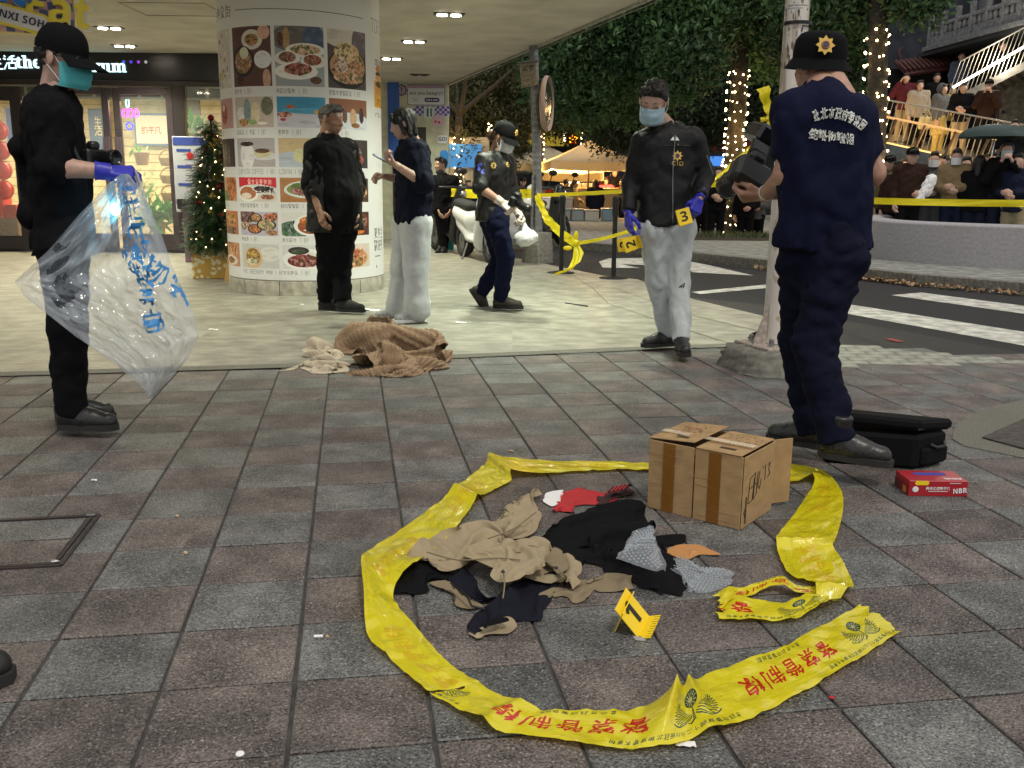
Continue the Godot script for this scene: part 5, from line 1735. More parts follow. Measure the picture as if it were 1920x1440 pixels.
func crown(blobs: Array,per: float,dark: Color,light: Color,parent: Node3D) -> void:
	# blobs: [centre, radii]; leaf sprays on the shell and inside of each, hanging a little
	var list:=[]
	for b in blobs:
		var r: Vector3 = b[1]
		var n:=int(per*(r.x*r.y+r.y*r.z+r.x*r.z))
		var tone:=rng.randf()
		for i in n:
			var d:=Vector3(rng.randfn(),rng.randfn(),rng.randfn()).normalized()
			var f:=pow(rng.randf(),0.45)
			var p: Vector3 = b[0]+d*r*f
			var c:=dark.lerp(light,clampf(0.55*tone+0.5*rng.randf(),0,1))
			list.append([Transform3D(Basis.from_euler(Vector3(rng.randfn()*0.5,rng.randf()*TAU,rng.randfn()*0.5))*rng.randf_range(0.8,1.5),p),c])
	scatter("crown",leaf_cluster_m,list,M.leaf,parent).set_meta("kind","stuff")

var leaf_cluster_m: Mesh

func limb(m: MB,a: Vector3,d: Vector3,r: float,depth: int) -> void:
	var pts:=[a]
	var rad:=[r]
	var p:=a
	for i in 5:
		d = (d+Vector3(rng.randfn(),rng.randfn()*0.5+0.12,rng.randfn())*0.14).normalized()
		p += d*r*5.5
		pts.append(p)
		rad.append(r*(1-0.10*(i+1)))
	m.tube(pts,rad,8 if r > 0.05 else 5,false)
	if depth > 0:
		for k in 2+int(rng.randf() < 0.4):
			limb(m,p,(d+Vector3(rng.randfn(),rng.randfn()*0.5,rng.randfn())*0.55).normalized(),r*rng.randf_range(0.42,0.6),depth-1)

func bulbs_on(label: String,path: Array,r: float,n: int) -> void:
	# a string of small lamps wound round a trunk
	var list:=[]
	var wire:=[]
	var len:=0.0
	for i in path.size()-1: len += (path[i] as Vector3).distance_to(path[i+1])
	for i in n:
		var f:=(i+rng.randf()*0.8)/n
		var s:=f*(path.size()-1)
		var k:=mini(int(s),path.size()-2)
		var p: Vector3 = (path[k] as Vector3).lerp(path[k+1],s-k)
		var a:=f*TAU*len/0.16+rng.randfn()*0.5
		var q:=p+Vector3(cos(a),rng.randfn()*0.05,sin(a))*(r+0.015)
		list.append([Transform3D(Basis.IDENTITY*rng.randf_range(0.7,1.35),q),Color.WHITE])
		wire.append(q)
	var o:=thing("string_lights",label,"string lights",Vector3.ZERO,0,"string lights wound on tree trunks")
	obj("wire",MB.new().tube(wire,0.004,4,false),M.black_plastic,o)
	var mm:=scatter("bulb",bulb_mesh(),list,M.bulb,o)
	mm.set_meta("kind","stuff")
	var mid: Vector3 = path[path.size()/2]+Vector3(0,0,r+0.35)
	light_at("string_lights_glow",mid,Color(1.0,0.80,0.5),0.5,0.3)

func trees():
	leaf_cluster_m = leaf_cluster()
	glow("window_lit",Color(0.75,0.68,0.5),0.25)
	mat("window_dark",lin(0.012,0.014,0.018),0.25)
	# backdrop of houses
	var h:=[["dark tall apartment block closing the view behind the market, left half",Vector3(-14,0,-62),30.0,24.0,10,6,0.03],["dark tall office block closing the view behind the market, right half",Vector3(18,0,-64),36.0,26.0,12,7,0.04],["dark office block beyond the stairs at the far right",Vector3(44,0,-42),26.0,24.0,8,6,0.02],["dark block beyond the shop at the far left, seen past the canopy's end",Vector3(-12,0,-40),16.0,20.0,6,5,0.03]]
	for q in h:
		var b:=thing("office_building",q[0],"building",q[1])
		obj("wall",MB.new().box(Vector3(0,q[3]/2,-6),Vector3(q[2],q[3],12)),M.building_dark,b)
		obj("roof_edge",MB.new().box(Vector3(0,q[3]+0.2,-6),Vector3(q[2]+0.5,0.5,12.5)),M.building,b)
		windows(b,q[2],q[3],0.0,q[4],q[5],q[6])
	var gw:=thing("grey_hall","tall grey-blue windowless hall wall behind the right-hand lit tree","building",Vector3(12.2,0,-31))
	obj("wall",MB.new().box(Vector3(0.3,6,-2),Vector3(4.2,12,4)),mat("hall_grey",lin(0.035,0.043,0.065),0.9,M.t_dirt,0.3),gw)
	obj("corner_pier",MB.new().box(Vector3(-1.65,6,0.05),Vector3(0.5,12,0.3),Basis.IDENTITY,0.02),mat("pier",lin(0.06,0.06,0.07),0.9),gw)
	obj("drain_pipe",MB.new().tube([Vector3(-1.0,0,0.12),Vector3(-1.0,12,0.12)],0.05,8),M.steel,gw)
	# low shops opposite
	var ls:=[["low dark shop house with yellow lit panel and red lamp sign behind the parasols",Vector3(1.2,0,-36),9.0,3.0],["low house with a red awning and cyan lit sign, behind the lit tree",Vector3(10.5,0,-33),8.0,2.7],["pale tented booth left of the grey pole",Vector3(-2.4,0,-27),3.4,2.3]]
	for i in 3:
		var q: Array = ls[i]
		var b:=thing("shop_house",q[0],"shop",q[1])
		var wm = [M.building,M.building,M.canvas][i]
		obj("wall",MB.new().box(Vector3(0,q[3]/2,-2),Vector3(q[2],q[3],4)),wm,b)
		if i == 0:
			obj("lit_panel",MB.new().box(Vector3(1.168,2.757,-35.9)-(q[1] as Vector3),Vector3(1.6,0.7,0.06)),glow("yellow_panel",Color(0.55,0.47,0.16),0.7),b)
			obj("dark_panel",MB.new().box(Vector3(1.848,2.785,-35.95)-(q[1] as Vector3),Vector3(3.4,1.0,0.06)),M.building_dark,b)
			var sb:=Vector3(2.118,2.734,-35.6)-(q[1] as Vector3)
			obj("sign_case",MB.new().box(sb,Vector3(0.52,0.52,0.12),Basis.IDENTITY,0.02),glow("sign_red",Color(0.25,0.02,0.015),0.8),b)
			obj("sign_lettering",brush(MB.new(),"善",func(p): return sb+Vector3(-0.2+p.x*0.4,0.2-p.y*0.4,0.065),0.13),glow("sign_amber",Color(1.0,0.62,0.06),5.0),b)
			obj("lit_strip",MB.new().box(Vector3(1.812,2.712,-35.6)-(q[1] as Vector3),Vector3(0.07,0.32,0.06)),glow("sign_white",Color(1,0.95,0.8),3.0),b)
			obj("red_banner",MB.new().box(Vector3(3.589,2.715,-35.7)-(q[1] as Vector3),Vector3(0.16,0.62,0.05)),glow("banner_red",Color(0.75,0.05,0.02),1.0),b)
			obj("red_banner",MB.new().box(Vector3(3.448,2.302,-35.7)-(q[1] as Vector3),Vector3(0.09,0.42,0.05)),M.banner_red,b)
			obj("lit_strip",MB.new().box(Vector3(3.642,2.267,-35.7)-(q[1] as Vector3),Vector3(0.07,0.38,0.05)),M.sign_white,b)
			obj("cream_lantern",MB.new().ball(Vector3(2.353,3.084,-35.5)-(q[1] as Vector3),Vector3(0.2,0.12,0.12),6),glow("lantern",Color(0.9,0.8,0.5),1.3),b)
		if i == 1:
			obj("awning",MB.new().box(Vector3(6.57,2.48,-32)-(q[1] as Vector3),Vector3(2.6,0.5,1.4),Basis(Vector3.RIGHT,0.25),0.03),mat("awning_red",lin(0.22,0.035,0.04),0.8),b)
			obj("roof_slope",MB.new().box(Vector3(6.743,2.825,-32.5)-(q[1] as Vector3),Vector3(2.9,0.14,1.6),Basis(Vector3.RIGHT,0.4)),mat("roof_brown",lin(0.03,0.02,0.02),0.8),b)
			obj("lit_sign",MB.new().box(Vector3(7.756,2.803,-32.2)-(q[1] as Vector3),Vector3(0.95,0.34,0.1),Basis(Vector3.BACK,0.12)),glow("cyan_sign",Color(0.45,0.95,0.95),1.3),b)
			obj("lit_window",MB.new().box(Vector3(7.573,1.722,-32.4)-(q[1] as Vector3),Vector3(0.6,0.9,0.1)),glow("teal_window",Color(0.15,0.75,0.6),0.9),b)
			obj("lit_window",MB.new().box(Vector3(6.705,1.851,-32.4)-(q[1] as Vector3),Vector3(0.5,0.3,0.1)),glow("blue_window",Color(0.3,0.55,0.9),0.8),b)
			obj("shopfront_wall",MB.new().box(Vector3(6.442,1.885,-32.5)-(q[1] as Vector3),Vector3(1.5,0.7,0.1)),mat("grey_shop",lin(0.14,0.14,0.15),0.7),b)
		if i == 2:
			for k in 8: obj("flap",MB.new().box(Vector3(-1.5+k*0.43,1.1,0.03),Vector3(0.41,2.2,0.04),Basis(Vector3.UP,0.12*(k % 2*2-1)),0.015),M.canvas,b)
			obj("lit_screen",MB.new().box(Vector3(-1.345,1.797,-26.9)-(q[1] as Vector3),Vector3(0.9,0.62,0.05)),glow("blue_screen",Color(0.25,0.5,0.75),0.4),b)
	# the trees: [label, base, height of fork, trunk radius, crown blobs]
	var dark:=Color(0.012,0.030,0.014)
	var light:=Color(0.10,0.21,0.075)
	var t:=[
		["big street tree with drooping dark green crown and lights wound up its trunk",[Vector3(4.532,0.005,-20.3),Vector3(4.526,1.273,-20.4),Vector3(4.6,2.67,-20.5),Vector3(4.589,3.613,-20.5),Vector3(4.5,4.21,-20.5)],0.20],
		["street tree right of the white pole, lights wound up its trunk",[Vector3(6.397,-0.028,-17.2),Vector3(6.435,0.48,-17.4),Vector3(6.407,1.551,-17.5),Vector3(6.343,2.913,-17.5),Vector3(6.199,4.745,-17.5)],0.20],
		["tree with a lit bending branch behind the bowed detective's head",[Vector3(3.222,0.318,-24),Vector3(3.223,1.664,-24),Vector3(3.231,2.793,-24),Vector3(3.278,3.534,-24)],0.16],
		["slim tree with lights behind the left end of the parasols",[Vector3(0.802,0.171,-30),Vector3(0.779,1.615,-30),Vector3(0.732,2.561,-30),Vector3(0.683,3.648,-30)],0.14],
		["bare twiggy tree with lights, right of the end wall",[Vector3(-1.559,-0.051,-27),Vector3(-1.527,1.111,-27),Vector3(-1.554,2.252,-27),Vector3(-1.495,2.955,-27)],0.13],
		["small tree with lights above the middle parasol",[Vector3(2.465,0.45,-33),Vector3(2.428,1.856,-33),Vector3(2.422,2.809,-33),Vector3(2.408,3.323,-33)],0.12]]
	var nodes:=[]
	for q in t:
		var o:=thing("street_tree",q[0],"tree",Vector3.ZERO,0,"street trees")
		var m:=MB.new()
		var rad:=[]
		for i in q[1].size(): rad.append(q[2]*(1.15 if i == 0 else 1.0-0.06*i))
		m.tube(q[1],rad,14,false)
		obj("trunk",m,M.bark,o)
		var l:=MB.new()
		for k in 4: limb(l,q[1][-1]-Vector3(0,0.06,0),Vector3(cos(k*1.6+2.9),0.8,sin(k*1.6+2.9)).normalized(),q[2]*rng.randf_range(0.5,0.7),2)
		obj("limbs",l,M.bark,o)
		nodes.append(o)
	# crowns as clumps placed where each tree hangs over the street
	var c0:=[]
	for p in [Vector3(0.37,4.162,-21),Vector3(1.234,3.788,-20.5),Vector3(1.05,4.67,-21.5),Vector3(1.842,4.261,-20.2),Vector3(2.119,3.602,-20.6),Vector3(2.768,4.338,-20),Vector3(3.064,3.787,-19.6),Vector3(3.425,4.475,-19.6),Vector3(3.334,3.469,-19.4),Vector3(3.919,4.449,-20),Vector3(4.926,4.643,-20.5),Vector3(5.252,4.103,-21),Vector3(4.917,4.278,-21.5),Vector3(1.773,3.104,-21.5),Vector3(0.988,3.312,-22),Vector3(2.64,3.046,-22),Vector3(1.382,5.017,-20),Vector3(2.871,5.029,-19.5),Vector3(4.502,5.242,-20),Vector3(0.349,4.903,-20.5)]:
		c0.append([p,Vector3(rng.randf_range(0.6,1.0),rng.randf_range(0.45,0.75),rng.randf_range(0.6,1.0))])
	for p in [Vector3(3.124,3.565,-19.4),Vector3(3.322,3.359,-19.3),Vector3(3.293,3.628,-19.5),Vector3(3.04,3.391,-19.6),Vector3(0.465,3.513,-20),Vector3(0.839,3.416,-20),Vector3(2.503,3.659,-20.2),Vector3(1.703,3.549,-20.2),Vector3(1.189,4.162,-19.6)]:
		for k in 4: c0.append([p+Vector3(rng.randfn()*0.08,-k*0.16,rng.randfn()*0.06),Vector3(0.17-k*0.025,0.22,0.17-k*0.025)])
	crown(c0,230,dark,light,nodes[0])
	var c1:=[]
	for p in [Vector3(5.472,4.215,-18.5),Vector3(5.992,3.801,-18.8),Vector3(5.461,3.729,-19),Vector3(6.195,3.352,-19),Vector3(6.063,3.21,-19.5),Vector3(5.978,4.227,-18),Vector3(5.313,4.391,-19),Vector3(6.68,4.664,-17.5),Vector3(6.78,4.315,-17),Vector3(6.711,4.105,-17),Vector3(6.035,4.67,-18)]:
		c1.append([p,Vector3(rng.randf_range(0.45,0.65),rng.randf_range(0.35,0.5),rng.randf_range(0.45,0.65))])
	c1[9][1] = Vector3(0.35,0.16,0.3)
	c1[8][1] = Vector3(0.5,0.3,0.4)
	crown(c1,260,dark,light*0.9,nodes[1])
	var c2:=[]
	for p in [Vector3(2.292,3.191,-26),Vector3(3.065,2.69,-26.5),Vector3(3.679,3.339,-26),Vector3(4.837,3.296,-27),Vector3(5.346,3.764,-27.5),Vector3(5.195,2.799,-28),Vector3(6.779,3.968,-28),Vector3(6.824,3.25,-28),Vector3(4.073,4.254,-27),Vector3(3.449,5.211,-28),Vector3(5.384,4.948,-28),Vector3(6.808,4.68,-28),Vector3(8.612,3.412,-28),Vector3(8.968,2.69,-28)]:
		c2.append([p,Vector3(rng.randf_range(0.8,1.4),rng.randf_range(0.6,0.9),0.9)])
	crown(c2,130,Color(0.008,0.018,0.008),Color(0.035,0.06,0.025),nodes[2])
	var c3:=[]
	for p in [Vector3(-0.098,4.302,-32),Vector3(0.939,3.49,-32),Vector3(-0.447,3.551,-33),Vector3(2.1,3.299,-34),Vector3(0.771,4.915,-33),Vector3(2.252,4.525,-34)]:
		c3.append([p,Vector3(rng.randf_range(0.9,1.5),rng.randf_range(0.7,1.1),0.9)])
	crown(c3,110,Color(0.010,0.020,0.008),Color(0.05,0.07,0.02),nodes[3])
	var c4:=[]
	for p in [Vector3(-1.43,3.314,-28),Vector3(-0.847,3.799,-28.5),Vector3(-0.978,2.593,-28),Vector3(-0.402,4.442,-29),Vector3(-1.256,2.132,-27.5),Vector3(-0.598,2.158,-28),Vector3(-0.077,2.806,-29)]:
		c4.append([p,Vector3(rng.randf_range(0.7,1.1),rng.randf_range(0.5,0.9),0.8)])
	crown(c4,70,Color(0.016,0.020,0.006),Color(0.07,0.07,0.02),nodes[4])
	crown([[Vector3(2.395,3.152,-33),Vector3(1.0,0.5,0.7)],[Vector3(3.115,2.815,-33),Vector3(0.5,0.6,0.5)]],120,dark,light*0.8,nodes[5])
	bulbs_on("warm string lights wound up the trunk left of the white pole",[Vector3(4.483,0.071,-20.3),Vector3(4.526,1.273,-20.4),Vector3(4.576,2.138,-20.5),Vector3(4.579,3.405,-20.5)],0.21,230)
	bulbs_on("warm string lights wound up the trunk beside the stairs",[Vector3(6.433,0.508,-17.4),Vector3(6.407,1.551,-17.5),Vector3(6.259,3.752,-17.5)],0.20,170)
	bulbs_on("warm string lights on the bending tree behind the detective's head",[Vector3(2.367,3.206,-24),Vector3(2.823,3.037,-24),Vector3(3.165,3.164,-24),Vector3(3.216,2.169,-24),Vector3(3.212,1.283,-24)],0.15,110)
	bulbs_on("warm string lights on the slim trunk beside the grey pole",[Vector3(0.784,1.297,-30),Vector3(0.731,2.623,-30)],0.15,42)
	bulbs_on("warm string lights on the trunk just right of the end wall",[Vector3(-1.498,0.939,-27),Vector3(-1.554,2.28,-27)],0.15,60)
	bulbs_on("warm string lights on the small tree above the parasols",[Vector3(2.445,1.891,-33),Vector3(2.371,2.688,-33),Vector3(2.501,3.153,-33)],0.16,40)
	bulbs_on("lone strand of string lights beside the walking woman's cap",[Vector3(-0.669,2.217,-26),Vector3(-0.657,2.597,-26)],0.03,12)
	# grass round the foot of the lit tree
	var gr:=[]
	var gc:=Vector3(4.18,0.1,-18.54)
	for i in 900:
		var a:=rng.randf()*TAU
		var r:=sqrt(rng.randf())*0.95
		gr.append([Transform3D(Basis(Vector3.UP,rng.randf()*TAU)*Basis(Vector3.RIGHT,-1.0+rng.randfn()*0.3)*rng.randf_range(0.06,0.14),gc+Vector3(cos(a)*r,0.02,sin(a)*r*0.9)),Color(0.03,0.06,0.02).lerp(Color(0.10,0.11,0.04),rng.randf())])
	tag(scatter("tree_pit_grass",leaf_mesh(0.2),gr,M.leaf),"short grass growing round the foot of the lit tree","grass","","stuff")
	struct("soil",flat_poly([gc+Vector3(-1,0,-0.9),gc+Vector3(1,0,-0.9),gc+Vector3(1,0,0.9),gc+Vector3(-1,0,0.9)],0.106),mat("soil_brown",lin(0.05,0.04,0.03),0.95,M.t_dirt,3.0))

# ---------------------------------------------------------------- stairs with railings at the right, balustrade hall above
func stairs():
	var A:=Vector3(7.866,2.5,-25.4)
	var B:=Vector3(10.759,1.325,-20.6)
	var d:=(B-A)
	var n:=16
	var back:=Vector3(d.z,0,-d.x).normalized()*-1.0
	if back.z > 0: back = -back
	var st:=thing("public_stairs","broad shallow public stairs descending to the right, crowded with onlookers","stairs",A)
	var tread:=mat("stair_tread",lin(0.42,0.34,0.22),0.8,M.t_dirt,1.0)
	var blue:=mat("stair_side",lin(0.20,0.245,0.27),0.7,M.t_dirt,0.6)
	var yaw:=-atan2(d.z,d.x)
	var bs:=Basis(Vector3.UP,yaw)
	var flat:=Vector3(d.x,0,d.z)
	for i in n:
		var p0:=d*(float(i)/n)
		var q:=flat/n
		obj("step",MB.new().box(p0+q/2+back*1.5+Vector3(0,-0.10+d.y/n*0.5,0),Vector3(q.length()+0.02,0.16,3.0),bs,0.008),tread,st)
	var sd:=MB.new()
	sd.face(Vector3(0,-0.52,0)-back*0.06,d+Vector3(0,-0.52,0)-back*0.06,d+Vector3(0,0.03,0)-back*0.06,Vector3(0,0.03,0)-back*0.06)
	sd.face(d+Vector3(0,-0.52,0)+back*0.06,Vector3(0,-0.52,0)+back*0.06,Vector3(0,0.03,0)+back*0.06,d+Vector3(0,0.03,0)+back*0.06)
	sd.face(Vector3(0,0.03,0)-back*0.06,d+Vector3(0,0.03,0)-back*0.06,d+Vector3(0,0.03,0)+back*0.06,Vector3(0,0.03,0)+back*0.06)
	sd.face(Vector3(0,-0.52,0)+back*0.06,d+Vector3(0,-0.52,0)+back*0.06,d+Vector3(0,-0.52,0)-back*0.06,Vector3(0,-0.52,0)-back*0.06)
	obj("side_beam",sd,blue,st)
	obj("light_strip",MB.new().tube([Vector3(0,0.045,0)-back*0.03,d+Vector3(0,0.045,0)-back*0.03],0.018,6),glow("stair_strip_light",Color(1.0,0.80,0.48),1.2),st)
	# railing: slanting balusters, top rail, lit handrail
	var rail:=thing("stair_railing","slanted steel railing with a warm lit handrail along the lower stairs","railing",A-back*0.02)
	var bar:=mat("rail_steel",lin(0.42,0.40,0.35),0.45,null,1,null,1,0.4)
	var cnt:=int(flat.length()/0.135)
	var lean:=flat.normalized()*0.22
	var one:=MB.new().tube([Vector3(0,0.02,0),Vector3(0,0.97,0)+lean],0.009,5).mesh()
	var big:=MB.new().box(Vector3.ZERO,Vector3(0.045,0.62,0.06),Basis.IDENTITY,0.005).mesh()
	for i in cnt: obj("baluster",one,bar,rail,Transform3D(Basis.IDENTITY,d*(float(i)/cnt)))
	for i in 7: obj("post",big,M.wood,rail,Transform3D(bs*Basis(Vector3.BACK,-0.42),d*((i+0.6)/7.0)+Vector3(0,0.30,0)+lean*0.3))
	obj("top_rail",MB.new().tube([Vector3(0,0.97,0)+lean,d+Vector3(0,0.97,0)+lean],0.017,8),bar,rail)
	obj("handrail",MB.new().tube([Vector3(0,0.60,0)+lean*0.6,d+Vector3(0,0.60,0)+lean*0.6],0.026,8),glow("handrail_light",Color(0.95,0.75,0.5),0.4),rail)
	for i in 3:
		var l:=light_at("handrail_glow",A+d*(0.3+i*0.25)+Vector3(0,0.35,0)+back*0.25,Color(1.0,0.82,0.55),0.5,0.25)
	# upper flight
	var U0:=Vector3(10.367,3.036,-24)
	var U1:=Vector3(12.458,4.341,-22.6)
	var ud:=U1-U0
	var up:=thing("upper_stairs","upper flight of stairs rising to the right, with a bright white lit handrail","stairs",U0)
	var uf:=Vector3(ud.x,0,ud.z)
	var ub:=Basis(Vector3.UP,-atan2(ud.z,ud.x))
	var ubk:=Vector3(ud.z,0,-ud.x).normalized()
	if ubk.z > 0: ubk = -ubk
	for i in 14: obj("step",MB.new().box(ud*((i+0.5)/14.0)+ubk*1.0+Vector3(0,-0.06,0),Vector3(uf.length()/14+0.04,0.12,2.0),ub,0.006),M.concrete,up)
	var us:=MB.new()
	var pg:=PackedVector2Array([Vector2(0,-0.14),Vector2(uf.length(),ud.y-0.14),Vector2(uf.length(),ud.y+0.06),Vector2(0,0.06)])
	us.poly(pg,Transform3D(ub,-ubk*0.04),0.08)
	obj("side_beam",us,mat("stair_grey",lin(0.30,0.29,0.26),0.8,M.t_dirt,0.8),up)
	var c2:=int(uf.length()/0.10)
	var two:=MB.new().tube([Vector3(0,0.0,0),Vector3(0,0.98,0)+uf.normalized()*0.25],0.008,5).mesh()
	for i in c2: obj("baluster",two,bar,up,Transform3D(Basis.IDENTITY,ud*(float(i)/c2)))
	var w:=Vector3(0,0.55,0)+uf.normalized()*0.14
	obj("top_rail",MB.new().tube([Vector3(0,0.98,0)+uf.normalized()*0.25,ud+Vector3(0,0.98,0)+uf.normalized()*0.25],0.016,8),bar,up)
	obj("handrail_lamp",MB.new().tube([w+Vector3(0,-0.16,0),ud+w],0.028,8),glow("handrail_white",Color(1.0,0.97,0.88),4.0),up)
	light_at("handrail_glow",U0+ud*0.35+w+Vector3(0,-0.1,0.2),Color(1.0,0.95,0.85),1.6,0.2)
	var cw:=thing("stair_wall","plain grey concrete wall under the upper stairs","wall",Vector3(12.513,1.378,-24.6))
	obj("wall",MB.new().box(Vector3(1.2,0.6,0),Vector3(3.6,3.4,0.3)),mat("stair_concrete",lin(0.24,0.235,0.21),0.9,M.t_dirt,0.8),cw)
	# white balustrade of the hall above
	var b0:=Vector3(11.562,4.8,-28.142)
	var b1:=Vector3(11.858,4.8,-23.499)
	var bd:=(b1-b0)*1.25
	var bl:=thing("white_balustrade","white carved stone balustrade running round the hall above the stairs","balustrade",b0)
	var bb:=Basis(Vector3.UP,-atan2(bd.z,bd.x))
	var stone:=mat("bal_stone",lin(0.26,0.27,0.29),0.8,M.t_dirt,1.0)
	var L:=bd.length()
	var bays:=8
	obj("sill",MB.new().box(bd/2+Vector3(0,0.05,0),Vector3(L+0.2,0.12,0.3),bb,0.01),stone,bl)
	for i in bays+1: obj("post",MB.new().box(bd*(float(i)/bays)+Vector3(0,0.5,0),Vector3(0.13,0.9,0.13),bb,0.015),stone,bl)
	for i in bays:
		var c:=bd*((i+0.5)/bays)
		obj("panel",MB.new().box(c+Vector3(0,0.24,0),Vector3(L/bays-0.13,0.22,0.07),bb,0.01),stone,bl)
		obj("rail",MB.new().box(c+Vector3(0,0.62,0),Vector3(L/bays-0.13,0.10,0.10),bb,0.02),stone,bl)
		for k in 3: obj("cloud_bracket",MB.new().ball(c+bd.normalized()*(k-1)*0.24+Vector3(0,0.46,0),Vector3(0.07,0.12,0.05),5,bb),stone,bl)
	var hall:=thing("upper_hall","dark columned hall with pale columns behind the white balustrade","building",b0)
	var away:=Vector3(bd.z,0,-bd.x).normalized()
	if away.z > 0: away = -away
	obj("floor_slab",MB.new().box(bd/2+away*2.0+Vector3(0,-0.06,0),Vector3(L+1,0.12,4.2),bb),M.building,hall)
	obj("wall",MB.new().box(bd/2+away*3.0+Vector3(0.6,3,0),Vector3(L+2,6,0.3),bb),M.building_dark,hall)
	for i in 4: obj("column",MB.new().lathe([Vector2(0.16,0),Vector2(0.16,5)],14),mat("hall_column",lin(0.09,0.09,0.095),0.7),hall,Transform3D(Basis.IDENTITY,bd*(0.15+i*0.27)+away*1.0))
	obj("red_door",MB.new().box(bd*0.6+away*2.8+Vector3(0,1.2,0),Vector3(0.5,2.4,0.1),bb),mat("door_red",lin(0.10,0.012,0.012),0.7),hall)
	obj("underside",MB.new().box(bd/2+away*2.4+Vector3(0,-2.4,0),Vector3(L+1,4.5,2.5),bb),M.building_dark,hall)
	var rf:=thing("tiled_eave","small red-tiled eave in the shade below the balustrade","roof",Vector3(11.579,4.471,-28))
	obj("slope",MB.new().box(Vector3(0.3,0,0),Vector3(2.3,0.06,0.9),Basis(Vector3.BACK,0.14)*Basis(Vector3.RIGHT,0.5)),mat("eave_red",lin(0.06,0.014,0.010),0.7),rf)
	for i in 18: obj("roof_tile",MB.new().tube([Vector3(-0.8+i*0.128,0.20+(i-6)*0.018,-0.40),Vector3(-0.8+i*0.128,-0.14+(i-6)*0.018,0.38)],0.04,6),M.eave_red,rf)
	obj("ridge_end",MB.new().tube([Vector3(-0.85,0.1,0),Vector3(-0.92,0.3,0),Vector3(-0.8,0.42,0)],[0.05,0.04,0.02],7),M.eave_red,rf)
	# dark bay behind the lower stairs
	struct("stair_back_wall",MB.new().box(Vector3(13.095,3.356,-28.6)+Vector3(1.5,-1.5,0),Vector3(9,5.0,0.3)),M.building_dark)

# ---------------------------------------------------------------- night market across the road
func parasol(label: String,at: Vector3,w: float,h: float,turn:=0.0) -> void:
	var o:=thing("market_parasol",label,"parasol",at,turn,"cream market parasols")
	var n:=10
	var cv:=MB.new().grid(4*n,8,func(u,v):
		var s: float = fmod(u*4.0,1.0)
		var side:=int(u*4.0) % 4
		if u >= 1.0:
			side = 3
			s = 1.0
		var e: Vector3 = Vector3(lerpf(-1,1,s),0,1)
		var r: float = 1.0-v
		var y: float = h+pow(v,1.25)*0.62-0.05*sin(PI*s)*r
		return Basis(Vector3.UP,PI/2*side)*e*(w/2)*maxf(r,0.001)+Vector3(0,y,0))
	obj("canopy",cv,M.canvas,o)
	var val:=MB.new().grid(4*n,1,func(u,v):
		var s: float = fmod(u*4.0,1.0)
		var side:=int(u*4.0) % 4
		if u >= 1.0:
			side = 3
			s = 1.0
		return Basis(Vector3.UP,PI/2*side)*Vector3(lerpf(-1,1,s),0,1)*(w/2+0.005)+Vector3(0,h-0.24*(1-v)-0.05*sin(PI*s),0))
	obj("valance",val,M.canvas,o)
	obj("pole",MB.new().tube([Vector3.ZERO,Vector3(0,h+0.64,0)],0.03,8),M.wood,o)
	obj("base",MB.new().box(Vector3(0,0.04,0),Vector3(0.5,0.08,0.5),Basis.IDENTITY,0.01),M.concrete,o)

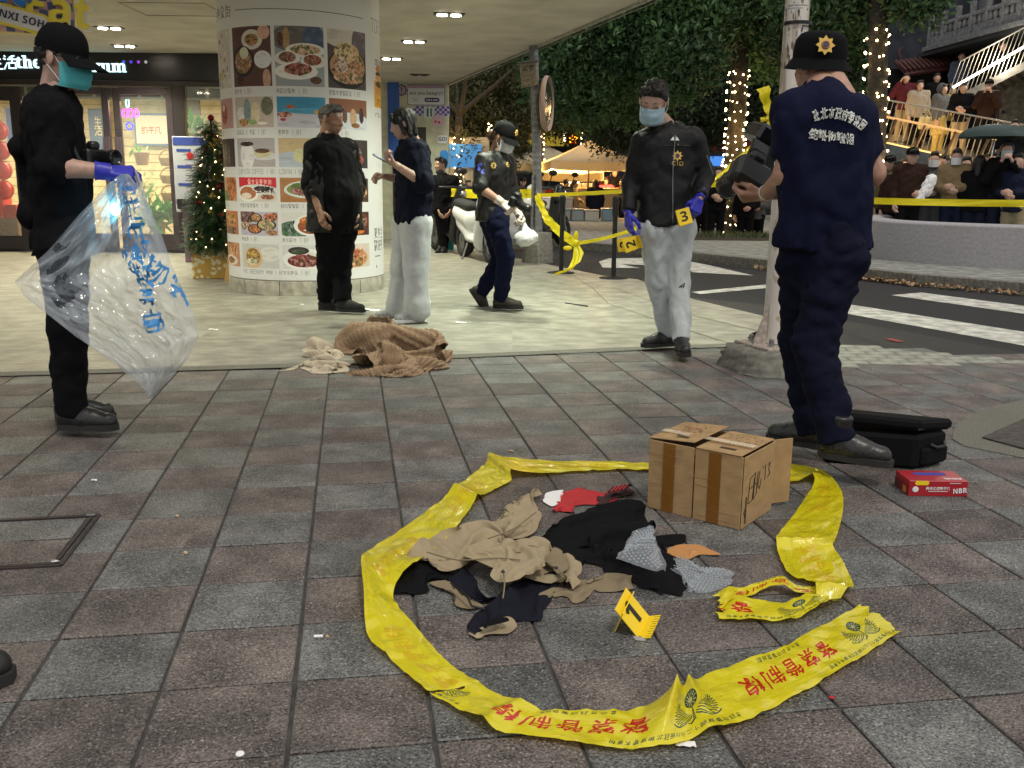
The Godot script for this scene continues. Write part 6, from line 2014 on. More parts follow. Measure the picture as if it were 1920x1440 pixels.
func market():
	parasol("nearest cream parasol, its peak in the middle of the market",Vector3(2.20,0.1,-29.0),2.6,1.62,0.1)
	parasol("left cream parasol behind the grey pole",Vector3(0.95,0.1,-32.0),2.6,1.60,0.3)
	parasol("low small cream parasol under the edge of the middle one",Vector3(1.75,0.1,-30.5),1.9,1.32,0.0)
	parasol("pale parasol at the far left behind the scooters",Vector3(-1.6,0.1,-29.0),2.2,1.5,0.2)
	var st:=thing("market_stall","food stall with a lit counter and red front under the parasols","stall",Vector3(1.95,0.1,-29.6))
	obj("counter",MB.new().box(Vector3(0,0.42,0),Vector3(2.4,0.8,0.6),Basis.IDENTITY,0.02),mat("stall_grey",lin(0.32,0.31,0.28),0.7),st)
	obj("red_cloth",MB.new().box(Vector3(-0.5,0.60,0.315),Vector3(1.0,0.38,0.02)),mat("cloth_red",lin(0.22,0.012,0.015),0.8),st)
	obj("counter_top",MB.new().box(Vector3(0,0.84,0.0),Vector3(2.5,0.04,0.7),Basis.IDENTITY,0.01),mat("counter_cream",lin(0.7,0.55,0.3),0.5),st)
	for i in 7: obj("food_tub",MB.new().lathe([Vector2(0.06,0),Vector2(0.07,0.14),Vector2(0.0,0.14)],10),M.white_plastic,st,Transform3D(Basis.IDENTITY,Vector3(-0.5+i*0.17,0.86,0.15)))
	for x in [-0.8,0.0,0.9]:
		obj("lamp_bulb",MB.new().ball(Vector3(x,1.42,0),Vector3.ONE*0.05,6),glow("stall_bulb",Color(1.0,0.85,0.6),20.0),st)
		light_at("stall_bulb_light",Vector3(1.95+x,1.50,-29.6),Color(1.0,0.78,0.48),2.6,0.05)
	var bx:=[["white lidded crate on top of the grey tubs across the road",Vector3(0.95,0.42,-26.4),Vector3(0.62,0.30,0.42),M.white_plastic],["long grey plastic tub on the pavement across the road",Vector3(1.1,0.1,-26.3),Vector3(0.86,0.32,0.5),mat("tub_grey",lin(0.20,0.24,0.25),0.5)],["grey tub right of the long one across the road",Vector3(1.72,0.1,-26.35),Vector3(0.36,0.32,0.45),M.tub_grey],["clear storage box at the right end of the tubs",Vector3(2.1,0.1,-26.3),Vector3(0.40,0.30,0.45),mat("tub_clear",lin(0.36,0.36,0.32),0.4)],["white foam box stacked behind the grey tubs",Vector3(1.25,0.1,-27.2),Vector3(0.8,0.62,0.5),mat("foam",lin(0.5,0.48,0.42),0.8)],["blue-grey tub half hidden behind the right barrier post",Vector3(2.6,0.1,-26.5),Vector3(0.45,0.34,0.4),mat("tub_blue",lin(0.16,0.24,0.30),0.5)]]
	for q in bx:
		var o:=thing("storage_tub",q[0],"storage tub",q[1],0,"boxes on the pavement across the road")
		var s: Vector3 = q[2]
		obj("body",MB.new().box(Vector3(0,s.y*0.45,0),Vector3(s.x*0.95,s.y*0.9,s.z*0.95),Basis.IDENTITY,0.02),q[3],o)
		obj("lid",MB.new().box(Vector3(0,s.y*0.94,0),Vector3(s.x,s.y*0.12,s.z),Basis.IDENTITY,0.015),q[3],o)
	var bn:=thing("red_umbrella","folded-out dark red umbrella behind the stall","umbrella",Vector3(3.05,0.9,-31.0))
	obj("canopy",MB.new().lathe([Vector2(0.62,0),Vector2(0.5,0.22),Vector2(0.3,0.36),Vector2(0.0,0.44)],10),mat("umb_red",lin(0.14,0.012,0.02),0.7),bn)
	obj("shaft",MB.new().tube([Vector3(0,-0.6,0),Vector3(0,0.5,0)],0.01,6),M.steel,bn)
	var wl:=thing("lit_shirt_sign","white lit hanging sign among the stalls","sign",Vector3(1.95,0.988,-30))
	obj("sign_light",MB.new().box(Vector3(0,0,0),Vector3(0.22,0.42,0.04),Basis(Vector3.BACK,0.4),0.01).box(Vector3(-0.12,0.16,0),Vector3(0.3,0.12,0.04)),glow("shirt_white",Color(0.95,1.0,0.98),1.6),wl)
	obj("hook",MB.new().tube([Vector3(0,0.2,0),Vector3(0,0.5,0)],0.008,5),M.steel,wl)

# ---------------------------------------------------------------- people
var head_m: MB
var head_low: MB
var hand_relaxed: MB
var hand_grip: MB
var hand_low: MB
var hair_short: MB
var hair_bob: MB
var hair_low: MB
var hair_nape: MB
var shoe_m: MB
var sole_m: MB
var boot_m: MB

func look(dir: Vector3,up:=Vector3.UP) -> Basis:
	# z towards dir
	var z:=dir.normalized()
	var x:=up.cross(z).normalized()
	return Basis(x,z.cross(x),z)

func build_head(cell: float) -> MB:
	# face towards +z, origin between the ears
	var f:=Field.new()
	f.ell(Vector3(0,0.030,-0.012),Vector3(0.075,0.086,0.095))
	f.ell(Vector3(0,-0.028,0.022),Vector3(0.062,0.085,0.068))
	f.ell(Vector3(0,-0.068,0.030),Vector3(0.050,0.042,0.050))
	f.ell(Vector3(0,-0.098,0.058),Vector3(0.022,0.017,0.018))
	f.cap(Vector3(0,0.012,0.086),Vector3(0,-0.030,0.103),0.008,0.012)
	f.cap(Vector3(-0.014,-0.033,0.092),Vector3(0.014,-0.033,0.092),0.008,0.008)
	f.cap(Vector3(-0.034,0.026,0.074),Vector3(0.034,0.026,0.074),0.012,0.012)
	for s in [-1,1]:
		f.ell(Vector3(s*0.040,-0.022,0.066),Vector3(0.020,0.018,0.014))
		f.ell(Vector3(s*0.079,-0.004,-0.008),Vector3(0.008,0.032,0.019),Basis(Vector3.UP,s*0.4))
		f.ell(Vector3(s*0.031,0.006,0.078),Vector3(0.015,0.007,0.009))
	f.cap(Vector3(-0.018,-0.062,0.083),Vector3(0.018,-0.062,0.083),0.006,0.006)
	f.cap(Vector3(-0.014,-0.070,0.081),Vector3(0.014,-0.070,0.081),0.007,0.007)
	f.cap(Vector3(0,-0.05,-0.025),Vector3(0,-0.17,-0.045),0.054,0.056)
	return f.build(cell,170.0 if cell < 0.01 else 110.0)

func build_hand(curl: float,thumb: float,cell: float) -> MB:
	# wrist at the origin, fingers towards +z, palm towards -y, thumb on +x
	var f:=Field.new()
	var xs:=[0.030,0.010,-0.010,-0.029]
	var ls:=[0.93,1.0,0.95,0.76]
	for i in 4:
		f.cap(Vector3(xs[i]*0.55,0,0.0),Vector3(xs[i],0.002,0.088-absf(i-1.2)*0.004),0.0145,0.012)
		var p:=Vector3(xs[i],0.002,0.088-absf(i-1.2)*0.004)
		var a:=curl*(0.7+0.12*i)
		for k in 3:
			var l: float = [0.045,0.028,0.022][k]*ls[i]
			var q:=p+Vector3(xs[i]*0.12*(1.0-minf(curl,1.0)),-sin(a),cos(a)).normalized()*l
			f.cap(p,q,0.0098-0.0008*k,0.0090-0.0008*k)
			p = q
			a += curl*[1.0,0.75,0.0][k]
	var t0:=Vector3(0.020,-0.006,0.022)
	var t1:=Vector3(0.046,-0.018,0.050)
	var t2:=t1+Vector3(0.018-0.030*thumb,-0.012-0.012*thumb,0.030).normalized()*0.036
	var t3:=t2+Vector3(0.006-0.045*thumb,-0.010,0.030).normalized()*0.028
	f.cap(t0,t1,0.016,0.013)
	f.cap(t1,t2,0.0118,0.0105)
	f.cap(t2,t3,0.0105,0.009)
	f.cap(Vector3(0,0,-0.05),Vector3(0,0,0.01),0.024,0.024,Vector3.UP,1.25)
	return f.build(cell,330.0 if cell < 0.005 else 160.0)

func build_shoe(high: float) -> MB:
	# heel at the origin on the ground, toe towards +z
	var f:=Field.new()
	f.cap(Vector3(0,0.048,0.03),Vector3(0,0.044,0.12),0.041,0.042)
	f.cap(Vector3(0,0.044,0.12),Vector3(0.006,0.036,0.215),0.043,0.037)
	f.cap(Vector3(0,0.06,0.045),Vector3(0,high,0.055),0.042,0.047,Vector3.ZERO,1.0,true)
	f.cap(Vector3(0,0.085,0.06),Vector3(0,0.058,0.15),0.030,0.028)
	f.cut(Vector3(0,0.018,0),Vector3.DOWN)
	return f.build(0.008,110.0,0.0012,fine_noise,Vector3.ONE*40)

func build_sole() -> MB:
	var q:=PackedVector2Array()
	for p in [[-0.030,0.0],[-0.040,-0.03],[-0.041,-0.08],[-0.044,-0.15],[-0.046,-0.20],[-0.034,-0.245],[0.004,-0.262],[0.038,-0.245],[0.048,-0.20],[0.042,-0.14],[0.038,-0.08],[0.040,-0.03],[0.030,0.0],[0.0,0.012]]: q.append(Vector2(p[0],p[1]))
	return MB.new().poly(q,Transform3D(Basis(Vector3.RIGHT,-PI/2),Vector3(0,0.026,0)),0.026)

func build_hair_short(cell: float,under:=false) -> MB:
	var f:=Field.new()
	f.ell(Vector3(0,0.038,-0.018),Vector3(0.086,0.091,0.104))
	f.cap(Vector3(-0.048,0.088,0.058),Vector3(0.040,0.100,0.062),0.026,0.030)
	f.cap(Vector3(-0.03,0.11,0.02),Vector3(0.035,0.118,0.03),0.024,0.022)
	if under: f.cut(Vector3(0,0.035,0),Vector3.UP)
	f.cap(Vector3(0,0.02,-0.085),Vector3(0,-0.05,-0.078),0.035,0.028)
	for s in [-1,1]: f.cap(Vector3(s*0.072,0.04,0.01),Vector3(s*0.075,0.005,0.022),0.014,0.009)
	f.cut(Vector3(0,0.050,0.058),Vector3(0,-0.75,0.62))
	f.cut(Vector3(0,-0.075,-0.03),Vector3(0,-1,0.25))
	f.cut(Vector3(0,0.0,0.012),Vector3(0,-0.86,0.55))
	return f.build(cell,140.0,0.011,fold_noise,Vector3(44,22,15))

func build_hair_bob(cell: float) -> MB:
	var f:=Field.new()
	f.ell(Vector3(0,0.034,-0.016),Vector3(0.086,0.095,0.104))
	for s in [-1,1]:
		f.cap(Vector3(s*0.070,0.03,0.025),Vector3(s*0.080,-0.085,0.020),0.022,0.016)
		f.cap(Vector3(s*0.070,0.03,-0.03),Vector3(s*0.078,-0.10,-0.03),0.026,0.022)
		f.cap(Vector3(s*0.035,0.04,-0.075),Vector3(s*0.038,-0.10,-0.070),0.032,0.026)
		f.cap(Vector3(s*0.035,0.085,0.075),Vector3(s*0.058,0.02,0.078),0.016,0.012)
	f.cut(Vector3(0,0.040,0.092),Vector3(0,-0.45,0.85))
	return f.build(cell,120.0,0.007,fold_noise,Vector3(34,4,34))

func prepare_bodies():
	head_m = build_head(0.006)
	head_low = build_head(0.014)
	hand_relaxed = build_hand(0.38,0.25,0.0034)
	hand_grip = build_hand(1.05,0.8,0.0034)
	hand_low = build_hand(0.6,0.5,0.010)
	hair_short = build_hair_short(0.006)
	hair_bob = build_hair_bob(0.006)
	hair_low = build_hair_short(0.014)
	hair_nape = build_hair_short(0.007,true)
	shoe_m = build_shoe(0.10)
	boot_m = build_shoe(0.17)
	sole_m = build_sole()

func hand_xf(wr: Vector3,dir: Vector3,palm: Vector3,left: bool) -> Transform3D:
	var z:=dir.normalized()
	var y:=-(palm-z*palm.dot(z)).normalized()
	var x:=y.cross(z)
	return Transform3D(Basis(-x if left else x,y,z),wr)

# the cap: dome, band, curved peak, button; sits on a head whose frame is xf
func cap_on(o: Node3D,xf: Transform3D,m: Material,peak:=0.085,tilt:=0.12) -> void:
	var c:=Node3D.new()
	c.name = "cap"
	o.add_child(c,true)
	c.transform = xf*Transform3D(Basis(Vector3.RIGHT,tilt),Vector3(0,0.045,-0.008))
	obj("dome",MB.new().grid(36,12,func(u,v):
		var t: float = TAU*u
		var q: float = PI/2*v
		var r: float = pow(cos(q),0.72)
		var seam: float = 1.0-0.018*pow(absf(cos(t*3.0)),40.0)*(1.0-v)
		return Vector3(sin(t)*0.088*r*seam,pow(sin(q),1.05)*0.098,cos(t)*0.107*r*seam)),m,c)
	obj("band",MB.new().lathe([Vector2(1,-0.018),Vector2(1.012,-0.012),Vector2(1.012,0.012),Vector2(1,0.016)],36,Transform3D(Basis(Vector3(0.0885,0,0),Vector3.UP,Vector3(0,0,0.1075)),Vector3.ZERO)),m,c)
	obj("button",MB.new().ball(Vector3(0,0.099,0),Vector3(0.009,0.005,0.009),5),m,c)
	for s in [1.0,-1.0]:
		obj("peak" if s > 0 else "peak_lining",MB.new().grid(20,8,func(u,v):
			var a: float = lerpf(-1.15,1.15,u if s > 0 else 1.0-u)
			var k: float = pow(cos(a*0.95),0.6)
			var r: float = 0.0+peak*(v if s > 0 else v)*k
			var base:=Vector3(sin(a)*0.088,-0.012,cos(a)*0.106)
			return base+Vector3(sin(a)*0.35*r,-0.30*r-0.020*a*a*v-(0.003 if s < 0 else 0.0),r)),m,c)

func mask_on(o: Node3D,xf: Transform3D,m: Material) -> void:
	var c:=Node3D.new()
	c.name = "face_mask"
	o.add_child(c,true)
	c.transform = xf
	obj("pleated_sheet",MB.new().grid(28,14,func(u,v):
		var a: float = lerpf(-1.25,1.25,u)
		var y: float = lerpf(-0.106,-0.012,v)
		var mid: float = 1.0-pow(absf(a)/1.25,2.0)
		y += 0.018*mid*(v-0.15)
		var rz: float = lerpf(0.088,0.108,sin(PI*clampf(v*0.8+0.18,0,1)))*(1.0 if v > 0.12 else 0.93)
		var ple: float = 0.0022*(fmod(v*4.0,1.0))*mid+0.003*mid*sin(v*14.0)*absf(sin(a*2.5))
		return Vector3(sin(a)*0.079,y,cos(a)*(rz+ple)+(0.010+0.012*v)*mid)),m,c)
	for s in [-1,1]:
		obj("ear_loop",MB.new().tube([Vector3(s*0.070,-0.030,0.036),Vector3(s*0.079,0.004,0.016),Vector3(s*0.086,0.026,-0.012)],0.0016,5).tube([Vector3(s*0.070,-0.088,0.034),Vector3(s*0.076,-0.06,0.012),Vector3(s*0.084,-0.030,-0.016)],0.0016,5),M.white,c)

func face_on(o: Node3D,xf: Transform3D,brows: Material,lip:=true) -> void:
	var e:=MB.new()
	var b:=MB.new()
	for s in [-1,1]:
		e.ball(Vector3(s*0.031,0.0065,0.0855),Vector3(0.0125,0.0032,0.004),5)
		b.tube([Vector3(s*0.014,0.026,0.0885),Vector3(s*0.032,0.031,0.085),Vector3(s*0.050,0.026,0.072)],[0.003,0.0038,0.002],5,true,0.7)
	obj("eyes",e,M.eye,o,xf)
	obj("eyebrows",b,brows,o,xf)
	if lip: obj("lips",MB.new().ball(Vector3(0,-0.0655,0.0865),Vector3(0.021,0.0055,0.005),5),M.lip,o,xf)

func glasses_on(o: Node3D,xf: Transform3D) -> void:
	var m:=MB.new()
	for s in [-1,1]:
		var r:=[]
		for i in 17: r.append(Vector3(s*0.033+sin(TAU*i/16)*0.025,0.004+cos(TAU*i/16)*0.018,0.103-0.14*absf(s*0.033+sin(TAU*i/16)*0.025)))
		m.tube(r,0.0022,5)
		m.tube([Vector3(s*0.058,0.010,0.096),Vector3(s*0.078,0.010,0.05),Vector3(s*0.084,0.012,-0.01)],0.0024,5)
	m.tube([Vector3(-0.010,0.008,0.104),Vector3(0.010,0.008,0.104)],0.0022,5)
	obj("glasses",m,M.gloss_black,o,xf)

# q: joints in world metres (head, neck, chest, waist, pelvis, sa/ea/wa and sb/eb/wb arms, ha/ka/aa and hb/kb/ab legs, ta/tb toe directions)
func person(label: String,group: String,q: Dictionary,s: Dictionary) -> Dictionary:
	var base:=Vector3(q.pelvis.x,0,q.pelvis.z)
	if s.has("ground"): base.y = s.ground
	var o:=thing("person",label,"person",base,0,group)
	var j:={}
	for k in q: j[k] = (q[k]-base) if k not in ["ta","tb","front","face","up","palma","palmb","fa","fb"] else q[k]
	var front: Vector3 = (j.front as Vector3).normalized()
	var lat: Vector3 = (j.sb-j.sa).normalized()
	var cell: float = s.get("cell",0.013)
	var b: float = s.get("bulk",0.0)
	var hx:=Transform3D(look(j.face,j.get("up",Vector3.UP)).scaled(Vector3.ONE*s.get("head",1.0)),j.head)
	var skin: Material = s.get("skin",M.skin)
	# body: one continuous figure under the clothes
	var f:=Field.new()
	f.cap(j.neck+(j.head-j.neck)*0.35,j.neck,0.048,0.056)
	f.cap(j.neck,j.chest,0.05,0.075,front,1.3)
	f.cap(j.chest,j.waist,0.085,0.08,front,1.2)
	f.cap(j.waist,j.pelvis,0.08,0.085,front,1.2)
	for a in ["a","b"]:
		f.cap(j.neck,j["s"+a],0.036,0.040)
		f.cap(j["s"+a],j["e"+a],0.046,0.041)
		f.cap(j["e"+a],j["w"+a],0.043,0.028)
		f.cap(j.pelvis,j["h"+a],0.075,0.07)
		f.cap(j["h"+a],j["k"+a],0.062,0.046)
		f.cap(j["k"+a],j["a"+a],0.052,0.036)
	var body:=f.build(cell*1.1,75.0)
	var low: bool = s.get("low",false)
	body.add(head_low if low else head_m,hx)
	for a in ["a","b"]:
		var left: bool = a == s.get("left","a")
		var dir: Vector3 = j.get("f"+a,(j["w"+a]-j["e"+a]))
		var palm: Vector3 = j.get("palm"+a,lat if a == "a" else -lat)
		var hm:=hand_low if low else (hand_grip if s.get("grip"+a,false) else hand_relaxed)
		var x:=hand_xf(j["w"+a],dir,palm,left)
		if s.has("glove"):
			var g:=MB.new().add(hm,x*Transform3D(Basis.IDENTITY.scaled(Vector3(1.06,1.12,1.02)),Vector3.ZERO))
			var gd:=(j["w"+a]-j["e"+a] as Vector3).normalized()
			g.lathe([Vector2(0.040,-0.03),Vector2(0.036,-0.02),Vector2(0.034,0.03)],14,Transform3D(look(gd)*Basis(Vector3.RIGHT,PI/2),j["w"+a]-gd*0.02))
			obj("glove",g,s.glove,o)
		else: body.add(hm,x)
	obj("body",body,skin,o)
	# upper clothes
	var t:=Field.new()
	var w:=0.078+b*0.4
	var hem: Vector3 = j.pelvis+(j.pelvis-j.waist).normalized()*s.get("hem",0.06)
	for k in [-1.0,1.0]:
		t.cap(j.chest+lat*k*w,j.waist+lat*k*0.062,0.108+b,0.104+b+s.get("belly",0.0)*0.5,front,1.08)
		t.cap(j.waist+lat*k*0.062,hem+lat*k*0.066,0.104+b+s.get("belly",0.0)*0.5,0.116+b+s.get("flare",0.0),front,1.08,true)
	t.cap(j.chest+Vector3(0,0.03,0),j.waist,0.112+b,0.106+b,front,1.0)
	t.cap(j.waist,hem,0.106+b,0.118+b,front,1.0,true)
	if s.has("belly"): t.cap(j.waist+front*s.belly,j.waist+front*s.belly*0.8+(hem-j.waist)*0.4,0.12,0.11)
	t.cap(j.sa,j.sb,0.068+b,0.068+b)
	for a in ["a","b"]:
		t.cap(j.neck-Vector3(0,0.02,0),j["s"+a],0.055+b*0.5,0.064+b)
		var sl: float = s.get("sleeve",1.0)
		if sl < 0:
			t.cap(j["s"+a],j["s"+a].lerp(j["e"+a],-sl),0.066+b,0.070+b,Vector3.ZERO,1.0,true)
		else:
			t.cap(j["s"+a],j["e"+a],0.064+b,0.056+b)
			t.cap(j["e"+a],j["e"+a].lerp(j["w"+a],sl),0.056+b,0.045+b*0.8,Vector3.ZERO,1.0,true)
	t.cap(j.neck-Vector3(0,0.02,0),j.neck+(j.head-j.neck).normalized()*s.get("collar",0.05),0.062+b*0.4,0.062+b*0.3,Vector3.ZERO,1.0,true)
	if s.get("hood",false):
		t.cap(j.neck-front*0.075+lat*0.07-Vector3(0,0.01,0),j.neck-front*0.075-lat*0.07-Vector3(0,0.01,0),0.055,0.055)
		t.cap(j.neck-front*0.11-Vector3(0,0.06,0),j.neck-front*0.10-Vector3(0,0.12,0),0.06,0.04)
		for k in [-1.0,1.0]: t.cap(j.neck+lat*0.085*k-front*0.02,j.neck+lat*0.05*k+front*0.075-Vector3(0,0.05,0),0.035,0.022)
	var tm:=t.build(cell,80.0,s.get("amp",0.006)*1.7,fold_noise,s.get("folds",Vector3(10,7,10)))
	obj(s.get("topname","jacket"),tm,s.top,o)
	# trousers
	var p:=Field.new()
	var pb: float = s.get("pbulk",0.0)
	for a in ["a","b"]:
		p.cap(j.waist.lerp(j.pelvis,0.55)+(j["h"+a]-j.pelvis)*0.8,j["h"+a],0.098,0.104+pb*0.6,front,1.05)
		p.cap(j["h"+a],j["k"+a],0.098+pb,0.068+pb)
		p.cap(j["k"+a],j["a"+a]-Vector3(0,s.get("cuff",0.03),0),0.068+pb,0.055+pb+s.get("wide",0.0),Vector3.ZERO,1.0,true)
		if s.has("cuffroll"): p.cap(j["a"+a]+Vector3(0,0.0,0),j["a"+a]+Vector3(0,0.045,0),0.062+pb,0.066+pb)
	if s.has("skirt"): p.cap(j.pelvis,j.ka.lerp(j.kb,0.5)-Vector3(0,s.skirt,0),0.15,0.21,Vector3.ZERO,1.0,true)
	obj("trousers" if not s.has("skirt") else "skirt",p.build(cell,85.0,s.get("pamp",0.006)*1.7,fold_noise,s.get("pfolds",Vector3(7,8,7))),s.pants,o)
	# shoes
	for a in ["a","b"]:
		var d: Vector3 = j["t"+a]
		var up: Vector3 = s.get("footup"+a,Vector3.UP)
		var bz:=look(d,up)
		var x:=Transform3D(bz,j["a"+a]-bz.y*s.get("ankle",0.085)-bz.z*0.055)
		if low:
			obj("shoe",MB.new().add(sole_m,x).ball(x*Vector3(0,0.05,0.12),Vector3(0.045,0.05,0.13),5,bz),s.shoe,o)
			continue
		var sn:=Node3D.new()
		sn.name = "shoe"
		o.add_child(sn,true)
		obj("upper",boot_m if s.get("boots",false) else shoe_m,s.shoe,sn,x)
		obj("sole",sole_m,s.get("sole",M.rubber),sn,x)
		if s.get("laces",true):
			var lc:=MB.new()
			for k in 5: lc.tube([Vector3(-0.022,0.090-k*0.006,0.085+k*0.016),Vector3(0,0.104-k*0.007,0.088+k*0.016),Vector3(0.022,0.090-k*0.006,0.090+k*0.016)],0.003,5)
			obj("laces",lc,s.get("lace",s.shoe),sn,x)
	# head
	if s.get("hair","short") == "short": obj("hair",MB.new().add(hair_low if low else (hair_nape if s.has("cap") or s.has("hat") else hair_short),hx),s.get("hairmat",M.hair),o)
	elif s.get("hair") == "bob": obj("hair",MB.new().add(hair_bob,hx),s.get("hairmat",M.hair),o)
	if s.has("cap"): cap_on(o,hx,s.cap,s.get("peak",0.085))
	if s.has("mask"): mask_on(o,hx,s.mask)
	if not low: face_on(o,hx,s.get("hairmat",M.hair),not s.has("mask"))
	elif not s.has("mask"): face_on(o,hx,M.hair,true)
	return {"node": o,"top": t,"pants": p,"hx": hx,"j": j,"base": base,"front": front,"lat": lat}

# a patch of lettering or badge stuck on the clothes: points come from a plane in front of the garment, walked onto the cloth
func on_cloth(r: Dictionary,at: Vector3,x: Vector3,y: Vector3,into: Vector3,lift:=0.006) -> Callable:
	var f: Field = r.top
	return func(p: Vector2): return f.hit(at+x*p.x+y*p.y-into*0.18,into)-into*lift

func sun_badge(r: Dictionary,at: Vector3,x: Vector3,y: Vector3,into: Vector3,size: float,where: Callable) -> void:
	var m:=MB.new()
	var c:=m.p(where.call(Vector2.ZERO))
	var st:=star(8,size,size*0.62)
	var first:=m.v.size()
	for q in st: m.p(where.call(q))
	for i in st.size(): m.tri(c,first+(i+1) % st.size(),first+i)
	obj("gold_badge",m,M.gold_thread,r.node)
	var d:=MB.new()
	var c2:=d.p(where.call(Vector2.ZERO)-into*0.0015)
	for i in 12: d.p(where.call(Vector2(sin(TAU*i/12),cos(TAU*i/12))*size*0.42)-into*0.0015)
	for i in 12: d.tri(c2,1+(i+1) % 12,1+i)
	obj("badge_centre",d,M.badge_blue,r.node)

# ---------------------------------------------------------------- the people on the plaza
func camera_body(called: String,label: String,at: Vector3,b: Basis,flash:=false) -> Node3D:
	# lens towards +z
	var o:=thing(called,label,"camera",at)
	o.basis = b
	obj("housing",MB.new().box(Vector3(0,0,0),Vector3(0.13,0.09,0.06),Basis.IDENTITY,0.012).box(Vector3(0.052,-0.005,0.03),Vector3(0.03,0.08,0.03),Basis.IDENTITY,0.01),M.black_plastic,o)
	obj("prism",MB.new().box(Vector3(0,0.062,0),Vector3(0.06,0.045,0.06),Basis.IDENTITY,0.014),M.black_plastic,o)
	obj("lens",MB.new().lathe([Vector2(0.034,0),Vector2(0.034,0.03),Vector2(0.038,0.032),Vector2(0.038,0.09),Vector2(0.042,0.095),Vector2(0.042,0.12),Vector2(0.035,0.12),Vector2(0.03,0.10),Vector2(0,0.10)],20),M.gloss_black,o,Transform3D(Basis(Vector3.RIGHT,PI/2),Vector3(0,0,0.03)))
	if flash:
		obj("flash_foot",MB.new().box(Vector3(0,0.105,0),Vector3(0.06,0.06,0.04),Basis.IDENTITY,0.008),M.gloss_black,o)
		obj("flash_head",MB.new().box(Vector3(0,0.17,0.02),Vector3(0.075,0.065,0.13),Basis(Vector3.RIGHT,-0.5),0.012),M.gloss_black,o)
	return o

func strap(o: Node3D,called: String,pts: Array,w: float,m: Material) -> void:
	var c:=Curve3D.new()
	for i in pts.size():
		var t: Vector3 = (pts[mini(i+1,pts.size()-1)]-pts[maxi(i-1,0)])/6.0
		c.add_point(pts[i],-t,t)
	var q:=[]
	for p in c.tessellate_even_length(4,0.03): q.append(p)
	obj(called,MB.new().tube(q,w,6,true,0.35),m,o)

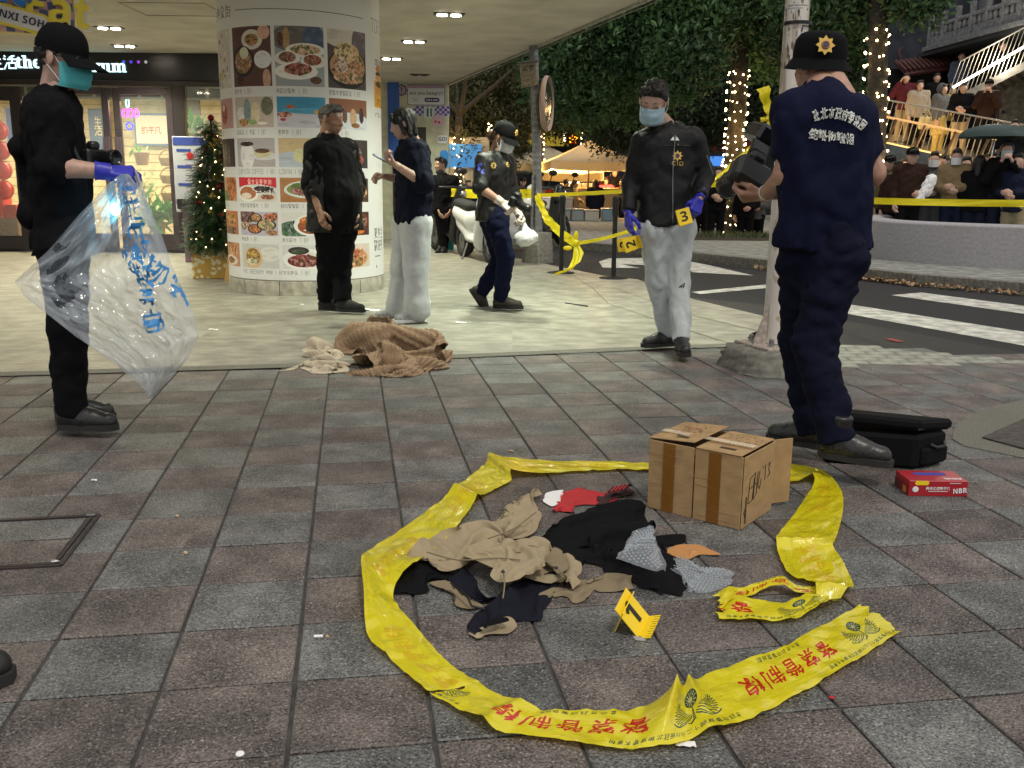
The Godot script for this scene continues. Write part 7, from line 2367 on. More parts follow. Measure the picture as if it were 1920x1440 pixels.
func people_near():
	mat("badge_blue",lin(0.05,0.05,0.10),0.5)
	prepare_bodies()
	# 1. officer with the evidence bag, at the left, seen from his right side
	var z:=-4.15
	var r:=person("officer in black cap, teal mask and glasses holding up a clear plastic evidence bag","",{
		"head": Vector3(-1.869,1.578,-4.15),"neck": Vector3(-1.916,1.42,-4.15),"chest": Vector3(-1.938,1.321,-4.15),"waist": Vector3(-1.928,1.074,-4.15),"pelvis": Vector3(-1.931,0.884,-4.15),
		"sa": Vector3(-2.027,1.376,-4.34),"ea": Vector3(-2.03,1.135,-4.36),"wa": Vector3(-1.787,1.137,-4.28),"sb": Vector3(-1.859,1.344,-3.97),"eb": Vector3(-1.841,1.142,-3.93),"wb": Vector3(-1.656,1.126,-4),
		"ha": Vector3(-1.981,0.832,-4.25),"ka": Vector3(-2.005,0.452,-4.26),"aa": Vector3(-2.044,0.093,-4.3),"hb": Vector3(-1.893,0.84,-4.06),"kb": Vector3(-1.887,0.487,-4.03),"ab": Vector3(-1.912,0.116,-4.04),
		"ta": Vector3(0.97,0,-0.12),"tb": Vector3(1,0,0.05),"front": Vector3(1,0,0.1),"face": Vector3(0.97,-0.14,0.15),"palma": Vector3(0,-1,0),"palmb": Vector3(0,-0.8,-0.6)},
		{"top": M.black_cloth,"topname": "shirt","sleeve": 0.08,"bulk": 0.012,"hem": 0.10,"pants": M.black_cloth,"pbulk": 0.012,"shoe": M.gloss_shoe,"hair": "short","cap": M.cap_cloth,"mask": M.mask_teal,"glove": M.glove_blue,"gripa": true,"gripb": true,"boots": true,"cell": 0.0115,"skin": M.skin_pale,"amp": 0.0075,"peak": 0.10})
	glasses_on(r.node,r.hx)
	strap(r.node,"camera_strap",[r.j.neck+Vector3(0.03,0.02,0.06),r.j.chest+Vector3(0.11,0.0,0.11),r.j.waist+Vector3(0.13,0.11,0.10),r.j.waist+Vector3(0.17,0.07,0.06)],0.010,M.black_plastic)
	camera_body("slung_camera","black camera hanging on the strap of the officer with the evidence bag",Vector3(-1.762,1.183,-4.12),Basis(Vector3.UP,1.2)).scale = Vector3.ONE*0.8
	var bp:=thing("black_backpack","black backpack on the back of the officer with the evidence bag","backpack",Vector3(-2.043,1.106,-4.15))
	bp.scale = Vector3.ONE*0.88
	var bf:=Field.new()
	bf.cap(Vector3(0.0,0.13,-0.08),Vector3(0.0,0.13,0.08),0.06,0.06)
	bf.cap(Vector3(0.03,-0.18,-0.07),Vector3(0.03,-0.18,0.07),0.08,0.08)
	bf.cap(Vector3(0.0,0.13,0),Vector3(0.03,-0.18,0),0.07,0.08)
	obj("sack",bf.build(0.014,60.0,0.005,fold_noise,Vector3.ONE*10),M.black_cloth,bp)
	obj("strap",MB.new().tube([Vector3(0.02,0.17,0.09),Vector3(0.10,0.30,0.10),Vector3(0.18,0.28,0.11)],0.016,6,true,0.4),M.black_plastic,bp)
	evidence_bag()
	# 2. man in the open black jacket beside the column
	var r2:=person("heavy-set man in an open black jacket, black trousers and slippers beside the column","",{
		"head": Vector3(-1.499,1.587,-8.1),"neck": Vector3(-1.521,1.427,-8.1),"chest": Vector3(-1.504,1.265,-8.1),"waist": Vector3(-1.476,0.985,-8.1),"pelvis": Vector3(-1.492,0.745,-8.1),
		"sa": Vector3(-1.404,1.348,-8.25),"ea": Vector3(-1.338,1.073,-8.3),"wa": Vector3(-1.328,0.84,-8.2),"sb": Vector3(-1.609,1.333,-7.98),"eb": Vector3(-1.646,1.07,-7.95),"wb": Vector3(-1.57,0.856,-7.86),
		"ha": Vector3(-1.435,0.705,-8.2),"ka": Vector3(-1.457,0.386,-8.15),"aa": Vector3(-1.433,0.103,-8.05),"hb": Vector3(-1.541,0.711,-8.05),"kb": Vector3(-1.574,0.385,-8.15),"ab": Vector3(-1.621,0.091,-8.25),
		"ta": Vector3(0.95,0,0.3),"tb": Vector3(0.95,0,0.1),"front": Vector3(0.85,0,0.5),"face": Vector3(0.9,-0.12,0.35),"palmb": Vector3(0.6,0,-0.6)},
		{"top": M.black_cloth,"topname": "shirt","sleeve": 0.30,"bulk": 0.028,"belly": 0.085,"hem": 0.06,"pants": M.black_cloth,"pbulk": 0.02,"pamp": 0.008,"shoe": M.rubber,"laces": false,"hair": "none","skin": M.skin_tan,"cell": 0.015,"left": "a","cuff": 0.01})
	var hs:=MB.new().add(hair_short,r2.hx*Transform3D(Basis.IDENTITY.scaled(Vector3(0.955,0.94,0.96)),Vector3.ZERO))
	obj("cropped_hair",hs,M.hair_grey,r2.node)
	jacket_on(r2,M.satin_black)
	# 3. woman with the phone, facing him
	var r3:=person("woman with a black bob in navy hoodie and grey sweatpants looking at her phone","",{
		"head": Vector3(-0.866,1.537,-7.7),"neck": Vector3(-0.818,1.376,-7.7),"chest": Vector3(-0.799,1.23,-7.7),"waist": Vector3(-0.785,1.009,-7.7),"pelvis": Vector3(-0.795,0.818,-7.7),
		"sa": Vector3(-0.767,1.316,-7.56),"ea": Vector3(-0.694,1.092,-7.46),"wa": Vector3(-0.888,1.22,-7.36),"sb": Vector3(-0.84,1.334,-7.9),"eb": Vector3(-0.858,1.108,-7.92),"wb": Vector3(-1.027,1.135,-7.8),
		"ha": Vector3(-0.767,0.772,-7.62),"ka": Vector3(-0.766,0.421,-7.58),"aa": Vector3(-0.758,0.095,-7.55),"hb": Vector3(-0.845,0.764,-7.8),"kb": Vector3(-0.895,0.398,-7.82),"ab": Vector3(-0.942,0.066,-7.85),
		"ta": Vector3(-0.75,0,0.42),"tb": Vector3(-0.97,0,0.1),"front": Vector3(-0.97,0,0.12),"face": Vector3(-0.93,-0.25,0.15),"palma": Vector3(0.2,0.9,0.2),"palmb": Vector3(0.2,-0.9,0.2)},
		{"top": M.hoodie,"topname": "hoodie","sleeve": 0.1,"bulk": 0.03,"hem": 0.05,"hood": true,"belly": 0.03,"pants": M.grey_sweat,"pbulk": 0.036,"wide": 0.012,"pamp": 0.005,"pfolds": Vector3(7,3,7),"cuffroll": true,"shoe": M.sneaker,"sole": M.white,"lace": M.white,"hair": "bob","skin": M.skin_pale,"cell": 0.0145,"left": "a","gripa": true,"gripb": true,"head": 0.97,"amp": 0.009})
	var ph:=thing("mobile_phone","mobile phone held up in the hoodie woman's hand","phone",Vector3(-0.991,1.257,-7.36))
	ph.basis = Basis(Vector3.BACK,-0.5)*Basis(Vector3.UP,0.3)
	obj("shell",MB.new().box(Vector3.ZERO,Vector3(0.15,0.012,0.075),Basis.IDENTITY,0.004),M.steel,ph)
	obj("screen",MB.new().box(Vector3(0,0.0075,0),Vector3(0.138,0.002,0.066)),glow("phone_screen",Color(0.5,0.55,0.65),0.8),ph)
	# 4. young man with hands in his pockets, far back
	var r4:=person("young man in black standing with hands in pockets beyond the hoodie woman","",{
		"head": Vector3(-1.147,1.355,-15.3),"neck": Vector3(-1.107,1.185,-15.3),"chest": Vector3(-1.099,1.039,-15.3),"waist": Vector3(-1.092,0.809,-15.3),"pelvis": Vector3(-1.092,0.645,-15.3),
		"sa": Vector3(-1.232,1.103,-15.3),"ea": Vector3(-1.258,0.872,-15.4),"wa": Vector3(-1.177,0.663,-15.2),"sb": Vector3(-0.949,1.105,-15.3),"eb": Vector3(-0.902,0.86,-15.35),"wb": Vector3(-0.982,0.666,-15.15),
		"ha": Vector3(-1.151,0.611,-15.3),"ka": Vector3(-1.136,0.321,-15.3),"aa": Vector3(-1.129,0.078,-15.3),"hb": Vector3(-1.034,0.612,-15.3),"kb": Vector3(-1.069,0.321,-15.3),"ab": Vector3(-1.087,0.079,-15.3),
		"ta": Vector3(-0.4,0,0.9),"tb": Vector3(-0.2,0,0.97),"front": Vector3(-0.35,0,0.93),"face": Vector3(-0.8,0,0.6)},
		{"top": M.black_cloth,"bulk": 0.02,"hem": 0.05,"pants": M.black_cloth,"pbulk": 0.0,"shoe": M.black_plastic,"cell": 0.02,"head": 0.95,"ground": 0.0})
	# 5. woman officer walking with a camera
	var r5:=person("woman officer in badge cap and black jacket striding past with a camera","",{
		"head": Vector3(-0.094,1.473,-8.45),"neck": Vector3(-0.134,1.313,-8.45),"chest": Vector3(-0.156,1.188,-8.45),"waist": Vector3(-0.17,0.979,-8.5),"pelvis": Vector3(-0.183,0.824,-8.5),
		"sa": Vector3(-0.076,1.291,-8.62),"ea": Vector3(-0.007,0.961,-8.62),"wa": Vector3(0.046,0.821,-8.5),"sb": Vector3(-0.254,1.265,-8.32),"eb": Vector3(-0.286,1.053,-8.22),"wb": Vector3(-0.105,0.936,-8.18),
		"ha": Vector3(-0.194,0.775,-8.58),"ka": Vector3(-0.12,0.429,-8.58),"aa": Vector3(-0.292,0.142,-8.62),"hb": Vector3(-0.153,0.781,-8.42),"kb": Vector3(-0.067,0.465,-8.36),"ab": Vector3(-0.11,0.102,-8.36),
		"ta": Vector3(0.55,-0.8,0.1),"tb": Vector3(1,0,0.15),"front": Vector3(0.9,0,0.42),"face": Vector3(0.80,-0.35,0.50),"palma": Vector3(-0.5,0,0.5),"palmb": Vector3(0.1,-0.6,-0.6)},
		{"top": M.satin_black,"sleeve": 0.12,"bulk": 0.012,"hem": 0.06,"pants": M.navy,"pbulk": 0.012,"pamp": 0.008,"shoe": M.boot_brown,"sole": M.rubber,"boots": true,"hair": "short","hairmat": M.hair_brown,"cap": M.cap_cloth,"mask": M.mask_white,"glove": M.glove_white,"gripa": true,"gripb": true,"cell": 0.0145,"skin": M.skin,"footupa": Vector3(0.8,0.55,0),"head": 0.98,"left": "a","amp": 0.008})
	var bun:=MB.new().ball(r5.hx*Vector3(0,-0.02,-0.125),Vector3(0.045,0.05,0.045),7)
	obj("hair_bun",bun,M.hair_brown,r5.node)
	var capx: Transform3D = r5.hx*Transform3D(Basis(Vector3.RIGHT,0.12),Vector3(0,0.045,-0.008))
	badge_flat(r5.node,capx*Transform3D(Basis(Vector3.UP,0.15)*Basis(Vector3.RIGHT,-0.35),Vector3(0.015,0.048,0.108)),0.030)
	var fr5: Vector3 = Vector3(0.45,0,0.9)
	for q in [Vector3(-0.143,1.237,-8.2),Vector3(-0.01,1.249,-8.3)]:
		var at: Vector3 = q-r5.base
		sun_badge(r5,at,Vector3(0.9,0,-0.45),Vector3.UP,-fr5,0.032,on_cloth(r5,at,Vector3(0.9,0,-0.45),Vector3.UP,-fr5))
	var pt:=MB.new()
	var wa:=on_cloth(r5,Vector3(-0.285,1.21,-8.2)-r5.base,Vector3(1,0,0),Vector3.UP,Vector3(0.15,0,-1))
	for i in 5:
		var c:=pt.p(wa.call(Vector2(sin(i*1.9)*0.025,cos(i*2.3)*0.03)))
		var n0:=pt.v.size()
		for k in 8: pt.p(wa.call(Vector2(sin(i*1.9)*0.025,cos(i*2.3)*0.03)+Vector2(sin(TAU*k/8),cos(TAU*k/8))*0.016))
		for k in 8: pt.tri(c,n0+(k+1) % 8,n0+k)
	obj("sleeve_patch",pt,mat("patch_blue",lin(0.06,0.08,0.42),0.6),r5.node)
	camera_body("press_camera","black camera with a large lens in the walking woman officer's hands",Vector3(0.011,0.943,-8.12),look(Vector3(0.75,-0.45,0.5)))
	var wb:=thing("white_bag","crumpled white plastic bag carried by the walking woman officer","bag",Vector3(0.108,0.672,-8.45))
	wb.scale = Vector3.ONE*0.72
	var wf:=Field.new()
	wf.cap(Vector3(0.0,-0.07,0),Vector3(-0.04,0.12,0),0.10,0.03)
	wf.cap(Vector3(-0.08,-0.06,0.02),Vector3(0.07,-0.05,0),0.08,0.08)
	obj("bag_film",wf.build(0.012,50.0,0.010,fold_noise,Vector3(8,8,8)),mat("bag_white",lin(0.72,0.72,0.70),0.35),wb)
	# 6. detective with the numbered markers
	var r6:=person("detective in black bomber jacket and pale grey trousers looking down, holding yellow markers","",{
		"head": Vector3(0.868,1.603,-6.22),"neck": Vector3(0.963,1.449,-6.32),"chest": Vector3(0.976,1.31,-6.32),"waist": Vector3(0.988,1.048,-6.32),"pelvis": Vector3(0.989,0.861,-6.32),
		"sa": Vector3(1.137,1.377,-6.3),"ea": Vector3(1.234,1.159,-6.34),"wa": Vector3(1.165,1.013,-6.12),"sb": Vector3(0.818,1.354,-6.3),"eb": Vector3(0.763,1.097,-6.36),"wb": Vector3(0.736,0.918,-6.28),
		"ha": Vector3(1.074,0.818,-6.32),"ka": Vector3(1.086,0.483,-6.3),"aa": Vector3(1.093,0.122,-6.12),"hb": Vector3(0.914,0.816,-6.32),"kb": Vector3(0.962,0.476,-6.36),"ab": Vector3(1.051,0.11,-6.42),
		"ta": Vector3(-0.05,0,1),"tb": Vector3(-0.93,0,0.40),"front": Vector3(-0.22,0,0.97),"face": Vector3(-0.34,-0.50,0.84),"up": Vector3(0.12,1,0),"palma": Vector3(-0.4,-0.3,-0.8),"palmb": Vector3(0.9,0,-0.3),"fb": Vector3(0.12,-1,0.1),"fa": Vector3(-0.35,-0.9,0.25)},
		{"top": M.bomber,"sleeve": 0.97,"bulk": 0.006,"head": 1.06,"folds": Vector3(8,5,8),"hem": 0.02,"hood": true,"pants": M.pale_trouser,"pbulk": 0.010,"pamp": 0.008,"pfolds": Vector3(8,4,8),"cuff": 0.02,"shoe": M.black_plastic,"hair": "short","mask": M.mask_blue,"glove": M.glove_blue,"cell": 0.012,"skin": M.skin_pale,"left": "a","amp": 0.006,"gripa": true})
	var in6:=Vector3(0.15,0,-1).normalized()
	var zp:=[]
	for i in 17: zp.append(on_cloth(r6,Vector3(0.02-0.006*sin(i*0.3),0,0.12),Vector3.RIGHT,Vector3.UP,in6).call(Vector2(0,1.40-i*0.036)))
	obj("zip",MB.new().tube(zp,0.0035,5),M.steel,r6.node)
	var bc: Vector3 = Vector3(1.013,1.274,-6.1)-r6.base
	var w6:=on_cloth(r6,bc,Vector3(0.98,0,0.15),Vector3.UP,in6)
	sun_badge(r6,bc,Vector3.RIGHT,Vector3.UP,in6,0.034,w6)
	obj("lettering",brush(MB.new(),"CID",func(p): return w6.call(Vector2(-0.033+p.x*0.024,-0.036-p.y*0.022)),0.17),M.gold_thread,r6.node)
	var w7:=on_cloth(r6,Vector3(0.992,1.38,-6.1)-r6.base,Vector3(0.98,0,0.15),Vector3.UP,in6)
	var lg:=MB.new()
	for s in [-1,1]:
		lg.quad(lg.p(w7.call(Vector2(s*0.004,-0.012))),lg.p(w7.call(Vector2(s*0.028,-0.012))),lg.p(w7.call(Vector2(s*0.018,0.004))),lg.p(w7.call(Vector2(s*0.008,0.012))))
	obj("chest_logo",lg,M.silver_thread,r6.node)
	var pk:=[]
	for i in 9: pk.append(w6.call(Vector2(-0.09+i*0.021,0.062)))
	obj("pocket_seam",MB.new().tube(pk,0.003,5),M.black_plastic,r6.node)
	obj("snap",MB.new().ball(w6.call(Vector2(0.0,0.068)),Vector3.ONE*0.006,5),M.steel,r6.node)
	var sz:=[]
	for i in 7: sz.append(on_cloth(r6,Vector3.ZERO,Vector3.RIGHT,Vector3.UP,Vector3(-0.5,0,-0.87)).call(Vector2(0,0))*0+(r6.j.sa as Vector3).lerp(r6.j.ea,0.45+i*0.09)+Vector3(0.035,0,0.095))
	obj("sleeve_zip",MB.new().tube(sz,0.004,5),M.steel,r6.node)
	obj("wrist_watch",MB.new().lathe([Vector2(0.036,-0.012),Vector2(0.040,0),Vector2(0.036,0.012)],16,Transform3D(look((r6.j.wa-r6.j.ea))*Basis(Vector3.RIGHT,PI/2),(r6.j.wa as Vector3).lerp(r6.j.ea,0.16))),M.gloss_black,r6.node)
	var tl: Field = r6.pants
	var tlg:=MB.new()
	var tc: Vector3 = Vector3(1.098,0.459,-6.1)-r6.base
	for k in 3:
		var a:=tl.hit(tc+Vector3(-0.020+k*0.012,-0.016,0.2),Vector3(0,0,-1))+Vector3(0,0,0.004)
		tlg.tube([a,a+Vector3(0.008,0.014+k*0.009,0.0)],0.0035,4)
	obj("trouser_logo",tlg,M.print_black,r6.node)
	numbered_marker("yellow marker numbered 3 held in the detective's raised blue glove","3",Transform3D(look(Vector3(-0.1,0.25,1))*Basis(Vector3.BACK,0.30),Vector3(1.052,0.904,-6)),0.5)
	numbered_marker("yellow marker numbered 2 hanging from the detective's lower blue glove","2",Transform3D(look(Vector3(0.25,0.1,1))*Basis(Vector3.BACK,1.9),Vector3(0.754,0.719,-6.2)),0.5)
	numbered_marker("second yellow marker numbered 2, tucked edge-on behind the first in the lower glove","2",Transform3D(look(Vector3(-0.5,0.1,0.8))*Basis(Vector3.BACK,1.8),Vector3(0.72,0.714,-6.26)),0.5)
	# 7. officer at the right seen from behind
	var r7:=person("officer seen from behind in navy polo shirt with white lettering, bending over a camera","",{
		"head": Vector3(1.151,1.534,-3.8),"neck": Vector3(1.147,1.449,-3.72),"chest": Vector3(1.147,1.332,-3.68),"waist": Vector3(1.173,1.076,-3.68),"pelvis": Vector3(1.183,0.896,-3.7),
		"sa": Vector3(1.04,1.364,-3.72),"ea": Vector3(1.026,1.137,-3.7),"wa": Vector3(1.013,1.059,-3.96),"sb": Vector3(1.273,1.353,-3.7),"eb": Vector3(1.358,1.147,-3.72),"wb": Vector3(1.386,1.022,-3.98),
		"ha": Vector3(1.145,0.835,-3.75),"ka": Vector3(1.166,0.48,-3.84),"aa": Vector3(1.24,0.134,-3.8),"hb": Vector3(1.229,0.843,-3.66),"kb": Vector3(1.155,0.506,-3.62),"ab": Vector3(1.234,0.174,-3.5),
		"ta": Vector3(-0.75,0,-0.6),"tb": Vector3(0.85,-0.05,0.35),"front": Vector3(-0.25,0,-0.97),"face": Vector3(-0.35,-0.55,-0.8),"palma": Vector3(0.3,0.8,-0.3),"palmb": Vector3(-0.6,0.6,0),"fa": Vector3(-0.7,-0.05,-0.3)},
		{"top": M.navy_polo,"topname": "polo_shirt","sleeve": -0.72,"bulk": 0.004,"hem": 0.03,"flare": 0.006,"pants": M.dark_navy,"pbulk": 0.018,"pamp": 0.009,"pfolds": Vector3(6,9,6),"shoe": M.gloss_shoe,"hair": "none","skin": M.skin,"cell": 0.0115,"left": "a","amp": 0.008,"folds": Vector3(7,4,7),"boots": true,"gripa": true,"gripb": true,"collar": 0.035,"hat": true})
	var hat:=Node3D.new()
	hat.name = "cap"
	r7.node.add_child(hat,true)
	hat.transform = Transform3D(Basis(Vector3.RIGHT,0.10)*Basis(Vector3.BACK,-0.05),r7.hx.origin+Vector3(0.0,0.055,0.0))
	obj("dome",MB.new().lathe([Vector2(0.098,-0.03),Vector2(0.100,0.0),Vector2(0.094,0.045),Vector2(0.080,0.066),Vector2(0.05,0.078),Vector2(0.0,0.080)],30),M.cap_cloth,hat)
	obj("brim",MB.new().lathe([Vector2(0.125,-0.062),Vector2(0.122,-0.056),Vector2(0.099,-0.022)],30),M.cap_cloth,hat)
	obj("brim_lining",MB.new().lathe([Vector2(0.097,-0.026),Vector2(0.121,-0.060),Vector2(0.125,-0.062)],30),M.cap_cloth,hat)
	badge_flat(hat,Transform3D(Basis(Vector3.RIGHT,-0.25),Vector3(-0.015,0.025,0.103)),0.036)
	var in7:=Vector3(0.05,0,-1)
	var bc7: Vector3 = Vector3(1.132,1.353,-3.5)-r7.base
	var arc:=func(p: Vector2) -> Vector2:
		var a: float = (p.x/8.0-0.5)*1.05+0.20
		var R: float = 0.21
		return Vector2(sin(a),cos(a))*(R-p.y*0.036)-Vector2(0,R-0.02)
	var wc:=on_cloth(r7,bc7,Vector3.RIGHT,Vector3.UP,in7,0.008)
	obj("back_lettering",brush(MB.new(),"臺北市政府警察局",func(p): return wc.call(arc.call(p)),0.15),M.silver_thread,r7.node)
	obj("back_lettering",brush(MB.new(),"鑑識物證組",func(p): return wc.call(Vector2(-0.070+p.x*0.032,-0.052-p.y*0.034-p.x*0.004)),0.15),M.silver_thread,r7.node)
	obj("wrist_band",MB.new().lathe([Vector2(0.031,-0.005),Vector2(0.034,0),Vector2(0.031,0.005)],16,Transform3D(look((r7.j.wa-r7.j.ea))*Basis(Vector3.RIGHT,PI/2),(r7.j.wa as Vector3).lerp(r7.j.ea,0.13))),M.white_plastic,r7.node)
	var flashy:=camera_body("flash_camera","black camera with flash held by the officer in the navy polo shirt",Vector3(0.965,1.143,-4),look(Vector3(-0.35,-0.3,-0.85))*Basis(Vector3.BACK,0.5),true)
	flashy.scale = Vector3.ONE*1.2
	# 8. shoe of someone standing outside the picture
	var sh:=thing("black_shoe","black shoe of someone standing just outside the left edge of the view","shoe",Vector3(-1.359,0,-1.984),1.4)
	obj("upper",shoe_m,M.black_plastic,sh)
	obj("sole",sole_m,M.rubber,sh)

func badge_flat(o: Node3D,xf: Transform3D,size: float) -> void:
	obj("gold_badge",MB.new().poly(star(8,size,size*0.68),Transform3D.IDENTITY,0.004),M.gold_thread,o,xf)
	obj("badge_centre",MB.new().lathe([Vector2(0,0.003),Vector2(size*0.42,0.002),Vector2(size*0.45,0)],14),M.badge_blue,o,xf*Transform3D(Basis(Vector3.RIGHT,PI/2),Vector3.ZERO))
	obj("badge_ring",MB.new().lathe([Vector2(size*0.30,0.0),Vector2(size*0.34,0.004),Vector2(size*0.40,0.0)],14),mat("badge_orange",lin(0.6,0.2,0.03),0.5),o,xf*Transform3D(Basis(Vector3.RIGHT,PI/2),Vector3(0,0,0.0015)))

func jacket_on(r: Dictionary,m: Material) -> void:
	# an open jacket worn over the shirt: a second, looser garment left open in front
	var j: Dictionary = r.j
	var f:=Field.new()
	var fr: Vector3 = r.front
	var lat: Vector3 = r.lat
	var hem: Vector3 = j.pelvis+Vector3(0,-0.06,0)
	for k in [-1.0,1.0]:
		f.cap(j.chest+lat*k*0.11-fr*0.02,j.waist+lat*k*0.12-fr*0.01,0.125,0.135)
		f.cap(j.waist+lat*k*0.12-fr*0.01,hem+lat*k*0.13,0.135,0.145,Vector3.ZERO,1.0,true)
		f.cap(j.neck-Vector3(0,0.01,0)+lat*k*0.05,j.chest+lat*k*0.10+fr*0.08,0.045,0.04)
	f.cap(j.chest-fr*0.05,hem-fr*0.04,0.14,0.15,Vector3.ZERO,1.0,true)
	f.cap(j.sa,j.sb,0.085,0.085)
	f.cap(j.neck-fr*0.06,j.neck-fr*0.03+Vector3(0,0.03,0),0.065,0.06)
	for a in ["a","b"]:
		f.cap(j["s"+a],j["e"+a],0.088,0.078)
		f.cap(j["e"+a],j["e"+a].lerp(j["w"+a],0.38),0.078,0.066,Vector3.ZERO,1.0,true)
	f.cut(j.waist+fr*0.115 ,(fr+lat*0.25).normalized())
	obj("jacket",f.build(0.014,62.0,0.012,fold_noise,Vector3(12,8,12)),m,r.node)

func numbered_marker(label: String,n: String,xf: Transform3D,foot: float) -> Node3D:
	# a folded plastic tent with a ruled foot; xf puts the front face's centre, facing +z, up +y
	var o:=thing("evidence_marker",label,"evidence marker",xf.origin,0,"numbered evidence markers")
	o.basis = xf.basis
	var y: Material = M.marker_yellow
	obj("face",MB.new().box(Vector3.ZERO,Vector3(0.085,0.10,0.0025),Basis.IDENTITY,0.0008),y,o)
	obj("back_leg",MB.new().box(Vector3(0,0.003,-0.032),Vector3(0.085,0.107,0.0025),Basis(Vector3.RIGHT,foot+0.1)),y,o)
	obj("ruled_foot",MB.new().box(Vector3(0,-0.052,0.016),Vector3(0.085,0.0025,0.034),Basis(Vector3.RIGHT,0.25)),y,o)
	obj("numeral",letters(n,0.062,true,false,0.002),M.print_black,o,Transform3D(Basis.IDENTITY,Vector3(0,0.0,0.0025)))
	var t:=MB.new()
	for i in 9: t.box(Vector3(-0.036+i*0.009,-0.0495-0.004,0.026),Vector3(0.0012,0.001,0.012 if i % 2 else 0.018),Basis(Vector3.RIGHT,0.25))
	obj("ruling",t,M.print_black,o)
	return o

func evidence_bag():
	# a big clear bag hanging from the officer's gloves, a front and a back film joined at the edges
	var o:=thing("evidence_bag","large clear plastic evidence bag with blue characters, held up by the officer","evidence bag",Vector3.ZERO)
	var L: Array = [Vector3(-1.577,1.118,-3.98),Vector3(-1.643,1.077,-3.97),Vector3(-1.763,0.959,-3.95),Vector3(-1.897,0.809,-3.93),Vector3(-2.043,0.682,-3.92),Vector3(-2.002,0.625,-3.91),Vector3(-1.906,0.55,-3.9),Vector3(-1.799,0.464,-3.89),Vector3(-1.67,0.378,-3.88),Vector3(-1.567,0.29,-3.88),Vector3(-1.488,0.218,-3.88)]
	var R: Array = [Vector3(-1.568,1.118,-3.98),Vector3(-1.52,1.063,-3.97),Vector3(-1.47,0.962,-3.95),Vector3(-1.433,0.877,-3.94),Vector3(-1.399,0.77,-3.93),Vector3(-1.363,0.674,-3.92),Vector3(-1.326,0.609,-3.91),Vector3(-1.303,0.534,-3.9),Vector3(-1.291,0.465,-3.89),Vector3(-1.341,0.37,-3.88),Vector3(-1.483,0.216,-3.88)]
	var film:=func(side: float) -> Callable:
		return func(u,v):
			var k: float = (1.0-v)*(L.size()-1)
			var i:=mini(int(k),L.size()-2)
			var a: Vector3 = (L[i] as Vector3).lerp(L[i+1],k-i)
			var b: Vector3 = (R[i] as Vector3).lerp(R[i+1],k-i)
			var e: float = 4.0*u*(1.0-u)
			var p:=a.lerp(b,u)
			var spread: float = (1.0-v)*v*4.0
			var c: float = fold_noise.get_noise_2d(u*3.2+side*7.0+v*1.5,v*3.2-u*2.0)*0.042+fold_noise.get_noise_2d(u*8.0+side*3.0,v*9.0+u*4.0)*0.018
			return p+Vector3(0,0,side*0.055*pow(e,0.6)*(0.35+spread)+c*minf(1.0,e*2.0))
	var clear:=mat("bag_clear",Color(0.86,0.93,1.0,0.10),0.07)
	clear.transparency = BaseMaterial3D.TRANSPARENCY_ALPHA
	clear.metallic_specular = 0.62
	var milky:=mat("bag_milky",Color(0.80,0.82,0.84,0.34),0.32)
	milky.transparency = BaseMaterial3D.TRANSPARENCY_ALPHA
	obj("front_film",MB.new().grid(70,90,film.call(1.0)),clear,o)
	var back: Callable = film.call(-1.0)
	obj("back_film",MB.new().grid(60,80,func(u,v): return back.call(1.0-u,v)),milky,o)
	var hang:=MB.new().grid(14,24,func(u,v):
		var a: Vector3 = (Vector3(-1.575,1.135,-4)).lerp(Vector3(-1.524,1.063,-3.98),1.0-v).lerp(Vector3(-1.534,0.94,-3.96),pow(1.0-v,2.0))
		var b: Vector3 = (Vector3(-1.557,1.135,-4)).lerp(Vector3(-1.489,0.951,-3.97),1.0-v)
		return a.lerp(b,u)+Vector3(0,0,-0.05+0.02*sin(u*9.0)+0.012*fold_noise.get_noise_2d(u*6.0,v*7.0)))
	obj("loose_flap",hang,mat("bag_flap",Color(0.82,0.83,0.82,0.5),0.35),o)
	M.bag_flap.transparency = BaseMaterial3D.TRANSPARENCY_ALPHA
	var ink:=mat("bag_ink",lin(0.03,0.22,0.52),0.5)
	var fr: Callable = film.call(1.0)
	var print_at:=func(q: Vector3) -> Vector3:
		# where on the film a point of its own upright plane lies
		var best:=1e9
		var uv:=Vector2(0.5,0.5)
		for k in 81:
			var f:=k/80.0*(L.size()-1)
			var i:=mini(int(f),L.size()-2)
			var a: Vector3 = (L[i] as Vector3).lerp(L[i+1],f-i)
			var b: Vector3 = (R[i] as Vector3).lerp(R[i+1],f-i)
			var t: float = clampf((q-a).dot(b-a)/maxf((b-a).length_squared(),1e-6),0,1)
			var d: float = a.lerp(b,t).distance_to(q)
			if d < best:
				best = d
				uv = Vector2(t,1.0-k/80.0)
		return fr.call(uv.x,uv.y)+Vector3(0,0,0.004)
	var e1:=Vector3(-1.562,0.877,-3.91)
	var ex:=Vector3(-1.474,0.814,-3.91)-e1
	var ey:=Vector3(-1.582,0.779,-3.91)-e1
	obj("print",brush(MB.new(),"證物袋",func(p): return print_at.call(e1+ex*p.x+ey*p.y),0.085),ink,o)
	var f1:=Vector3(-1.581,1.078,-3.93)
	var fx:=Vector3(-1.51,1.087,-3.93)-f1
	var fy:=Vector3(-1.566,0.991,-3.93)-f1
	var word:="臺北市政府警察局"
	for i in word.length(): obj("print",brush(MB.new(),word[i],func(p): return print_at.call(f1+fx*p.x+fy*(p.y*0.8+i*0.86)),0.08),ink,o)
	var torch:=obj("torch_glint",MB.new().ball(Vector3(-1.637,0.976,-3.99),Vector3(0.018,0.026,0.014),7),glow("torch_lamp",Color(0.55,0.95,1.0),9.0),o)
	var tl:=light_at("torch_lamp_light",Vector3(-1.637,0.976,-3.99),Color(0.45,0.85,1.0),0.012,0.02)

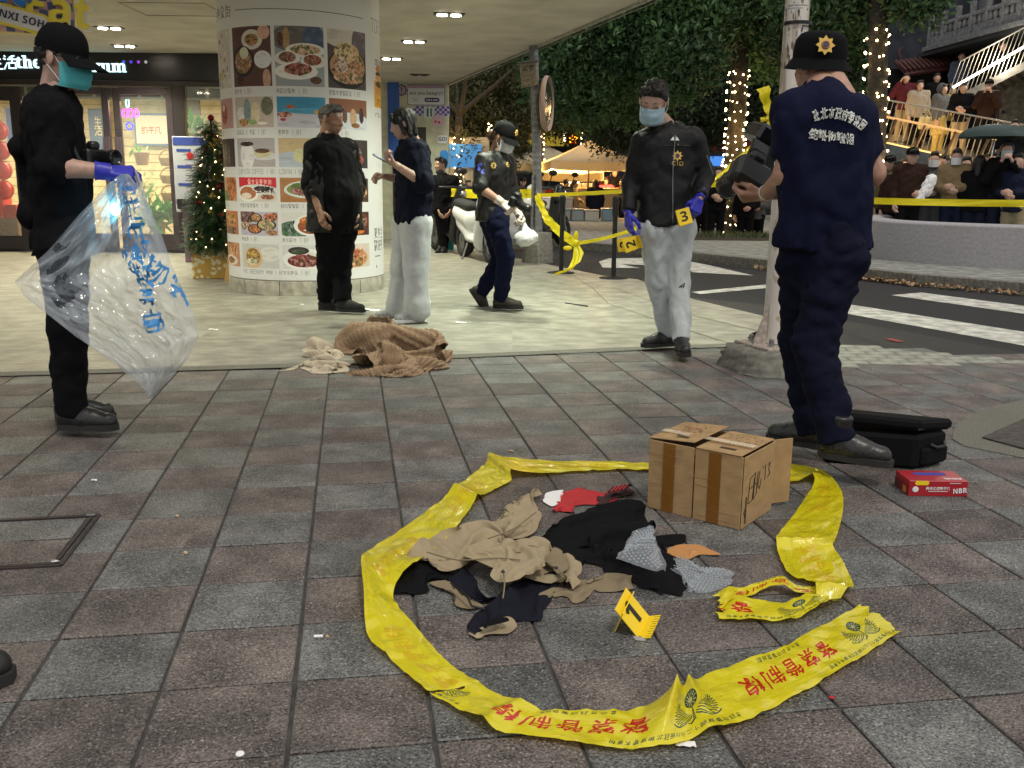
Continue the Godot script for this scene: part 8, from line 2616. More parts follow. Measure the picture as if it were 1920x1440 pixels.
# ---------------------------------------------------------------- what lies on the pavement
func patch(pts: Array,base: float,puff: float,fold: float,sc: float,sd: float,edge:=0.05,step:=0.0085,knit:=0.0) -> MB:
	# a piece of cloth laid down and settled: a net of points longer than its outline, pushed together until it buckles into folds
	var q:=PackedVector3Array()
	for i in pts.size():
		var a: Vector3 = pts[(i+pts.size()-1) % pts.size()]
		var b: Vector3 = pts[i]
		var c: Vector3 = pts[(i+1) % pts.size()]
		var d: Vector3 = pts[(i+2) % pts.size()]
		for k in 8: q.append(b.lerp(c,k/8.0)*0.4+b.cubic_interpolate(c,a,d,k/8.0)*0.6)
	var mid:=Vector3.ZERO
	var area:=0.0
	for i in q.size():
		mid += q[i]/q.size()
		var w:=q[(i+1) % q.size()]
		area += (q[i].x*w.z-w.x*q[i].z)/2
	if area < 0: q.reverse()
	var n:=clampi(int(sqrt(absf(area))/0.0125),10,40)
	var N:=n+1
	var pos:=PackedVector3Array()
	for j in N:
		for i in N:
			var u:=2.0*i/n-1.0
			var v:=2.0*j/n-1.0
			var r:=maxf(absf(u),absf(v))
			var t:=0.0
			if r > 1e-6:
				if u == r: t = (v/r+1)/2
				elif v == r: t = 1+(1-u/r)/2
				elif u == -r: t = 2+(1-v/r)/2
				else: t = 3+(u/r+1)/2
			t = fmod(t/4.0+sd*0.13,1.0)*q.size()
			var e:=q[int(t) % q.size()].lerp(q[(int(t)+1) % q.size()],t-int(t))
			var p:=mid.lerp(e,r)
			p.y = base+0.005+(puff*(0.7+0.5*drape_noise.get_noise_2d(p.x*5.0+sd,p.z*5.0))+fold*(0.5+drape_noise.get_noise_2d(p.x*sc*1.6,p.z*sc*1.6+sd)))*(1-pow(r,5.0))
			pos.append(p)
	var ca:=PackedInt32Array()
	var cb:=PackedInt32Array()
	var cl:=PackedFloat32Array()
	var cw:=PackedFloat32Array()
	var ku:=1.0+fold*15.0
	var kv:=1.0+fold*5.0
	for j in N:
		for i in N:
			for o in [[1,0,0.5],[0,1,0.5],[1,1,0.2],[-1,1,0.2],[3,0,0.06],[0,3,0.06]]:
				var x: int = i+o[0]
				var y: int = j+o[1]
				if x < 0 or x >= N or y >= N: continue
				var d:=pos[y*N+x]-pos[j*N+i]
				d.y = 0
				var k: float = ku if o[1] == 0 else (kv if o[0] == 0 else sqrt(ku*kv))
				ca.append(j*N+i)
				cb.append(y*N+x)
				cl.append(maxf(d.length(),0.003)*k)
				cw.append(o[2])
	var old:=pos.duplicate()
	var low:=base+0.004
	for st in 34:
		for i in pos.size():
			var p:=pos[i]
			pos[i] = p+(p-old[i])*0.9-Vector3(0,0.0011,0)
			old[i] = p
		for it in 4:
			for c in ca.size():
				var d:=pos[cb[c]]-pos[ca[c]]
				var l:=d.length()
				if l > 1e-6:
					d *= (l-cl[c])/l*cw[c]
					pos[ca[c]] += d
					pos[cb[c]] -= d
			for i in pos.size():
				if pos[i].y < low: pos[i] = Vector3(lerpf(old[i].x,pos[i].x,0.2),low,lerpf(old[i].z,pos[i].z,0.2))
	var m:=MB.new()
	var sub:=4 if knit > 0 else 2
	var F:=n*sub+1
	var line:=func(f: Callable,x: float) -> Vector3:
		var i:=mini(int(x),n-1)
		return (f.call(i) as Vector3).cubic_interpolate(f.call(i+1),f.call(maxi(i-1,0)),f.call(mini(i+2,n)),x-i)
	var wide:=PackedVector3Array()
	for j in N:
		for i in F: wide.append(line.call(func(k): return pos[j*N+k],float(i)/sub))
	for j in F:
		for i in F: m.p(line.call(func(k): return wide[k*F+i],float(j)/sub),Vector2(float(i)/F,float(j)/F))
	for j in F-1:
		for i in F-1:
			var c:=j*F+i
			m.quad(c,c+F,c+F+1,c+1)
	if knit > 0:
		var nr: PackedVector3Array = m.mesh().surface_get_arrays(0)[Mesh.ARRAY_NORMAL]
		for j in F:
			for i in F:
				var row:=i*0.5/sub*1.3
				m.v[j*F+i] += nr[j*F+i]*knit*(absf(sin(row*PI))*(0.55+0.45*absf(sin(PI*(j*0.5/sub*1.3+0.5*absf(fmod(row,1.0)-0.5)))))-0.4)
	return m

func smooth_run(pts: Array,per: int) -> Array:
	var out:=[]
	for i in pts.size()-1:
		var a: Vector3 = pts[maxi(i-1,0)]
		var d: Vector3 = pts[mini(i+2,pts.size()-1)]
		for k in per: out.append((pts[i] as Vector3).cubic_interpolate(pts[i+1],a,d,float(k)/per))
	out.append(pts[-1])
	return out

func tape_ring(A: Array,B: Array,lift: Dictionary,torn: bool,u0: float) -> MB:
	var per:=9
	var a:=smooth_run(A,per)
	var b:=smooth_run(B,per)
	var m:=MB.new()
	var cols:=14
	var u:=u0
	for i in a.size():
		if i > 0: u += ((a[i]+b[i])/2 as Vector3).distance_to((a[i-1]+b[i-1])/2)/0.62
		for k in cols+1:
			var f:=float(k)/cols
			var p: Vector3 = (b[i] as Vector3).lerp(a[i],f)
			var key:=float(i)/per
			var h:=0.004+0.006*(0.6+fold_noise.get_noise_2d(p.x*7.0+3,p.z*7.0))+0.0025*(1.0+fold_noise.get_noise_2d(p.x*16.0,p.z*16.0))
			for c in lift:
				var d: float = absf(key-c)
				if d < lift[c][1]: h += lift[c][0]*pow(1.0-d/lift[c][1],1.4)*(f if lift[c][2] > 0 else (1.0-f if lift[c][2] < 0 else 1.0))
			if torn and (i == 0 or i == a.size()-1):
				var dir: Vector3 = ((a[1]-a[0]) if i == 0 else (a[-2]-a[-1]) as Vector3).normalized()
				p += dir*0.03*fine_noise.get_noise_2d(k*2.3,5.0+i)
			p.y = maxf(h,0.003)
			m.p(p,Vector2(u,f))
	for i in a.size()-1:
		for k in cols:
			var c:=i*(cols+1)+k
			m.quad(c,c+1,c+cols+2,c+cols+1)
	return m

func tape_print(ink:=1.0) -> ImageTexture:
	var im:=Image.create(1024,256,false,Image.FORMAT_RGB8)
	var y:=lin(0.82,0.71,0.012)
	im.fill(y)
	for i in 60: ellipse(im,Vector2(rng.randf()*1024,rng.randf()*256),Vector2(rng.randf_range(20,90),rng.randf_range(6,30)),y.lightened(rng.randf()*0.06) if i % 2 else y.darkened(rng.randf()*0.05))
	var red:=y.lerp(Color(0.80,0.16,0.06),ink)
	var grn:=y.lerp(Color(0.16,0.27,0.20),ink)
	var pale:=y.lerp(Color(0.75,0.75,0.5),ink)
	for i in 5: draw_glyph(im,"警察管制線"[i],Vector2(420+i*112,82),Vector2(92,0),Vector2(0,92),9,red)
	var small:="社會秩序維護法第二十七條規定"
	for i in 19: draw_glyph(im,"市政府警察局十二七行局政北物察管水善組"[i],Vector2(40+i*26,20),Vector2(20,0),Vector2(0,20),2,grn)
	for i in 9: draw_glyph(im,"臺北市政府警察局制"[i],Vector2(560+i*30,218),Vector2(22,0),Vector2(0,22),2.4,grn)
	# bird with raised wings over a rayed disc
	var c:=Vector2(200,118)
	for s in [-1.0,1.0]:
		for k in 9:
			var root:=c+Vector2(s*(12+k*7),-18+k*5)
			var a:=2.2-k*0.24
			var tip:=root+Vector2(s*sin(a)*62,-cos(a)*-62*(0.35 if k < 3 else 0.7))+Vector2(s*14,-20)
			var mid:=root.lerp(tip,0.55)+Vector2(0,-9)
			draw_line(im,root,mid,3,grn)
			draw_line(im,mid,tip,3,grn)
			draw_line(im,tip,root.lerp(tip,0.4)+Vector2(0,8),2,grn)
		for k in 10: draw_line(im,c+Vector2(s*(10+k*10),-26-30*sin(k*0.28)),c+Vector2(s*(20+k*10),-26-30*sin((k+1)*0.28)),4,grn)
	for k in 8: draw_line(im,c+Vector2(-3+k*0.5,-44+k*8),c+Vector2(5-k*0.5,-42+k*8),5,grn)
	draw_line(im,c+Vector2(2,-44),c+Vector2(18,-56),6,grn)
	draw_line(im,c+Vector2(18,-56),c+Vector2(30,-50),3,grn)
	ellipse(im,c+Vector2(0,46),Vector2(38,38),grn)
	for k in 12: draw_line(im,c+Vector2(0,46)+Vector2(cos(TAU*k/12),sin(TAU*k/12))*18,c+Vector2(0,46)+Vector2(cos(TAU*k/12),sin(TAU*k/12))*30,4,pale)
	ellipse(im,c+Vector2(0,46),Vector2(13,13),pale)
	return ImageTexture.create_from_image(im)

func evidence():
	var tm:=mat("tape_printed",Color.WHITE,0.24)
	tm.albedo_texture = tape_print()
	tm.normal_enabled = true
	tm.normal_texture = M.n_crumple
	tm.normal_scale = 0.22
	tm.clearcoat_enabled = true
	tm.clearcoat = 0.7
	tm.clearcoat_roughness = 0.08
	tm.backlight_enabled = true
	tm.backlight = lin(0.5,0.4,0.02)
	var ring:=thing("evidence_tape","yellow printed police tape lying in a loose ring round the clothes, both ends torn","barrier tape",Vector3.ZERO)
	var A: Array = [Vector3(0.928,0.000,-2.366),Vector3(0.798,0.000,-2.254),Vector3(0.662,0.000,-2.129),Vector3(0.541,0.000,-2.052),Vector3(0.428,0.000,-1.976),Vector3(0.387,0.000,-1.934),Vector3(0.351,0.000,-1.832),Vector3(0.296,0.000,-1.852),Vector3(0.221,0.000,-1.836),Vector3(0.097,0.000,-1.835),Vector3(0.058,0.000,-1.841),Vector3(-0.005,0.000,-1.878),Vector3(-0.064,0.000,-1.943),Vector3(-0.144,0.000,-2.038),Vector3(-0.217,0.000,-2.182),Vector3(-0.295,0.000,-2.340),Vector3(-0.311,0.000,-2.440),Vector3(-0.252,0.000,-2.635),Vector3(-0.182,0.000,-2.884),Vector3(-0.117,0.000,-3.186),Vector3(-0.045,0.000,-3.336),Vector3(-0.000,0.000,-3.413),Vector3(0.014,0.000,-3.472),Vector3(0.209,0.000,-3.533),Vector3(0.397,0.000,-3.574),Vector3(0.535,0.000,-3.579),Vector3(0.800,0.000,-3.519),Vector3(1.046,0.000,-3.447),Vector3(1.137,0.000,-3.450),Vector3(1.060,0.000,-3.280),Vector3(0.917,0.000,-3.003),Vector3(0.839,0.000,-2.861),Vector3(0.811,0.000,-2.737),Vector3(0.798,0.000,-2.565),Vector3(0.842,0.000,-2.511),Vector3(0.827,0.000,-2.413)]
	var B: Array = [Vector3(0.982,0.000,-2.223),Vector3(0.832,0.000,-2.083),Vector3(0.694,0.000,-1.963),Vector3(0.564,0.000,-1.855),Vector3(0.476,0.000,-1.794),Vector3(0.371,0.000,-1.732),Vector3(0.298,0.000,-1.707),Vector3(0.239,0.000,-1.701),Vector3(0.166,0.000,-1.707),Vector3(0.072,0.000,-1.735),Vector3(-0.025,0.000,-1.752),Vector3(-0.082,0.000,-1.810),Vector3(-0.179,0.000,-1.905),Vector3(-0.273,0.000,-2.048),Vector3(-0.346,0.000,-2.165),Vector3(-0.383,0.000,-2.345),Vector3(-0.423,0.000,-2.599),Vector3(-0.371,0.000,-2.837),Vector3(-0.269,0.000,-3.109),Vector3(-0.205,0.000,-3.319),Vector3(-0.134,0.000,-3.528),Vector3(-0.098,0.000,-3.657),Vector3(-0.061,0.000,-3.688),Vector3(0.217,0.000,-3.690),Vector3(0.408,0.000,-3.682),Vector3(0.547,0.000,-3.665),Vector3(0.833,0.000,-3.675),Vector3(1.128,0.000,-3.663),Vector3(1.218,0.000,-3.560),Vector3(1.198,0.000,-3.315),Vector3(1.113,0.000,-3.060),Vector3(1.009,0.000,-2.821),Vector3(0.994,0.000,-2.785),Vector3(0.984,0.000,-2.667),Vector3(0.950,0.000,-2.478),Vector3(0.889,0.000,-2.401)]
	obj("printed_tape",tape_ring(A.slice(0,13),B.slice(0,13),{6.0: [0.085,1.1,1],4.6: [0.02,0.5,0],10.5: [0.02,0.8,0]},true,0.02),tm,ring)
	var tb: StandardMaterial3D = tm.duplicate()
	tb.albedo_texture = tape_print(0.16)
	obj("turned_over_tape",tape_ring(A.slice(12),B.slice(12),{3.5: [0.06,1.6,-1],4.5: [0.03,1.2,1],7.0: [0.022,0.35,0],9.8: [0.035,0.9,0],15.8: [0.03,0.8,1],19.5: [0.03,0.45,0],22.5: [0.03,0.7,0]},false,0.4),tb,ring)
	obj("torn_end",tape_ring([Vector3(0.824,0.000,-2.413),Vector3(0.745,0.000,-2.378),Vector3(0.663,0.000,-2.389),Vector3(0.566,0.000,-2.407)],[Vector3(0.881,0.000,-2.394),Vector3(0.747,0.000,-2.286),Vector3(0.635,0.000,-2.277),Vector3(0.542,0.000,-2.278)],{0.5: [0.02,0.8,0],2.5: [0.012,0.6,1]},true,0.02),tm,ring)
	obj("torn_strand",tape_ring([Vector3(0.841,0.000,-2.496),Vector3(0.789,0.000,-2.481),Vector3(0.740,0.000,-2.519),Vector3(0.655,0.000,-2.478),Vector3(0.559,0.000,-2.427)],[Vector3(0.843,0.000,-2.440),Vector3(0.775,0.000,-2.432),Vector3(0.727,0.000,-2.472),Vector3(0.640,0.000,-2.415),Vector3(0.554,0.000,-2.334)],{1.5: [0.02,1.2,0],3.6: [0.014,0.6,0]},true,0.5),tm,ring)
	# jacket: tan body and black panels, heaped
	var jk:=thing("tan_black_jacket","crumpled tan and black hiking jacket heaped on the paving inside the tape","jacket",Vector3.ZERO)
	obj("tan_sleeve",patch([Vector3(-0.086,0.000,-2.911),Vector3(-0.064,0.000,-3.010),Vector3(-0.030,0.000,-3.084),Vector3(-0.014,0.000,-3.144),Vector3(0.026,0.000,-3.146),Vector3(0.063,0.000,-3.226),Vector3(0.121,0.000,-3.233),Vector3(0.120,0.000,-3.083),Vector3(0.097,0.000,-2.955),Vector3(0.057,0.000,-2.858),Vector3(0.005,0.000,-2.820),Vector3(-0.037,0.000,-2.865)],0.01,0.085,0.030,9.0,1.0,0.06),M.tan,jk)
	obj("tan_back",patch([Vector3(-0.290,0.000,-2.683),Vector3(-0.248,0.000,-2.800),Vector3(-0.164,0.000,-2.871),Vector3(-0.103,0.000,-2.905),Vector3(-0.043,0.000,-2.888),Vector3(0.005,0.000,-2.811),Vector3(0.066,0.000,-2.777),Vector3(0.126,0.000,-2.715),Vector3(0.172,0.000,-2.662),Vector3(0.170,0.000,-2.542),Vector3(0.157,0.000,-2.462),Vector3(0.126,0.000,-2.486),Vector3(0.096,0.000,-2.578),Vector3(0.024,0.000,-2.691),Vector3(-0.050,0.000,-2.689),Vector3(-0.103,0.000,-2.655),Vector3(-0.148,0.000,-2.587),Vector3(-0.186,0.000,-2.578),Vector3(-0.234,0.000,-2.636),Vector3(-0.261,0.000,-2.659)],0.012,0.10,0.032,8.0,2.0,0.06),M.tan,jk)
	obj("black_sleeve_left",patch([Vector3(-0.340,0.000,-2.559),Vector3(-0.319,0.000,-2.602),Vector3(-0.304,0.000,-2.650),Vector3(-0.252,0.000,-2.667),Vector3(-0.208,0.000,-2.605),Vector3(-0.156,0.000,-2.571),Vector3(-0.123,0.000,-2.572),Vector3(-0.153,0.000,-2.523),Vector3(-0.216,0.000,-2.485),Vector3(-0.235,0.000,-2.442),Vector3(-0.307,0.000,-2.440)],0.0,0.06,0.026,11.0,3.0,0.05),M.black_cloth,jk)
	obj("tan_hem",patch([Vector3(-0.217,0.000,-2.488),Vector3(-0.180,0.000,-2.500),Vector3(-0.150,0.000,-2.465),Vector3(-0.121,0.000,-2.414),Vector3(-0.077,0.000,-2.349),Vector3(-0.111,0.000,-2.335),Vector3(-0.139,0.000,-2.357),Vector3(-0.171,0.000,-2.433)],0.004,0.022,0.014,14.0,5.0,0.03),M.tan_dark,jk)
	obj("black_panel",patch([Vector3(-0.162,0.000,-2.522),Vector3(-0.119,0.000,-2.588),Vector3(-0.078,0.000,-2.525),Vector3(-0.039,0.000,-2.436),Vector3(-0.030,0.000,-2.399),Vector3(0.023,0.000,-2.448),Vector3(0.095,0.000,-2.540),Vector3(0.125,0.000,-2.519),Vector3(0.092,0.000,-2.389),Vector3(0.071,0.000,-2.295),Vector3(0.002,0.000,-2.275),Vector3(-0.053,0.000,-2.235),Vector3(-0.093,0.000,-2.199),Vector3(-0.113,0.000,-2.246),Vector3(-0.081,0.000,-2.314),Vector3(-0.052,0.000,-2.362),Vector3(-0.109,0.000,-2.371),Vector3(-0.141,0.000,-2.455)],0.0,0.075,0.026,10.0,7.0,0.05),M.navy_black,jk)
	obj("tan_pocket",patch([Vector3(-0.119,0.000,-2.595),Vector3(-0.074,0.000,-2.680),Vector3(-0.039,0.000,-2.689),Vector3(0.024,0.000,-2.671),Vector3(0.075,0.000,-2.660),Vector3(0.098,0.000,-2.648),Vector3(0.085,0.000,-2.529),Vector3(0.051,0.000,-2.459),Vector3(-0.021,0.000,-2.406),Vector3(-0.055,0.000,-2.478),Vector3(-0.088,0.000,-2.535)],0.050,0.05,0.024,10.0,11.0,0.04),M.tan,jk)
	obj("tan_collar",patch([Vector3(0.098,0.000,-2.636),Vector3(0.124,0.000,-2.686),Vector3(0.155,0.000,-2.654),Vector3(0.168,0.000,-2.576),Vector3(0.165,0.000,-2.494),Vector3(0.150,0.000,-2.465),Vector3(0.125,0.000,-2.500),Vector3(0.103,0.000,-2.559)],0.030,0.030,0.018,12.0,4.0,0.03),M.tan_dark,jk)
	obj("tan_cuff",patch([Vector3(-0.093,0.000,-2.199),Vector3(-0.061,0.000,-2.235),Vector3(-0.028,0.000,-2.275),Vector3(-0.002,0.000,-2.269),Vector3(0.008,0.000,-2.222),Vector3(-0.007,0.000,-2.195),Vector3(-0.040,0.000,-2.186),Vector3(-0.072,0.000,-2.171)],0.004,0.034,0.020,14.0,6.0,0.035),M.tan,jk)
	obj("cuff_opening",patch([Vector3(-0.068,0.000,-2.191),Vector3(-0.041,0.000,-2.221),Vector3(-0.010,0.000,-2.230),Vector3(-0.004,0.000,-2.210),Vector3(-0.027,0.000,-2.195),Vector3(-0.059,0.000,-2.177)],0.028,0.004,0.006,14.0,6.0,0.02),M.black_cloth,jk)
	obj("tan_lower",patch([Vector3(0.091,0.000,-2.419),Vector3(0.125,0.000,-2.472),Vector3(0.166,0.000,-2.462),Vector3(0.189,0.000,-2.531),Vector3(0.237,0.000,-2.543),Vector3(0.291,0.000,-2.567),Vector3(0.332,0.000,-2.557),Vector3(0.329,0.000,-2.477),Vector3(0.243,0.000,-2.454),Vector3(0.230,0.000,-2.464),Vector3(0.176,0.000,-2.387),Vector3(0.150,0.000,-2.420)],0.0,0.024,0.020,13.0,8.0,0.04),M.tan_dark,jk)
	for q in [[Vector3(-0.019,0.075,-2.432),Vector3(-0.014,0.075,-2.337),Vector3(-0.018,0.055,-2.292)],[Vector3(-0.242,0.05,-2.614),Vector3(-0.145,0.06,-2.532),Vector3(-0.048,0.06,-2.55),Vector3(0.028,0.06,-2.537)],[Vector3(-0.068,0.05,-2.725),Vector3(0.013,0.05,-2.818),Vector3(0.083,0.045,-2.982)]]: obj("seam",MB.new().tube(smooth_run(q,6),0.0022,5),M.tan_dark,jk)
	for p in [Vector3(-0.019,0.085,-2.39),Vector3(0.125,0.075,-2.443)]: obj("snap_button",MB.new().lathe([Vector2(0.006,0),Vector2(0.005,0.004),Vector2(0,0.005)],10),M.gloss_black,jk,Transform3D(Basis.IDENTITY,p))
	obj("zip",MB.new().tube([Vector3(-0.157,0.03,-2.432),Vector3(-0.112,0.035,-2.347),Vector3(-0.1,0.02,-2.321),Vector3(-0.063,0.015,-2.311)],0.0035,5),M.gloss_black,jk)
	var bg:=thing("black_bag","big flat black cloth bag lying beside the tan and black jacket","bag",Vector3.ZERO)
	obj("cloth_body",patch([Vector3(0.015,0.000,-2.803),Vector3(0.066,0.000,-2.795),Vector3(0.146,0.000,-2.966),Vector3(0.193,0.000,-3.033),Vector3(0.363,0.000,-3.161),Vector3(0.454,0.000,-3.153),Vector3(0.457,0.000,-3.041),Vector3(0.467,0.000,-2.888),Vector3(0.455,0.000,-2.736),Vector3(0.434,0.000,-2.560),Vector3(0.411,0.000,-2.465),Vector3(0.348,0.000,-2.528),Vector3(0.289,0.000,-2.548),Vector3(0.244,0.000,-2.628),Vector3(0.181,0.000,-2.654),Vector3(0.126,0.000,-2.719)],0.0,0.10,0.016,5.0,12.0,0.07,0.013),M.black_cloth,bg)
	obj("flap",patch([Vector3(0.366,0.000,-2.581),Vector3(0.439,0.000,-2.613),Vector3(0.490,0.000,-2.654),Vector3(0.494,0.000,-2.502),Vector3(0.466,0.000,-2.442),Vector3(0.411,0.000,-2.465),Vector3(0.362,0.000,-2.492)],0.0,0.02,0.012,10.0,4.0,0.03),M.black_cloth,bg)
	obj("strap",patch([Vector3(0.458,0.000,-2.869),Vector3(0.547,0.000,-2.900),Vector3(0.538,0.000,-2.826),Vector3(0.477,0.000,-2.797),Vector3(0.481,0.000,-2.662),Vector3(0.444,0.000,-2.606),Vector3(0.458,0.000,-2.779)],0.0,0.016,0.010,14.0,9.0,0.02),M.black_cloth,bg)
	# bubble wrap and scraps
	var bub:=mat("bubble_film",Color(0.72,0.75,0.78,0.34),0.28)
	bub.transparency = BaseMaterial3D.TRANSPARENCY_ALPHA
	bub.metallic_specular = 0.7
	var bw:=[["piece of bubble wrap lying on top of the black bag",[Vector3(0.374,0.070,-2.720),Vector3(0.430,0.070,-2.763),Vector3(0.424,0.070,-2.665),Vector3(0.412,0.070,-2.425),Vector3(0.307,0.070,-2.512),Vector3(0.328,0.070,-2.583)],0.075,0.02],["bubble wrap sheet lying on the paving right of the black bag",[Vector3(0.472,0.000,-2.646),Vector3(0.515,0.000,-2.712),Vector3(0.556,0.000,-2.640),Vector3(0.606,0.000,-2.626),Vector3(0.638,0.000,-2.588),Vector3(0.613,0.000,-2.512),Vector3(0.545,0.000,-2.461),Vector3(0.500,0.000,-2.467),Vector3(0.498,0.000,-2.524)],0.0,0.022]]
	for q in bw:
		var o:=thing("bubble_wrap",q[0],"bubble wrap",Vector3.ZERO,0,"pieces of bubble wrap")
		var sheet:=patch(q[1],q[2],q[3],0.014,14.0,q[2]*50+2,0.03)
		obj("film",sheet,bub,o)
		var bb:=[]
		var pl:=PackedVector2Array()
		for p in q[1]: pl.append(Vector2(p.x,p.z))
		for i in range(0,sheet.v.size()):
			if i % 2 == 0 and Geometry2D.is_point_in_polygon(Vector2(sheet.v[i].x,sheet.v[i].z),pl): bb.append([Transform3D(Basis.IDENTITY.scaled(Vector3(1,0.6,1)),sheet.v[i]),Color.WHITE])
		scatter("bubbles",MB.new().ball(Vector3.ZERO,Vector3.ONE*0.0048,4).tint(Color.WHITE).mesh(),bb,bub,o).set_meta("kind","stuff")
	tag(obj("plastic_scrap",patch([Vector3(0.480,0.000,-2.754),Vector3(0.527,0.000,-2.808),Vector3(0.581,0.000,-2.809),Vector3(0.603,0.000,-2.783),Vector3(0.629,0.000,-2.736),Vector3(0.572,0.000,-2.726),Vector3(0.532,0.000,-2.696),Vector3(0.508,0.000,-2.700)],0.0,0.012,0.010,16.0,3.0,0.02),mat("scrap_orange",lin(0.50,0.24,0.09),0.35)),"crumpled orange and yellow plastic scrap beside the black bag","plastic scrap")
	var sc:=thing("plaid_scarf","crumpled red and black plaid cloth with a white end, behind the jacket","scarf",Vector3.ZERO)
	mat("scarf_red",lin(0.45,0.02,0.025),0.8,M.t_cloth,3.0)
	mat("scarf_dark",lin(0.035,0.010,0.012),0.85)
	obj("red_part",patch([Vector3(0.157,0.000,-3.177),Vector3(0.181,0.000,-3.294),Vector3(0.217,0.000,-3.320),Vector3(0.248,0.000,-3.358),Vector3(0.314,0.000,-3.281),Vector3(0.351,0.000,-3.312),Vector3(0.397,0.000,-3.338),Vector3(0.364,0.000,-3.241),Vector3(0.306,0.000,-3.188),Vector3(0.230,0.000,-3.168),Vector3(0.222,0.000,-3.124),Vector3(0.165,0.000,-3.128)],0.0,0.034,0.022,12.0,2.0,0.035),M.scarf_red,sc)
	obj("white_end",patch([Vector3(0.119,0.000,-3.233),Vector3(0.139,0.000,-3.305),Vector3(0.186,0.000,-3.331),Vector3(0.174,0.000,-3.223),Vector3(0.145,0.000,-3.166),Vector3(0.127,0.000,-3.188)],0.0,0.026,0.014,14.0,3.0,0.03),M.white,sc)
	obj("dark_fringe",patch([Vector3(0.309,0.000,-3.263),Vector3(0.373,0.000,-3.337),Vector3(0.423,0.000,-3.382),Vector3(0.441,0.000,-3.303),Vector3(0.383,0.000,-3.242),Vector3(0.309,0.000,-3.182)],0.004,0.026,0.016,13.0,5.0,0.03),M.scarf_dark,sc)
	for i in 9:
		var a:=(Vector3(0.364,0.02,-3.252)).lerp(Vector3(0.425,0.02,-3.29),i/8.0)
		obj("stripe",MB.new().tube([a+Vector3(-0.02,0.016,0.03),a+Vector3(0,0.024,0.0),a+Vector3(0.01,0.01,-0.03)],0.004,5),M.scarf_red if i % 2 else M.scarf_dark,sc)
	# knitted blanket and towel by the plaza's edge
	var bl:=thing("knit_blanket","chunky knitted brown blanket heaped at the plaza's edge","blanket",Vector3.ZERO)
	obj("main_heap",patch([Vector3(-1.038,0.000,-5.573),Vector3(-1.152,0.000,-6.147),Vector3(-1.141,0.000,-6.618),Vector3(-1.077,0.000,-7.062),Vector3(-0.964,0.000,-7.175),Vector3(-0.789,0.000,-6.978),Vector3(-0.615,0.000,-6.792),Vector3(-0.441,0.000,-6.269),Vector3(-0.384,0.000,-5.922),Vector3(-0.432,0.000,-5.672),Vector3(-0.606,0.000,-5.498),Vector3(-0.786,0.000,-5.426),Vector3(-0.929,0.000,-5.450)],0.0,0.15,0.034,5.0,17.0,0.26,0.009,0.017),M.blanket,bl)
	obj("folded_edge",patch([Vector3(-0.795,0.000,-5.425),Vector3(-0.783,0.000,-5.653),Vector3(-0.659,0.000,-5.694),Vector3(-0.527,0.000,-5.806),Vector3(-0.440,0.000,-6.148),Vector3(-0.384,0.000,-5.922),Vector3(-0.413,0.000,-5.673),Vector3(-0.590,0.000,-5.405),Vector3(-0.726,0.000,-5.367)],0.0,0.07,0.024,7.0,5.0,0.09,0.009,0.017),M.blanket,bl)
	var tw:=thing("beige_towel","small beige towel lying against the left end of the brown blanket","towel",Vector3.ZERO)
	obj("cloth",patch([Vector3(-1.371,0.000,-5.539),Vector3(-1.349,0.000,-5.832),Vector3(-1.397,0.000,-6.172),Vector3(-1.327,0.000,-6.342),Vector3(-1.202,0.000,-6.286),Vector3(-1.100,0.000,-6.150),Vector3(-1.004,0.000,-5.745),Vector3(-1.023,0.000,-5.525),Vector3(-1.122,0.000,-5.487),Vector3(-1.200,0.000,-5.532),Vector3(-1.277,0.000,-5.627)],0.0,0.05,0.03,9.0,9.0,0.09,0.011),M.cream_towel,tw)
	obj("corner",patch([Vector3(-1.168,0.000,-5.469),Vector3(-1.189,0.000,-5.632),Vector3(-1.094,0.000,-5.671),Vector3(-0.993,0.000,-5.642),Vector3(-0.964,0.000,-5.512),Vector3(-1.054,0.000,-5.459),Vector3(-1.125,0.000,-5.440)],0.0,0.03,0.012,10.0,3.0,0.03,0.011),M.cream_towel,tw)
	var bc:=thing("black_garment","small heap of black clothing at the foot of the white lamp pole","clothing",Vector3.ZERO)
	obj("upper_heap",patch([Vector3(1.479,0.000,-6.179),Vector3(1.573,0.000,-6.559),Vector3(1.716,0.000,-6.749),Vector3(1.757,0.000,-6.614),Vector3(1.622,0.000,-6.109),Vector3(1.498,0.000,-5.952)],0.0,0.17,0.04,6.0,2.0,0.10),M.black_cloth,bc)
	obj("lower_heap",patch([Vector3(1.345,0.000,-5.981),Vector3(1.433,0.000,-6.256),Vector3(1.516,0.000,-6.342),Vector3(1.549,0.000,-6.183),Vector3(1.485,0.000,-5.915),Vector3(1.400,0.000,-5.893)],0.0,0.08,0.03,9.0,5.0,0.06),M.dark_navy,bc)
	cardboard_box()
	black_case()
	glove_box()
	numbered_marker("yellow marker numbered 1 standing on the paving in front of the jacket","1",Transform3D(look(Vector3(0.66,0.55,0.52),Vector3(-0.55,0.75,0.0)),Vector3(0.308,0.045,-2.234)),0.9)

